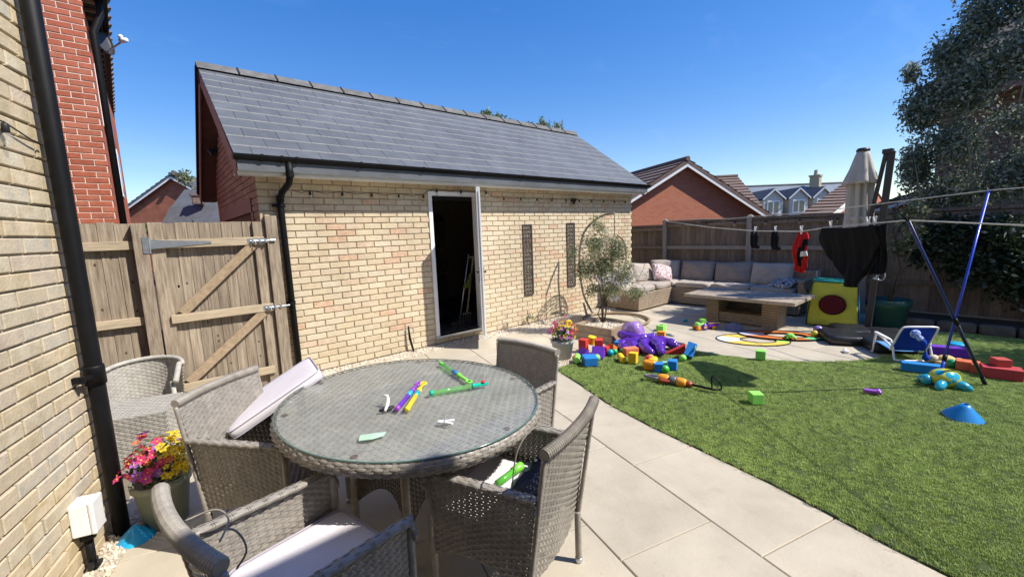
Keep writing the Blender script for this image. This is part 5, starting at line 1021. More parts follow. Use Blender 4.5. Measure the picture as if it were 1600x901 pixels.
t = thing('cable_clip', 'small white hook with black feet standing on the table', 'hook', (.79, 1.915, TZ)); m = MB(); m.tube([(.765, 1.875, TZ+.008), (.79, 1.905, TZ+.014), (.812, 1.94, TZ+.03), (.815, 1.955, TZ+.045), (.80, 1.965, TZ+.05)], [.006, .009, .009, .007, .005], 8); part(m, 'hook', M['whiteplastic'], t, True, True)
m = MB(); m.tube([(.745, 1.90, TZ+.006), (.80, 1.875, TZ+.006)], .006, 6); m.ell((.80, 1.89, TZ+.008), (.02, .013, .008)); part(m, 'foot', M['blackrough'], t, True, True)
m = MB(); m.add([(-.05, -.02, 0), (.0, -.03, .002), (.05, -.012, 0), (.06, .01, .004), (.02, .012, .006), (-.045, .03, 0)]+[(-.05, -.02, .003), (.0, -.03, .005), (.05, -.012, .003), (.06, .01, .007), (.02, .012, .009), (-.045, .03, .003)], [(5, 4, 3, 2, 1, 0), (6, 7, 8, 9, 10, 11)]+[(i, (i+1) % 6, 6+(i+1) % 6, 6+i) for i in range(6)])
solo(m, 'plastic_spatula', plastic('mint_plastic', (.42, .60, .45)), 'pale green plastic scoop piece lying near the table edge', 'scoop', (.615, 1.675, TZ+.001), (0, 0, -.4))
# ---- on the right hand chair
t = thing('bubble_tube', 'green bubble tube lying on the right hand armchair cushion', 'bubble tube', (1.12, 1.38, .47)); a = Vector((1.035, 1.372, .478)); b = Vector((1.205, 1.402, .482)); d = (b-a).normalized()
m = MB(); m.tube([a, a+d*.11], .016, 12); part(m, 'tube', mat('green_tube', (.10, .42, .05), .25, .08, 6, coat=.4), t, True, True); m = MB(); m.tube([a+d*.11, a+d*.112, a+d*.165, b], [.013, .020, .021, .019], 12); part(m, 'cap', PL['green'], t, True, True)
m = MB()
def cl(u, v):
    x, y = (u-.5)*.24, (v-.5)*.17; return (x, y, .012+.020*math.sin(u*9+v*5)*math.sin(v*7+.5)+.03*math.exp(-((u-.6)**2+(v-.5)**2)*9))
m.grid(cl, 26, 20); o = solo(m, 'folded_cloth', M['grey_cloth'], 'crumpled dark grey cloth on the right hand armchair seat', 'cloth', (1.20, 1.265, .468), (0, 0, .35), smooth=True); md = o.modifiers.new('thick', 'SOLIDIFY'); md.thickness = .012; md.offset = 0
# ================================================================ pale rattan lounge pieces by the fence
ot = thing('rattan_footstool', 'pale rattan footstool in front of the fence behind the downpipe', 'footstool', (-.20, 4.0, 0), -.28)
def box_weave(t, x0, x1, y0, y1, z0, z1, mt, px=.03, pz=.016, top=True):
    for (a, b) in (((x0, y0), (x1, y0)), ((x1, y0), (x1, y1)), ((x1, y1), (x0, y1)), ((x0, y1), (x0, y0))):
        L_ = math.hypot(b[0]-a[0], b[1]-a[1]); v, f = weave(bil((*a, z0), (*b, z0), (*b, z1), (*a, z1)), max(4, int(L_/px)), max(4, int((z1-z0)/pz)), .0038); link('side_weave', np_mesh('side_weave', v, f, mt, smooth=True), t)
    if top: v, f = weave(bil((x0, y0, z1), (x1, y0, z1), (x1, y1, z1), (x0, y1, z1)), max(4, int((x1-x0)/px)), max(4, int((y1-y0)/pz)), .0036); link('top_weave', np_mesh('top_weave', v, f, mt, smooth=True), t)
    m = MB(); m.bb(x0+.01, x1-.01, y0+.01, y1-.01, z0+.01, z1-.012); part(m, 'core', M['rattan_dark'], t)
box_weave(ot, -.22, .22, -.22, .20, .03, .42, M['rattan_light'])
for x in (-.2, .2):
    for y in (-.2, .18): m = MB(); m.tube([(x, y, 0), (x, y, .04)], .016, 8); part(m, 'foot', M['rattan_light'], ot)
lo = thing('rattan_tub_chair', 'low pale rattan tub chair squeezed against the weathered fence', 'tub chair', (-.16, 4.44, 0), -.12)
def S_tub(u, v):
    a = np.pi*(-.02+1.04*u); r = .235+.02*v; return np.stack([-r*np.cos(a), .02+r*.9*np.sin(a), .22+.40*v-.04*v*np.abs(2*u-1)**2], -1)
v, f = weave(S_tub, 26, 26, .004); link('back_weave', np_mesh('back_weave', v, f, M['rattan_light'], smooth=True), lo)
m = MB(); us = np.linspace(0, 1, 40); P = S_tub(us, np.ones(40)); m.tube([tuple(p) for p in P], [.018*(1.06 if k % 2 else .96) for k in range(40)], 8); part(m, 'top_rail', M['rattan_light'], lo, True)
m = MB(); m.bb(-.21, .21, -.2, .15, .24, .30); part(m, 'seat', M['rattan_dark'], lo)
for s in (-1, 1): m = MB(); a, r = wob((s*.235, .02, .585), (s*.225, -.24, .50), 22, .02); m.tube(a, r, 8); part(m, 'armrest', M['rattan_light'], lo, True)
for x, y in ((-.2, -.2), (.2, -.2), (-.17, .17), (.17, .17)): m = MB(); m.tube([(x*1.05, y*1.05, 0), (x, y, .5 if y < 0 else .26)], .016, 8); part(m, 'leg', M['rattan_light'], lo, True)
m = MB(); m.tube([(-.02, 3.98, .03), (.10, 3.60, .02)], .016, 8); solo(m, 'loose_leg', M['rattan_light'], 'loose pale rattan leg lying on the slabs beside the flower pot', 'chair leg', smooth=True)
m = MB(); m.lathe([(.16, 0), (.155, .012), (.02, .10), (.0, .102)], 28); solo(m, 'sports_cone', PL['skyblue'], 'light blue sports cone tucked behind the foot of the downpipe', 'cone', (-.235, 2.945, 0), (R(4), 0, 0), smooth=True, scale=(.52, .52, .8))
# ================================================================ corner sofa
so_ = thing('corner_sofa', 'large L shaped rattan corner sofa in the far corner of the patio', 'sofa', (8.0, 4.0, 0))
def ribbed(t, name, x0, x1, y0, y1, z0, z1, mt, n=None):
    """box whose sides are horizontal woven courses"""
    n = n or max(3, int((z1-z0)/.036)); m = MB(); prof = []
    for k in range(n):
        za = z0+(z1-z0)*k/n; zb = z0+(z1-z0)*(k+1)/n; e = (zb-za)*.22; prof += [(za, -.012), (za+e, .0), (zb-e, .0), (zb, -.012)]
    L_ = []
    for z, o in prof: L_ += [(x0-o, y0-o, z), (x1+o, y0-o, z), (x1+o, y1+o, z), (x0-o, y1+o, z)]
    k = len(prof); m.add(L_, [(i*4+j, i*4+(j+1) % 4, (i+1)*4+(j+1) % 4, (i+1)*4+j) for i in range(k-1) for j in range(4)]+[(0, 3, 2, 1), tuple((k-1)*4+j for j in range(4))]); return part(m, name, mt, t, world=True)
ribbed(so_, 'base', 6.76, 7.93, 4.36, 5.08, .03, .335, M['rattan_sofa']); ribbed(so_, 'base', 7.96, 8.72, 3.62, 5.08, .03, .335, M['rattan_sofa']); ribbed(so_, 'base', 7.97, 8.72, 2.15, 3.60, .03, .335, M['rattan_sofa'])
ribbed(so_, 'backrest', 6.76, 8.60, 5.02, 5.14, .335, .70, M['rattan_sofa']); ribbed(so_, 'backrest', 8.62, 8.76, 2.10, 5.14, .335, .70, M['rattan_sofa'])
ribbed(so_, 'armrest', 7.99, 8.62, 2.10, 2.19, .335, .60, M['rattan_sofa'])
m = MB(); m.bb(8.60, 8.78, 2.07, 2.098, .0, .71); part(m, 'end_trim', M['rattan_light'], so_, world=True)
def cushion(name, label, c, d, rot, m_, e=.3, cat='cushion', grp=None, puff=1.6):
    m = MB(); m.rbox((0, 0, 0), d, e, None, 40, 18, puff=puff)
    g = random.Random(hash(label) % 999 if False else len(label)*7)
    ph = [g.uniform(0, 6) for _ in range(4)]
    m.v = [(x*(1-.0*z), y+.0, z+.012*d[2]/.12*math.sin(x*14+ph[0])*math.sin(y*11+ph[1])+.008*math.sin(x*31+y*17+ph[2])) for x, y, z in m.v]
    return solo(m, name, m_, label, cat, c, rot, grp, True)
SQ = 'grey sofa seat cushions'
cushion('seat_cushion', 'pale grey sofa seat cushion at the left end under the clear cover', (7.06, 4.67, .395), (.60, .62, .12), (0, 0, 0), M['sofa_cushion'], .2, grp=SQ)
cushion('seat_cushion', 'pale grey sofa seat cushion left of the corner', (7.66, 4.67, .395), (.58, .62, .12), (0, 0, 0), M['sofa_cushion'], .2, grp=SQ)
cushion('seat_cushion', 'grey sofa seat cushion in the corner below the flowered cushion', (8.29, 4.68, .395), (.64, .64, .12), (0, 0, 0), M['sofa_cushion'], .2, grp=SQ)
for k, y in enumerate((3.99, 3.28, 2.58)): cushion('seat_cushion', ['grey sofa seat cushion just right of the corner', 'grey sofa seat cushion behind the middle of the coffee table', 'grey sofa seat cushion at the right end of the sofa'][k], (8.29, y, .395), (.64, .69, .12), (0, 0, 0), M['sofa_cushion'], .2, grp=SQ)
BQ_ = 'grey sofa back cushions'
def pillow(name, label, c, d, rot, m_, grp=None, crease=1.0):
    """plump cushion: width x thickness x height, corners drawn out, creased"""
    g = random.Random(len(label)*13+7); ph = [g.uniform(0, 6.28) for _ in range(6)]; m = MB()
    for s in (-1, 1):
        def f(u, v, s=s):
            x, z = 2*u-1, 2*v-1; e = (max(0, 1-abs(x)**3.2)*max(0, 1-abs(z)**3.2))**.42
            pinch = 1-.055*(1-abs(x)**2)*0-.05*(abs(z)**4)*(1-x*x); pz = 1-.06*(abs(x)**4)*(1-z*z)
            cr = .10*e*crease*(math.sin(5*x+3*z+ph[0])*.5+math.sin(11*x-7*z+ph[1])*.28+math.sin(3*x+13*z+ph[2])*.25)
            return (x*d[0]/2*pinch*1.0, s*d[1]/2*(e*(1+cr)), z*d[2]/2*pz-.03*d[2]*math.sin(2.2*x+ph[3])*(z > .3)*(z-.3))
        m.grid(f if s > 0 else (lambda u, v, f=f: f(1-u, v)), 26, 22)
    return solo(m, name, m_, label, 'cushion', c, rot, grp, True)
pillow('back_cushion', 'sunlit pale back cushion at the left of the sofa', (7.15, 4.93, .60), (.58, .19, .42), (R(-20), 0, .05), M['sofa_cushion'], BQ_)
pillow('back_cushion', 'pale back cushion tilted in front of the corner', (7.74, 4.92, .62), (.60, .19, .43), (R(-24), R(6), -.12), M['sofa_cushion'], BQ_)
pillow('back_cushion', 'grey back cushion with a bright edge set across the sofa corner', (8.40, 4.76, .63), (.60, .2, .43), (R(-14), 0, -.9), M['sofa_cushion'], BQ_)
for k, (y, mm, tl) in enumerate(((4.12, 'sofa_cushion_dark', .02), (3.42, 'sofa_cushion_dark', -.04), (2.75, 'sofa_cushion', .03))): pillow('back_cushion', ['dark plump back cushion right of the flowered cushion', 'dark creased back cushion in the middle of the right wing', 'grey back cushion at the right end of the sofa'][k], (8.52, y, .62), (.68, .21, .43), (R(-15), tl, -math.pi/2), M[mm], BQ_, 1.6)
def floral(name, a, b):
    m = mat(name, a, .9, .1, 6); n = m.node_tree; L = n.links.new; bs = n.nodes['Principled BSDF']; vo = n.nodes.new('ShaderNodeTexVoronoi'); vo.feature = 'DISTANCE_TO_EDGE'; vo.inputs['Scale'].default_value = 11
    tc = n.nodes.new('ShaderNodeTexCoord'); no = n.nodes.new('ShaderNodeTexNoise'); no.inputs['Scale'].default_value = 5; L(tc.outputs['Object'], no.inputs[0]); ad = n.nodes.new('ShaderNodeVectorMath'); ad.operation = 'ADD'; L(tc.outputs['Object'], ad.inputs[0]); L(no.outputs['Color'], ad.inputs[1]); L(ad.outputs[0], vo.inputs[0])
    r = n.nodes.new('ShaderNodeValToRGB'); r.color_ramp.elements[0].position = .05; r.color_ramp.elements[1].position = .11; r.color_ramp.elements[0].color = (*b, 1); r.color_ramp.elements[1].color = (*a, 1); L(vo.outputs['Distance'], r.inputs[0]); L(r.outputs[0], bs.inputs['Base Color']); return m
pillow('scatter_cushion', 'pink and white patterned scatter cushion leaning in the sofa corner', (8.02, 4.62, .61), (.42, .15, .36), (R(-32), R(14), -.55), floral('pink_floral', (.72, .62, .60), (.36, .15, .17)))
pillow('scatter_cushion', 'black and white patterned scatter cushion lying at the right end of the sofa', (8.20, 2.48, .50), (.46, .15, .36), (R(72), R(6), 1.2), floral('mono_floral', (.03, .03, .035), (.6, .58, .55)))
# ---- low table in front of the sofa
ct = thing('coffee_table', 'low rattan table with a plank top in dappled shade before the sofa', 'coffee table', (6.97, 2.6, 0))
m0 = mat('dusty_table_top', (.35, .285, .215), .6, .25, 7, .1, 40, stretch=(1, 4, 1))
for k in range(5): m = MB(); a = 6.50+k*.186; m.bb(a+.002, a+.184, 1.80, 3.36, .425, .472); part(m, 'top_plank', m0, ct, world=True, bevel=.003)
ribbed(ct, 'pedestal', 6.84, 7.2, 2.95, 3.15, .0, .424, M['rattan_sofa']); ribbed(ct, 'pedestal', 6.84, 7.2, 2.10, 2.32, .0, .424, M['rattan_sofa'])
ribbed(ct, 'lower_shelf', 6.86, 7.18, 2.32, 2.95, .02, .17, M['rattan_sofa']); ribbed(ct, 'back_panel', 7.16, 7.2, 2.32, 2.95, .17, .424, M['rattan_dark'])
# ================================================================ hanging egg chair
eg = thing('egg_chair', 'hanging rattan egg chair on a curved pole behind the olive tree', 'egg chair', (5.85, 4.25, 0))
EC = Vector((5.86, 4.25, 0)); tan_ = mat('bamboo_tube', (.30, .22, .14), .6, .2, 10)
m = MB(); m.tube([EC+Vector((.56*math.cos(a), .56*math.sin(a), .03)) for a in np.linspace(0, 2*math.pi, 41)[:-1]], .024, 8, closed=True); part(m, 'base_ring', tan_, eg, True, True)
pp = [(5.98, 4.80, .03), (5.84, 4.88, .35), (5.765, 4.90, .70), (5.74, 4.90, 1.12), (5.80, 4.84, 1.5), (5.86, 4.66, 1.70), (5.87, 4.45, 1.79), (5.87, 4.25, 1.805)]
def spline(pts, k=8):
    pts = [Vector(p) for p in pts]; out = []
    for i in range(len(pts)-1):
        p0, p1, p2, p3 = pts[max(i-1, 0)], pts[i], pts[i+1], pts[min(i+2, len(pts)-1)]
        for j in range(k): q = j/k; out.append(.5*((2*p1)+(p2-p0)*q+(2*p0-5*p1+4*p2-p3)*q*q+(3*p1-p0-3*p2+p3)*q**3))
    return out+[pts[-1]]
m = MB(); m.tube(spline(pp), .019, 10); m.tube([(5.76, 4.76, .03), (5.80, 4.87, .25)], .02, 8); part(m, 'pole', mat('grey_tube', (.22, .19, .155), .5, .2, 10), eg, True, True)
m = MB()
for k in range(9): z = 1.78-.04*k; m.tube([(5.87+(.008 if k % 2 else -.008), 4.25, z), (5.87, 4.25+(.008 if k % 2 else -.008), z-.04)], .007, 6)
part(m, 'chain', M['blackrough'], eg, True, True)
fd = Vector((.35, -.94, 0)).normalized(); rd = Vector((.94, .35, 0)).normalized()
def egp(a, z):
    q = (z-.38)/1.07; r = .46*math.sin(math.pi*min(1, max(0, (1-q))**.62))**.75*(1 if q < .35 else 1) if 0 < q < 1 else .02
    return EC+rd*(r*math.sin(a))-fd*(r*math.cos(a)*.85)+Vector((.01, 0, z))
zs = np.linspace(.385, 1.44, 22); bk = MB()
for a in np.linspace(-1.75, 1.75, 13): bk.tube([egp(a, z) for z in zs], .0065, 5)
for z in list(np.linspace(.42, 1.3, 14)): bk.tube([egp(a, z) for a in np.linspace(-1.75, 1.75, 15)], .005, 5)
part(bk, 'basket', M['rattan_sofa'], eg, world=True)
for s in (1, -1): m = MB(); m.tube([egp(s*1.78, z) for z in zs], .017, 8); part(m, 'rim', tan_, eg, True, True)
cushion('egg_chair_cushion', 'pale padded cushion inside the hanging egg chair', tuple(EC+Vector((0, .02, .58))), (.62, .55, .20), (0, 0, .35), M['sofa_cushion'], .5)
def cov(u, v):
    a = -2.9+5.8*u; z = .36+.42*v+.03*math.sin(u*40)*(1-v); p = egp(a, max(.45, z)); c_ = EC+Vector((0, 0, z)); q = c_+(p-c_)*(1.10+.05*math.sin(u*33+v*5)); return (q.x, q.y, z+.015*math.sin(u*21))
m = MB(); m.grid(cov, 60, 10); o = solo(m, 'rain_cover', M['clearplastic'], 'crumpled clear plastic cover round the bottom of the egg chair', 'rain cover', smooth=True); md = o.modifiers.new('thick', 'SOLIDIFY'); md.thickness = .002
# ================================================================ cantilever parasol and its weights
pa = thing('cantilever_parasol', 'folded beige cantilever parasol on a dark leaning post', 'parasol', (7.4, 1.17, 0))
m = MB(); m.bar((7.40, 1.175, .0), (7.49, 1.075, 2.42), .075, .05, (1, 0, 0)); part(m, 'post', M['post'], pa, world=True, bevel=.006)
m = MB(); m.bar((7.50, 1.135, 2.40), (7.56, 1.27, 1.45), .045, .035, (1, 0, 0)); part(m, 'arm', M['post'], pa, world=True, bevel=.004)
m = MB(); m.bar((7.485, 1.06, 2.425), (7.50, 1.165, 2.425), .085, .06, (0, 0, 1)); part(m, 'hinge_head', M['post'], pa, world=True, bevel=.006)
m = MB(); m.tube([(7.39, 1.145, .76), (7.36, 1.10, .76)], .02, 8); m.tube([(7.365, 1.105, .76), (7.36, 1.09, .84), (7.345, 1.07, .84)], .011, 8); m.tube([(7.36, 1.07+.045*math.sin(a), .80+.06*math.cos(a)) for a in np.linspace(0, 2*math.pi, 17)[:-1]], .008, 6, closed=True); part(m, 'crank_handle', M['galv'], pa, True, True)
cx, cy = 7.62, 1.395
fold = lambda amp, k, ph=0: (lambda a, z: 1+amp*math.cos(k*a+ph+z*1.5)+amp*.45*math.cos((k*2-3)*a+ph*2))
m = MB(); m.lathe([(.155, 1.40), (.15, 1.46), (.135, 1.62), (.13, 1.8), (.125, 1.95), (.13, 2.06), (.12, 2.12)], 84, (cx, cy, 0), fn=fold(.21, 9, .4), cap=False)
can = part(m, 'canopy', M['parasol'], pa, True, True); md = can.modifiers.new('thick', 'SOLIDIFY'); md.thickness = .004
m = MB(); m.lathe([(.195, 2.04), (.18, 2.09), (.13, 2.25), (.088, 2.42), (.07, 2.475), (.05, 2.485)], 84, (cx, cy, 0), fn=lambda a, z: 1+(.13*math.cos(7*a+1)+.05*math.cos(12*a))*min(1, max(0, (2.47-z)/.42)), cap=False)
vl = part(m, 'top_valance', M['parasol'], can, True, True); md = vl.modifiers.new('thick', 'SOLIDIFY'); md.thickness = .004
m = MB(); m.lathe([(.02, 1.46), (.02, 2.5), (.075, 2.48), (.08, 2.50), (.06, 2.525), (.01, 2.53)], 16, (cx, cy, 0)); part(m, 'mast_cap', M['post'], pa, True, True)
m = MB(); m.lathe([(.134, 1.545), (.142, 1.55), (.142, 1.60), (.134, 1.605)], 60, (cx, cy, 0), fn=fold(.10, 9, .4), cap=False); part(m, 'tie_band', M['parasol'], can, True, True)
bw = thing('parasol_base', 'black covered parasol base weights spread on the patio edge', 'parasol base', (6.85, 1.1, 0))
for k, (x, y, l, w_, a) in enumerate(((6.68, 1.32, .55, .42, .5), (6.62, .88, .62, .46, .5), (7.08, 1.30, .5, .42, .5), (7.06, .90, .5, .4, .5))):
    m = MB(); m.rbox((0, 0, .065), (l, w_, .13+.02*(k % 2)), .3, None, 28, 10, puff=1.5); m.v = [(p, q, r+.008*math.sin(p*23+q*9+k)*math.sin(q*19)) for p, q, r in m.v]; part(m, 'weight', M['tarp'], bw, True, True, loc=(x, y, 0), rot=(0, 0, a))
m = MB(); m.bar((6.85, 1.1, .06), (7.45, 1.18, .06), .09, .05); m.bar((6.7, 1.4, .055), (7.25, .8, .055), .06, .04); m.bar((7.4, 1.12, .03), (7.4, 1.23, .03), .14, .06); part(m, 'cross_frame', M['post'], bw, world=True)
# ================================================================ washing line, props and laundry
def pole(label, a, b, lower, up, low):
    a, b = Vector(a), Vector(b); t = thing('line_prop', label, 'line prop', tuple(a)); k = a.lerp(b, lower)
    m = MB(); m.tube([k, b], .0115, 10); part(m, 'upper_tube', up, t, True, True); m = MB(); m.tube([a, k+(b-a)*.01], .0145, 10); part(m, 'lower_tube', low, t, True, True)
    m = MB(); m.tube([k-(b-a)*.012, k+(b-a)*.02], .018, 10); part(m, 'collar', M['black'], t, True, True); m = MB(); d = (b-a).normalized(); u = Vector((d.y, -d.x, 0)).normalized(); m.bar(b-d*.01, b+d*.04+u*.02, .01, .012); m.bar(b-d*.01, b+d*.04-u*.02, .01, .012); part(m, 'fork', M['black'], t, world=True)
    m = MB(); m.tube([a, a+(b-a)*.06], .0165, 10); part(m, 'foot', M['blackrough'] if low == PL['navy'] else M['galv'], t, True, True)
PL['navy'] = plastic('navy_metal', (.010, .014, .05)); PL['royal'] = plastic('royal_metal', (.018, .05, .42), .3)
pole('bright blue line prop leaning right with its foot by the inflatable turtle', (5.53, .33, 0), (6.4, .163, 1.786), .12, PL['royal'], PL['royal'])
pole('dark blue line prop leaning left across the brighter one', (5.68, .03, 0), (4.6, .53, 1.534), .42, plastic('mid_navy', (.012, .025, .16)), PL['navy'])
t = thing('washing_line', 'lower pale washing line carrying the black and red laundry', 'washing line', (8.85, 5.0, 1.66)); m = MB()
L1 = [(8.84, 4.99, 1.665), (7.22, 3.284, 1.515), (6.21, 2.224, 1.455), (5.53, 1.506, 1.449), (5.26, 1.222, 1.488), (4.94, .89, 1.512), (4.6, .53, 1.538), (4.047, -.055, 1.487), (3.0, -1.17, 1.42), (2.4, -1.8, 1.5)]
m.tube(L1, .0055, 6); part(m, 'cord', mat('line_cord', (.62, .60, .52), .7), t, True, True)
t = thing('washing_line', 'upper pale washing line held up by the bright blue prop', 'washing line', (8.85, 5.0, 1.7)); m = MB()
m.tube([(8.84, 4.99, 1.70), (8.0, 3.3, 1.655), (7.2, 1.75, 1.69), (6.4, .163, 1.795), (5.6, -1.4, 1.80), (5.0, -2.6, 1.85)], .0055, 6); part(m, 'cord', mat('line_cord_b', (.62, .60, .52), .7), t, True, True)
def online(t_):   # point on the lower line between prop top and post by fraction
    return None
LD = Vector((4.94-6.21, .89-2.224, 0)).normalized()
def sock(label, x, y, z, off):
    m = MB(); p = Vector((x, y, z))+LD*off; f = LD*.05
    m.tube([p+Vector((0, 0, .0)), p-Vector((0, 0, .07)), p-Vector((.004, 0, .13)), p-Vector((0, 0, .165))+f*.15, p-Vector((0, 0, .20))+f*.6, p-Vector((0, 0, .205))+f*1.3], [.026, .034, .032, .036, .035, .018], 10)
    m.v = [((a-p.x)*1+p.x, b, c) for a, b, c in m.v]; solo(m, 'sock', M['blackcloth'], label, 'sock', smooth=True, group='black socks on the line')
sock('black sock on the line nearest the corner sofa', 6.215, 2.229, 1.445, -.045); sock('second black sock sharing the leftmost clothes peg', 6.205, 2.219, 1.445, .035)
sock('black sock hanging just left of the red garment', 5.88, 1.875, 1.445, .04); sock('black sock beside the sock left of the red garment', 5.88, 1.875, 1.445, -.03)
def garment(name, label, cat, P0, P1, outline, drop, mats, fold, mi=None, thick=.010, seed=0):
    """cloth between line points P0 and P1; outline(v)->(u0,u1) width at depth v"""
    P0, P1 = Vector(P0), Vector(P1); n = Vector((-(P1-P0).y, (P1-P0).x, 0)).normalized(); m = MB(); g = random.Random(seed); ph = [g.uniform(0, 6) for _ in range(5)]
    def f(u, v):
        a, b = outline(v); s = a+(b-a)*u; p = P0.lerp(P1, s); w_ = fold*(.35+v)*(math.sin(s*19+ph[0]+v*2)+.6*math.sin(s*41+ph[1]-v*5))+.02*math.sin(v*6+ph[2])
        return tuple(p+n*w_-Vector((0, 0, v*drop+.012*math.sin(s*math.pi)+.003*math.sin(s*23+ph[3])*v)))
    m.grid(f, 44, 34)
    if mi: m.m = [mi((i % 44+.5)/44, (i//44+.5)/34) for i in range(len(m.f))]
    o = solo(m, name, mats, label, cat, smooth=True); md = o.modifiers.new('thick', 'SOLIDIFY'); md.thickness = thick; md.offset = 0; return o
garment('red_shorts', 'red and black child garment pegged up by one end on the line', 'garment', (5.60, 1.58, 1.446), (5.445, 1.417, 1.448), lambda v: (.18-.25*min(1, v*3), .82+.30*min(1, v*4)-.55*max(0, v-.35)), .445, [M['redcloth'], M['blackcloth'], cloth('white_cloth', (.6, .6, .62))], .012, lambda u, v: (1 if (u > .62 and .18 < v < .34) or (.45 < u < .85 and .34 < v < .82 and u+v*.5 < 1.15 and u > .35+.3*v*0) else (2 if u > .5 and .46 < v < .58 else 0)) if not (u > .6 and .48 < v < .58) else 2, .014, 3)
def bo(v):
    k = min(1, v/.30); sl = .10*math.sin(math.pi*min(1, v/.42)) if v < .42 else 0; t_ = max(0, (v-.36)/.64); t_ = t_*t_*(3-2*t_)
    return -.02-sl*.9+.56*t_, 1.0+sl*.9-.27*t_
garment('black_shirt', 'large black shirt hanging upside down over the play tent', 'shirt', (5.245, 1.207, 1.485), (4.80, .74, 1.51), bo, .555, [M['blackcloth']], .006, None, .045, 5)
garment('black_sleeve', 'loose black cloth hanging in front of the parasol post', 'cloth', (4.86, .80, 1.505), (4.735, .67, 1.515), lambda v: (.0+.2*v, 1.0-.1*v), .42, [M['blackcloth']], .012, None, .012, 7)
PR = math.atan2(LD.y, LD.x)
for k, (x, y, z, lb) in enumerate([(6.21, 2.224, 1.465, 'white clothes peg holding the leftmost black socks'), (5.88, 1.875, 1.465, 'white clothes peg holding the socks beside the red garment'), (5.53, 1.506, 1.462, 'white clothes peg on the red and black garment'), (5.21, 1.17, 1.505, 'white clothes peg on the left end of the black shirt'), (4.88, .825, 1.53, 'white clothes peg on the right end of the black shirt'), (4.83, .77, 1.532, 'white clothes peg beside the one at the right end of the shirt')]): peg(lb, (x, y, z), (0, R(random.uniform(-8, 8)), PR+random.uniform(-.3, .3)), 1.2)
# ================================================================ play tent
tn = thing('play_tent', 'yellow cube play tent with a dark round hole and green roof', 'play tent', (7.75, 1.6, 0)); ty = cloth('tent_yellow', (.56, .55, .07), .08); tg = cloth('tent_green', (.05, .42, .26), .15); tblu = cloth('tent_blue', (.02, .22, .55)); tr_ = cloth('tent_maroon', (.10, .012, .014))
A_, B_, C_, D_ = Vector((7.45, 1.907, .01)), Vector((7.57, 1.30, .01)), Vector((7.60, 1.34, .645)), Vector((7.49, 1.86, .665)); dp_ = Vector((.55, .11, 0))
def pan(P, name, mt, hole=None, n=20, billow=.02, nrm=None):
    m = MB(); a, b, c, d = P; nr_ = (b-a).cross(d-a).normalized()
    def f(u, v):
        p = a*((1-u)*(1-v))+b*(u*(1-v))+c*(u*v)+d*((1-u)*v); return tuple(p+nr_*billow*math.sin(math.pi*u)*math.sin(math.pi*v)+nr_*.006*math.sin(u*17+v*11))
    m.grid(f, n, n); o = part(m, name, mt, tn, True, True); md = o.modifiers.new('thick', 'SOLIDIFY'); md.thickness = .003; return o
pan((A_, B_, C_, D_), 'front_panel', ty); pan((B_, B_+dp_, C_+dp_, C_), 'side_panel', tblu); pan((A_+dp_, A_, D_, D_+dp_), 'side_panel', ty); pan((B_+dp_, A_+dp_, D_+dp_, C_+dp_), 'rear_panel', tg); pan((D_, C_, C_+dp_, D_+dp_), 'roof_panel', tg, billow=-.02)
m = MB(); cc = (A_+B_+C_+D_)/4; eu = (B_-A_).normalized(); ev = (D_-A_); ev = (ev-eu*ev.dot(eu)).normalized(); en = eu.cross(ev)
if en.x > 0: en = -en
ctr = cc+en*.040+ev*.0-eu*.01; m.add([ctr+en*.012]+[ctr+eu*.155*math.cos(a)+ev*.14*math.sin(a)+en*.006 for a in np.linspace(0, 2*math.pi, 33)[:-1]], [(0, i+1, (i+1) % 32+1) for i in range(32)]); part(m, 'round_flap', tr_, tn, world=True)
m = MB(); m.tube([ctr+eu*.158*math.cos(a)+ev*.143*math.sin(a)+en*.010 for a in np.linspace(0, 2*math.pi, 41)[:-1]], .005, 6, closed=True); part(m, 'hole_binding', M['blackcloth'], tn, world=True)
m = MB()
for p, q in ((A_, B_), (B_, C_), (C_, D_), (D_, A_)): m.tube([p+en*.008, (p+q)/2+en*.010, q+en*.008], .005, 6)
part(m, 'edge_piping', M['blackcloth'], tn, world=True)
m = MB(); m.tube([(7.30, 1.58, .02), (7.28, 1.36, .025), (7.33, 1.22, .02)], .012, 8); solo(m, 'tent_rod', PL['skyblue'], 'light blue rod lying in front of the play tent', 'rod', smooth=True)
# ================================================================ green pot
gp_ = thing('plant_tub', 'large dark green plastic tub standing in shade by the fence', 'plant tub', (8.03, 1.06, 0)); m = MB(); m.lathe([(.19, 0), (.235, .30), (.255, .305), (.26, .40), (.235, .40), (.22, .33)], 30); part(m, 'tub', mat('tub_green', (.022, .075, .055), .45, .15, 6), gp_, True); m = MB(); m.lathe([(.22, .33), (.01, .35)], 18); part(m, 'compost', M['soil'], gp_)
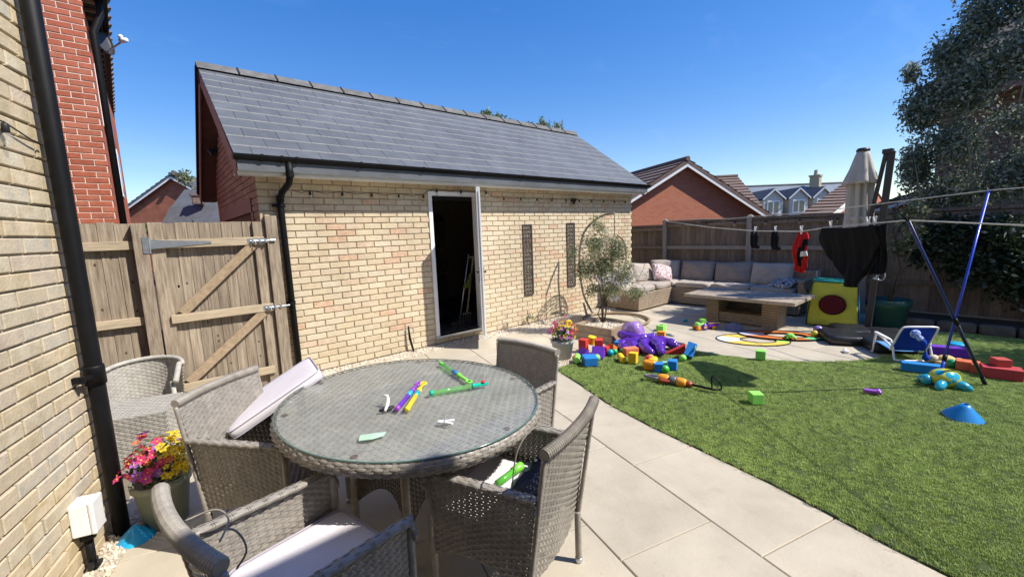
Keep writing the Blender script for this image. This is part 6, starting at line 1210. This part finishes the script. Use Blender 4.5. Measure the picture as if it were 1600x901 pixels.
# ================================================================ camp chair
cc_ = thing('beach_chair', 'small blue folding beach chair with white arms seen from behind', 'beach chair', (6.20, .64, .020), -.90); WT = mat('white_tube', (.78, .78, .78), .3, .03, 5, spec=.5); bf_ = cloth('blue_canvas', (.012, .055, .42), .1); hw = .165
m = MB(); m.tube(spline([(-hw, -.02, .10), (-hw, -.10, .25), (-hw*.98, -.165, .365), (-hw*.8, -.18, .392), (0, -.182, .395), (hw*.8, -.18, .392), (hw*.98, -.165, .365), (hw, -.10, .25), (hw, -.02, .10)]), .0105, 8); part(m, 'back_frame', WT, cc_, True)
m = MB(); m.grid(lambda u, v: ((2*u-1)*hw*.97, -.03-.145*v-.012*math.sin(math.pi*u), .10+.285*v), 12, 10); o = part(m, 'backrest', bf_, cc_, True); o.modifiers.new('thick', 'SOLIDIFY').thickness = .004
m = MB(); m.grid(lambda u, v: ((2*u-1)*hw*.97, -.03+.28*v, .10+.035*v-.012*math.sin(math.pi*u)), 12, 10); o = part(m, 'seat', cloth('pale_blue_canvas', (.10, .27, .55)), cc_, True); o.modifiers.new('thick', 'SOLIDIFY').thickness = .004
m = MB(); m.tube(spline([(-hw*1.05, -.07, .15), (-hw*1.07, -.11, .03), (-hw*.95, -.13, .012), (0, -.135, .012), (hw*.95, -.13, .012), (hw*1.07, -.11, .03), (hw*1.05, -.07, .15)]), .011, 8); part(m, 'rear_foot', WT, cc_, True)
m = MB(); m.tube(spline([(-hw*1.05, -.05, .14), (-hw*1.05, .2, .22), (-hw*1.05, .25, .02), (-hw*.9, .27, .012), (hw*.9, .27, .012), (hw*1.05, .25, .02), (hw*1.05, .2, .22), (hw*1.05, -.05, .14)]), .010, 8); part(m, 'front_foot', WT, cc_, True)
for s in (-1, 1): m = MB(); m.rbox((s*hw*1.16, .08, .235), (.035, .26, .02), .3, Matrix.Rotation(R(6), 3, 'X'), 16, 8); m.tube([(s*hw*1.12, .20, .24), (s*hw*1.1, .24, .02)], .009, 8); m.tube([(s*hw*1.12, -.05, .225), (s*hw*1.06, -.07, .13)], .009, 8); part(m, 'armrest', WT, cc_, True)
m = MB(); m.ell((-.055, -.195, .345), (.05, .03, .045), None, 12, 8); m.ell((-.02, -.21, .30), (.035, .022, .03)); solo(m, 'sun_hat', floral('blue_white_print', (.45, .55, .78), (.05, .12, .55)), 'blue and white patterned hat hung over the beach chair back', 'hat', (6.20, .64, 0), (0, 0, -.9), smooth=True)
m = MB(); m.tube(spline([(.02, -.185, .28), (.04, -.175, .22), (.065, -.17, .15), (.075, -.17, .09), (.085, -.165, .05)]), [.02+.012*math.sin(i*.3) for i in range(33)], 10); solo(m, 'blue_towel', bf_, 'twisted blue cloth trailing down the beach chair back', 'cloth', (6.20, .64, 0), (0, 0, -.9), smooth=True)
# ================================================================ toys
def block(name, label, pos, d, rot=(0, 0, 0), m_='blue', cat='foam block', kind='box', z=None):
    m = MB(); x, y, h = d
    if kind == 'box': m.bb(-x/2, x/2, -y/2, y/2, 0, h)
    elif kind == 'wedge': m.add([(-x/2, -y/2, 0), (x/2, -y/2, 0), (x/2, y/2, 0), (-x/2, y/2, 0), (-x/2, 0 if False else -y/2, h), (-x/2, y/2, h)], [(0, 3, 2, 1), (0, 1, 4), (2, 3, 5), (1, 2, 5, 4), (3, 0, 4, 5)])
    elif kind == 'roof': m.add([(-x/2, -y/2, 0), (x/2, -y/2, 0), (x/2, y/2, 0), (-x/2, y/2, 0), (0, -y/2, h), (0, y/2, h)], [(0, 3, 2, 1), (0, 1, 4), (2, 3, 5), (1, 2, 5, 4), (3, 0, 4, 5)])
    elif kind == 'cyl': m.lathe([(x/2*.96, 0), (x/2, .004), (x/2, h-.004), (x/2*.96, h)], 24)
    elif kind == 'arch':
        n = 9; o = [(-x/2, 0), (x/2, 0), (x/2, h), (-x/2, h)]; a = [(x*.28*math.cos(t), x*.28*math.sin(t)) for t in np.linspace(0, math.pi, n)]
        pts = [(x/2, 0), (x/2, h), (-x/2, h), (-x/2, 0)]+[(-p, q) for p, q in a]; k = len(pts)
        m.add([(p, -y/2, q) for p, q in pts]+[(p, y/2, q) for p, q in pts], [tuple(range(k)), tuple(range(k, 2*k))[::-1]]+[((i+1) % k, i, k+i, k+(i+1) % k) for i in range(k)])
    mm = M_[m_] if m_ in (M_ := FO) else m_
    return solo(m, name, mm, label, cat, (pos[0], pos[1], pos[2] if len(pos) > 2 else .022), rot, None, kind == 'cyl' and False, bevel=.005)
G0 = .024
block('foam_block', 'red upright foam block at the left of the toy heap', (4.08, 3.44, G0), (.10, .10, .15), (0, 0, .3), 'red')
block('foam_cylinder', 'yellow foam cylinder standing behind the purple prisms', (4.21, 3.42, .09), (.11, .11, .10), (R(12), 0, .2), 'yellow', kind='cyl')
block('foam_block', 'large red foam block right of the yellow cylinder', (4.15, 3.25, G0), (.13, .10, .17), (0, 0, .7), 'red')
block('foam_wedge', 'orange foam wedge with a yellow edge right of the red blocks', (4.32, 3.14, G0), (.22, .08, .12), (0, 0, .2), 'orange', kind='wedge')
block('foam_block', 'low red foam block in front of the large red one', (4.13, 3.13, G0), (.09, .07, .10), (0, 0, .2), 'red')
block('foam_prism', 'purple foam prism lying at the left front of the heap', (3.90, 3.28, G0), (.16, .14, .10), (0, 0, -.3), 'purple', kind='roof')
block('foam_prism', 'larger purple foam prism in the middle of the heap', (4.0, 3.14, G0), (.18, .15, .13), (0, 0, .5), 'purple', kind='roof')
block('foam_cylinder', 'pale green foam cylinder lying before the purple prisms', (3.74, 3.25, .065), (.075, .075, .17), (R(90), 0, -.9), 'lime', kind='cyl')
block('foam_prism', 'dark blue foam prism at the very front of the heap', (3.70, 3.03, G0), (.18, .15, .095), (0, 0, .9), 'blue', kind='box')
def ball(label, pos, r, m_, grp=None): m = MB(); m.ell((0, 0, 0), (r, r, r), None, 18, 12); q = m_ if not isinstance(m_, str) else PL[m_]; solo(m, 'play_ball', q, label, 'ball', (pos[0], pos[1], pos[2] if len(pos) > 2 else r+.018), group=grp, smooth=True)
ball('small orange ball left of the dark blue foam block', (3.68, 3.23), .038, plastic('orange_ball', (.75, .13, .04)))
ball('pale green ball behind the dark blue foam block', (3.87, 3.06), .04, 'lime'); ball('pale teal ball between the purple prism and the dark blue block', (3.84, 3.14), .036, plastic('seafoam', (.18, .50, .32)))
ball('blue ball on the grass in front of the orange wedge', (4.13, 3.06), .042, 'teal'); ball('green ball touching the blue ball by the orange wedge', (4.22, 3.06), .036, plastic('mid_green', (.03, .42, .14)))
ball('dark green ball beside the blue foam block', (4.31, 3.01), .036, 'dkgreen')
block('foam_block', 'bright blue foam block under the purple inflatable', (4.46, 3.16, G0), (.15, .10, .10), (0, 0, .2), 'blue')
block('foam_arch', 'orange foam arch standing in front of the purple inflatable', (4.32, 2.90, G0), (.17, .10, .09), (0, 0, -.5), FO['orange'] if False else foam('foam_coral', (.75, .20, .10)), kind='arch')
block('foam_cylinder', 'yellow foam cylinder lying on the grass before the orange arch', (4.10, 2.90, .060), (.075, .075, .17), (R(90), 0, -.75), 'yellow', kind='cyl')
block('foam_block', 'yellow foam cube leaning beside the yellow cylinder', (4.07, 2.70, G0), (.11, .09, .12), (0, R(6), .35), 'yellow')
# purple inflatable octopus
oc = thing('inflatable_octopus', 'shiny purple inflatable octopus sprawled over the toy heap', 'inflatable', (4.75, 3.0, 0)); pu_ = mat('purple_vinyl', (.10, .022, .34), .10, .12, 5, .0, 30, .6, coat=.6); pl_ = mat('lilac_vinyl', (.34, .19, .50), .12, .1, 5, 0, 30, .6, coat=.6)
def dome(a, t): return 1+.10*math.cos(3*a+.6)*math.sin(t)+.04*math.cos(7*a)*math.sin(t)
m = MB(); m.ell((4.78, 3.16, .17), (.13, .16, .17), Matrix.Rotation(R(-24), 3, 'Y') @ Matrix.Rotation(R(14), 3, 'X'), 26, 16, fn=dome); hd = part(m, 'head', pl_, oc, True, True)
m = MB(); m.tube(spline([(4.60, 3.22, .17), (4.62, 3.06, .16), (4.72, 2.96, .15), (4.86, 2.94, .14)]), .05, 12); m.ell((4.60, 3.24, .17), (.05, .05, .05)); m.ell((4.88, 2.94, .14), (.05, .05, .05)); part(m, 'collar', pu_, oc, True, True)
def lump(k): return lambda a, t: 1+.13*math.sin(3*a+k)*math.sin(t)+.09*math.sin(7*a+2*t+k*2)*math.sin(t)+.06*math.sin(11*a-5*t)*math.sin(t)
m = MB(); m.ell((4.70, 2.98, .085), (.17, .27, .10), Matrix.Rotation(.5, 3, 'Z'), 40, 18, fn=lump(.4)); part(m, 'body', pu_, oc, True, True)
m = MB(); m.ell((4.55, 3.05, .075), (.12, .20, .075), Matrix.Rotation(-.4, 3, 'Z'), 36, 16, fn=lump(1.7)); part(m, 'body_fold', pu_, oc, True, True)
for i_, pts in enumerate(([(4.6, 3.1, .10), (4.44, 3.12, .08), (4.38, 3.0, .06)], [(4.62, 2.9, .13), (4.48, 2.82, .10), (4.44, 2.70, .07)], [(4.72, 2.85, .13), (4.62, 2.70, .11), (4.50, 2.60, .08)], [(4.85, 2.9, .10), (4.92, 2.74, .09), (4.86, 2.62, .08)])):
    m = MB(); sp = spline(pts); m.tube(sp, [.068*(1-.25*i/len(sp))*(1+.10*math.sin(i*1.1+i_)) for i in range(len(sp))], 16); m.ell(sp[-1], (.05, .05, .05), None, 14, 8); part(m, 'tentacle', pu_, oc, True, True)
block('foam_block', 'orange foam block resting on the purple inflatable', (4.97, 2.87, .10), (.13, .10, .10), (0, R(8), .4), foam('foam_amber', (.85, .33, .03)))
# cluster by the strimmer
t = thing('toy_boat', 'orange and yellow toy boat with a round red hatch on the grass', 'toy boat', (4.02, 2.45, 0)); m = MB(); m.rbox((4.03, 2.46, .075), (.18, .15, .12), .5, Matrix.Rotation(.5, 3, 'Z')); part(m, 'hull', plastic('amber_plastic', (.85, .30, .02)), t, True, True); m = MB(); m.rbox((4.05, 2.44, .125), (.14, .11, .05), .6, Matrix.Rotation(.5, 3, 'Z')); part(m, 'deck', PL['yellow'], t, True, True); m = MB(); m.lathe([(.035, 0), (.035, .02), (.022, .025)], 14, (4.02, 2.47, .14)); part(m, 'hatch', PL['red'], t, True, True)
ball('yellow ball on the grass behind the toy boat', (4.24, 2.58), .045, 'yellow'); block('toy_bottle', 'small clear and green toy beside the toy boat', (4.20, 2.38, G0), (.07, .05, .05), (0, 0, .6), plastic('aqua_plastic', (.25, .55, .42)), cat='toy')
block('toy_clip', 'small grey toy piece lying on the grass', (4.3, 2.3, G0), (.05, .03, .025), (0, 0, .2), M['galv'], cat='toy piece')
block('foam_block', 'blue foam cube touching the orange toy boat', (4.01, 2.345, G0), (.10, .09, .09), (0, 0, .6), 'blue'); block('foam_block', 'blue foam cube right of the green ball', (4.17, 2.27, G0), (.10, .09, .10), (0, 0, .4), 'blue')
ball('bright green ball between two blue cubes and the toy trimmer', (4.02, 2.27), .042, plastic('grass_green', (.06, .50, .05)))
# toy grass trimmer
tt = thing('toy_trimmer', 'orange and grey toy grass trimmer lying on the lawn', 'toy trimmer', (3.8, 2.0, 0)); cg = plastic('toy_grey', (.13, .13, .13)); og = plastic('toy_orange', (.85, .33, .02)); H0 = Vector((3.735, 2.26, .06)); H1 = Vector((3.80, 1.85, .05)); d = (H1-H0).normalized(); u = Vector((-d.y, d.x, 0))
m = MB(); m.tube(spline([H0-d*.0, H0+d*.04, H0+d*.09]), .025, 10); m.tube(spline([H0+d*.09+u*.0, H0-u*.05+d*.05, H0-d*.06-u*.03, H0-d*.02+u*.02]), .014, 8); part(m, 'handle', cg, tt, True, True)
m = MB(); m.tube(spline([H0+d*.07, H0+d*.10, H0+d*.16, H0+d*.18]), [.03+.016*math.sin(i/24*3.1) for i in range(25)], 14); part(m, 'motor_housing', og, tt, True, True)
m = MB(); m.tube([H0+d*.18, H0+d*.185, H0+d*.25, H0+d*.255], [.036, .046, .046, .036], 14); part(m, 'grip_band', cg, tt, True, True)
m = MB(); m.tube([H0+d*.255, H0+d*.27, H0+d*.33, H0+d*.35], [.038, .047, .044, .03], 14); part(m, 'front_housing', og, tt, True, True)
m = MB(); m.tube([H0+d*.35, H0+d*.40], [.03, .022], 12); m.tube(spline([H0+d*.10-u*.03, H0+d*.14-u*.065, H0+d*.2-u*.05]), .013, 8); part(m, 'neck', plastic('toy_darkred', (.40, .07, .04)), tt, True, True)
m = MB(); m.tube([H0+d*.39, Vector((3.835, 1.66, .045))], .012, 8); part(m, 'shaft', M['black'], tt, True, True)
e = Vector((3.835, 1.66, .05)); m = MB(); m.tube(spline([e+d*.0, e+d*.035+Vector((0, 0, .005)), e+d*.05+Vector((0, 0, .03)), e+d*.03+Vector((0, 0, .08)), e-d*.01+Vector((0, 0, .11)), e-d*.035+Vector((0, 0, .11)), e-d*.035+Vector((0, 0, .05)), e-d*.03]), .007, 8); part(m, 'guard', M['black'], tt, True, True)
block('foam_wedge', 'long red foam wedge on the lawn edge by the tilted blue block', (4.73, 2.54, G0), (.22, .10, .12), (0, 0, 2.15), 'red', kind='wedge')
o = block('foam_block', 'blue foam block tilted on the red wedge with a green spot', (4.62, 2.33, .045), (.12, .10, .17), (R(20), R(30), .5), 'blue')
m = MB(); m.lathe([(.035, 0), (.033, .006)], 18); solo(m, 'green_disc', FO['lime'], 'green disc set into the tilted blue foam block', 'disc', (4.645, 2.262, .155), (R(110), 0, .5))
ball('pale green ball at the foot of the tilted blue block', (4.51, 2.33), .04, 'lime')
block('foam_block', 'green foam cube on the far edge of the lawn', (5.16, 1.74, G0), (.10, .10, .10), (0, 0, .3), 'lime'); block('foam_block', 'green foam cube alone in the middle of the lawn', (3.83, 1.315, G0), (.095, .095, .09), (0, 0, .75), 'lime')
t = thing('foam_ring', 'green foam block with a round hole on the slabs by the planter', 'foam block', (5.75, 3.32, 0)); m = MB(); m.bb(-.075, .075, -.055, .055, 0, .085); part(m, 'block', FO['lime'], t, bevel=.005, rot=(0, 0, .2)); m = MB(); m.lathe([(.03, .0855), (.03, .0865)], 16); part(m, 'hole', mat('hole_shade', (.03, .12, .02), .9), t)  # dark disc in place of a cut hole, its shade put into the colour
t = thing('toy_ring', 'yellow and orange plastic ring standing in the gravel left of the planter', 'toy ring', (5.05, 4.56, 0)); m = MB(); m.tube([(5.05+.04*math.cos(a), 4.56-.04*math.cos(a)*.3, .055+.042*math.sin(a)) for a in np.linspace(0, 6.28, 21)[:-1]], .022, 10, closed=True); part(m, 'ring', PL['yellow'], t, True, True); m = MB(); m.tube([(5.0, 4.53, .02), (5.08, 4.52, .02)], .015, 8); part(m, 'foot', PL['orange'], t, True, True)
# tractor
tr = thing('toy_tractor', 'green toy tractor with orange wheels pulling a purple trailer', 'toy tractor', (6.2, 2.9, 0), -.55)
def tp(n, m, mt, sm=True): return part(m, n, mt, tr, sm)
m = MB(); m.rbox((-.05, 0, .075), (.13, .085, .06), .4); m.rbox((-.09, 0, .10), (.05, .07, .035), .5); tp('body', m, PL['lime']); m = MB(); m.bb(-.03, .03, -.035, .035, .10, .15); m.bb(-.035, .035, -.04, .04, .15, .158); tp('cab', m, PL['green'], False)
m = MB(); m.ell((0, 0, .125), (.018, .018, .022)); m.tube([(0, 0, .08), (0, 0, .11)], .02, 8); tp('driver', m, PL['orange'])
for x, y, r, mt in ((-.10, .05, .035, 'orange'), (-.10, -.05, .035, 'orange'), (.0, .055, .048, 'purple'), (.0, -.055, .048, 'purple'), (.15, .05, .032, 'orange'), (.15, -.05, .032, 'orange')):
    m = MB(); m.lathe([(r*.4, -.015), (r, -.014), (r, .014), (r*.4, .015)], 16); m.v = [(x+a, y+c, r+b) for a, b, c in m.v]; w_ = tp('wheel', m, PL[mt]); q = MB(); q.lathe([(r*.45, -.0175), (r*.45, .0175)], 10); q.v = [(x+a, y+c, r+b) for a, b, c in q.v]; part(q, 'hub', PL['yellow'], w_)
m = MB(); m.bb(.07, .23, -.05, .05, .045, .055); m.bb(.07, .08, -.05, .05, .055, .10); m.bb(.22, .23, -.05, .05, .055, .10); m.bb(.081, .219, -.05, -.042, .055, .10); m.bb(.081, .219, .042, .05, .055, .10); m.tube([(.02, 0, .05), (.08, 0, .05)], .007, 6); tp('trailer', m, PL['purple'], False); m = MB(); m.bb(.06, .24, -.055, -.05, .095, .105); m.bb(.06, .24, .05, .055, .095, .105); tp('trailer_rail', m, PL['yellow'], False)
m = MB(); m.grid(lambda u, v: ((u-.5)*.30, (v-.5)*.22, .01+.10*max(0, 1-abs(u-.45)*2.4-abs(v-.5)*.6)), 16, 12); o = solo(m, 'cloth_heap', cloth('lilac_grey_cloth', (.20, .18, .24)), 'small heap of lilac grey cloth beside the table pedestal', 'cloth', (6.52, 2.58, .0), (0, 0, .4), smooth=True); o.modifiers.new('thick', 'SOLIDIFY').thickness = .006
m = MB(); m.rbox((0, 0, .02), (.08, .06, .04), .4); solo(m, 'teal_toy', PL['teal'], 'small teal toy lying in the shadow left of the coffee table', 'toy', (6.55, 3.36, 0), smooth=True)
# fold-out play hoops lying on the slabs
pm = thing('play_mat', 'two flat looped play hoops of bright coloured fabric on the patio', 'play mat', (6.25, 2.0, 0))
def loop_pts(c, a, b, rot, n=48): return [Vector((c[0]+a*math.cos(t)*math.cos(rot)-b*math.sin(t)*math.sin(rot), c[1]+a*math.cos(t)*math.sin(rot)+b*math.sin(t)*math.cos(rot), 0)) for t in np.linspace(0, 2*math.pi, n+1)[:-1]]
def hoop(c, a, b, rot, z, cols, name, inner=.48):
    n = 48; o = loop_pts(c, a, b, rot, n); i = loop_pts((c[0]+.03, c[1]-.06), a*inner, b*inner, rot, n); m = MB()
    m.add([(p.x, p.y, z+.006) for p in o]+[(p.x, p.y, z+.006) for p in i]+[(p.x, p.y, z) for p in o]+[(p.x, p.y, z) for p in i], [(k, (k+1) % n, n+(k+1) % n, n+k) for k in range(n)]+[(2*n+k, 3*n+k, 3*n+(k+1) % n, 2*n+(k+1) % n) for k in range(n)])
    m.m = [cols[1](k/n) for k in range(n)]*2; fb_ = part(m, name, cols[0], pm, world=True)
    q = MB(); q.tube([p+Vector((0, 0, z+.008)) for p in o], .0065, 7, closed=True); part(q, 'hoop_wire', M['blackcloth'], fb_, world=True); q = MB(); q.tube([p+Vector((0, 0, z+.008)) for p in i], .006, 6, closed=True); part(q, 'hole_wire', M['blackcloth'], fb_, world=True)
fabs = [cloth('mat_yellow', (.75, .52, .10)), cloth('mat_white', (.55, .57, .62)), cloth('mat_orange', (.55, .16, .04)), cloth('mat_lime', (.32, .62, .12)), cloth('mat_green', (.12, .50, .20))]
hoop((6.02, 2.14), .44, .30, -1.03, .0, (fabs, lambda q: 1 if .40 < q < .58 else (3 if q < .12 or q > .95 else 0)), 'fabric_ring'); hoop((6.46, 1.95), .50, .26, -1.12, .012, (fabs, lambda q: 1 if .42 < q < .56 else (4 if .86 < q < .97 else 2)), 'fabric_ring', .5)
t = thing('toy_dinosaur', 'small green toy turtle on the orange play hoop', 'toy', (6.34, 1.79, .02), .6); m = MB(); m.ell((0, 0, .04), (.065, .05, .035)); m.ell((-.07, 0, .05), (.025, .02, .02)); part(m, 'body', PL['lime'], t, True)
for x in (-.04, .04):
    for y in (-.045, .045): m = MB(); m.ell((x, y, .015), (.02, .018, .015)); part(m, 'leg', PL['green'], t, True)
ball('purple ball at the edge of the black parasol base', (6.83, 1.60), .06, plastic('lavender', (.22, .15, .48))); ball('yellow ball beside the play hoops and purple ball', (6.66, 1.60), .042, plastic('mustard', (.6, .42, .03)))
ball('red ball beside the front foot of the beach chair', (6.32, .90), .045, plastic('red_ball', (.60, .05, .02)))
m = MB(); m.rbox((0, 0, .018), (.09, .05, .035), .4); m.ell((.05, 0, .025), (.02, .02, .02)); solo(m, 'white_toy', M['whiteplastic'], 'small white and black toy on the curved edge of the slabs', 'toy', (6.12, 1.15, 0), (0, 0, .4), smooth=True)
m = MB(); m.rbox((0, 0, .03), (.12, .045, .035), .5); m.ell((-.05, .02, .035), (.022, .022, .02)); m.ell((-.05, -.02, .035), (.022, .02, .02)); solo(m, 'purple_toy', plastic('violet_toy', (.32, .10, .50)), 'little purple toy figure lying alone on the lawn', 'toy', (4.72, .69, .015), (0, 0, 1.9), smooth=True)
# right hand group
block('foam_beam', 'long blue foam beam on the grass in front of the beach chair', (5.73, .47, G0), (.30, .10, .085), (0, 0, -1.35), foam('foam_azure', (.015, .20, .55)))
block('foam_beam', 'long purple foam beam behind the line props', (6.60, .34, G0), (.32, .12, .10), (0, 0, -1.30), 'purple')
t = thing('soft_toy', 'pale yellow and white soft toy slumped beside the purple beam', 'soft toy', (6.2, .34, 0)); yf = cloth('soft_yellow', (.70, .50, .22)); m = MB(); m.ell((6.22, .33, .06), (.07, .08, .055)); b0 = part(m, 'body', yf, t, True, True); m = MB(); m.ell((6.20, .42, .06), (.05, .05, .045)); part(m, 'head', cloth('soft_cream', (.68, .60, .42)), t, True, True); m = MB(); m.ell((6.14, .36, .035), (.03, .05, .03)); m.ell((6.27, .24, .05), (.04, .05, .04)); part(m, 'limbs', yf, t, True, True)
ball('dark green ball under the soft toy near the line props', (6.10, .28), .045, 'dkgreen')
block('foam_block', 'orange foam block right of the soft toy', (6.10, .17, G0), (.12, .17, .09), (0, 0, .1), foam('foam_rust', (.60, .14, .06)))
block('foam_block', 'orange red foam block joined to the long red one', (6.06, .09, G0), (.12, .12, .085), (0, 0, .1), foam('foam_tomato', (.55, .10, .06)))
block('foam_beam', 'long dusky red foam beam behind the dark line prop', (6.0, -.05, G0), (.16, .26, .10), (0, 0, .15), foam('foam_raspberry', (.42, .05, .06))); block('foam_block', 'dusky red foam cube on top of the red beam', (6.05, -.04, .125), (.11, .11, .07), (0, 0, .5), foam('foam_brick', (.45, .07, .06)))
m = MB(); m.lathe([(.09, 0), (.095, .008), (.085, .02), (.01, .024)], 24); solo(m, 'flying_disc', PL['skyblue'], 'pale blue flying disc lying on the grass in the shade', 'flying disc', (7.25, .30, .02), smooth=True)
# inflatable turtle
tu = thing('inflatable_turtle', 'turquoise and yellow inflatable turtle at the foot of the line prop', 'inflatable', (5.38, .285, .012), 2.2); tu.scale = (.78, .78, 1.0); W[tu] = Matrix.LocRotScale(tu.location, tu.rotation_euler, tu.scale)
def twocol(name, a, b, s):
    m = mat(name, a, .18, .05, 5, coat=.5); n = m.node_tree; L = n.links.new; no = n.nodes.new('ShaderNodeTexVoronoi'); no.inputs['Scale'].default_value = s; tc = n.nodes.new('ShaderNodeTexCoord'); L(tc.outputs['Object'], no.inputs[0]); r = n.nodes.new('ShaderNodeValToRGB'); r.color_ramp.interpolation = 'CONSTANT'; r.color_ramp.elements[0].color = (*a, 1); r.color_ramp.elements[1].position = .42; r.color_ramp.elements[1].color = (*b, 1); L(no.outputs['Distance'], r.inputs[0]); L(r.outputs[0], n.nodes['Principled BSDF'].inputs['Base Color']); return m
tq = plastic('turquoise_vinyl', (.02, .36, .52), .2, .5); m = MB(); m.ell((0, 0, .085), (.15, .13, .085), None, 24, 14); part(m, 'shell', twocol('turtle_shell', (.02, .36, .52), (.58, .55, .05), 9), tu, True)
m = MB(); m.ell((.17, 0, .06), (.055, .05, .05)); part(m, 'head', tq, tu, True)
for x, y, a in ((.10, .115, .7), (.10, -.115, -.7), (-.10, .11, 2.4), (-.10, -.11, -2.4)): m = MB(); m.ell((x, y, .045), (.095, .05, .042), Matrix.Rotation(a, 3, 'Z') @ Matrix.Rotation(R(12), 3, 'Y')); part(m, 'flipper', tq, tu, True)
# sports cone on the lawn
m = MB(); m.lathe([(.148, 0), (.15, .004), (.145, .012), (.05, .10), (.028, .125), (.022, .125), (.04, .10), (.138, .006)], 36, cap=False); solo(m, 'sports_cone', plastic('cone_blue', (.012, .23, .62), .4), 'bright blue sports cone on the lawn in front of the turtle', 'cone', (4.61, .125, .02), (R(6), R(-5), 0), smooth=True, scale=(.78, .78, .9))
block('foam_block', 'green foam cube standing by the far lawn edge behind the trimmer', (5.3, 1.95, .003), (.02, .02, .02), (0, 0, .3), 'lime') if False else None
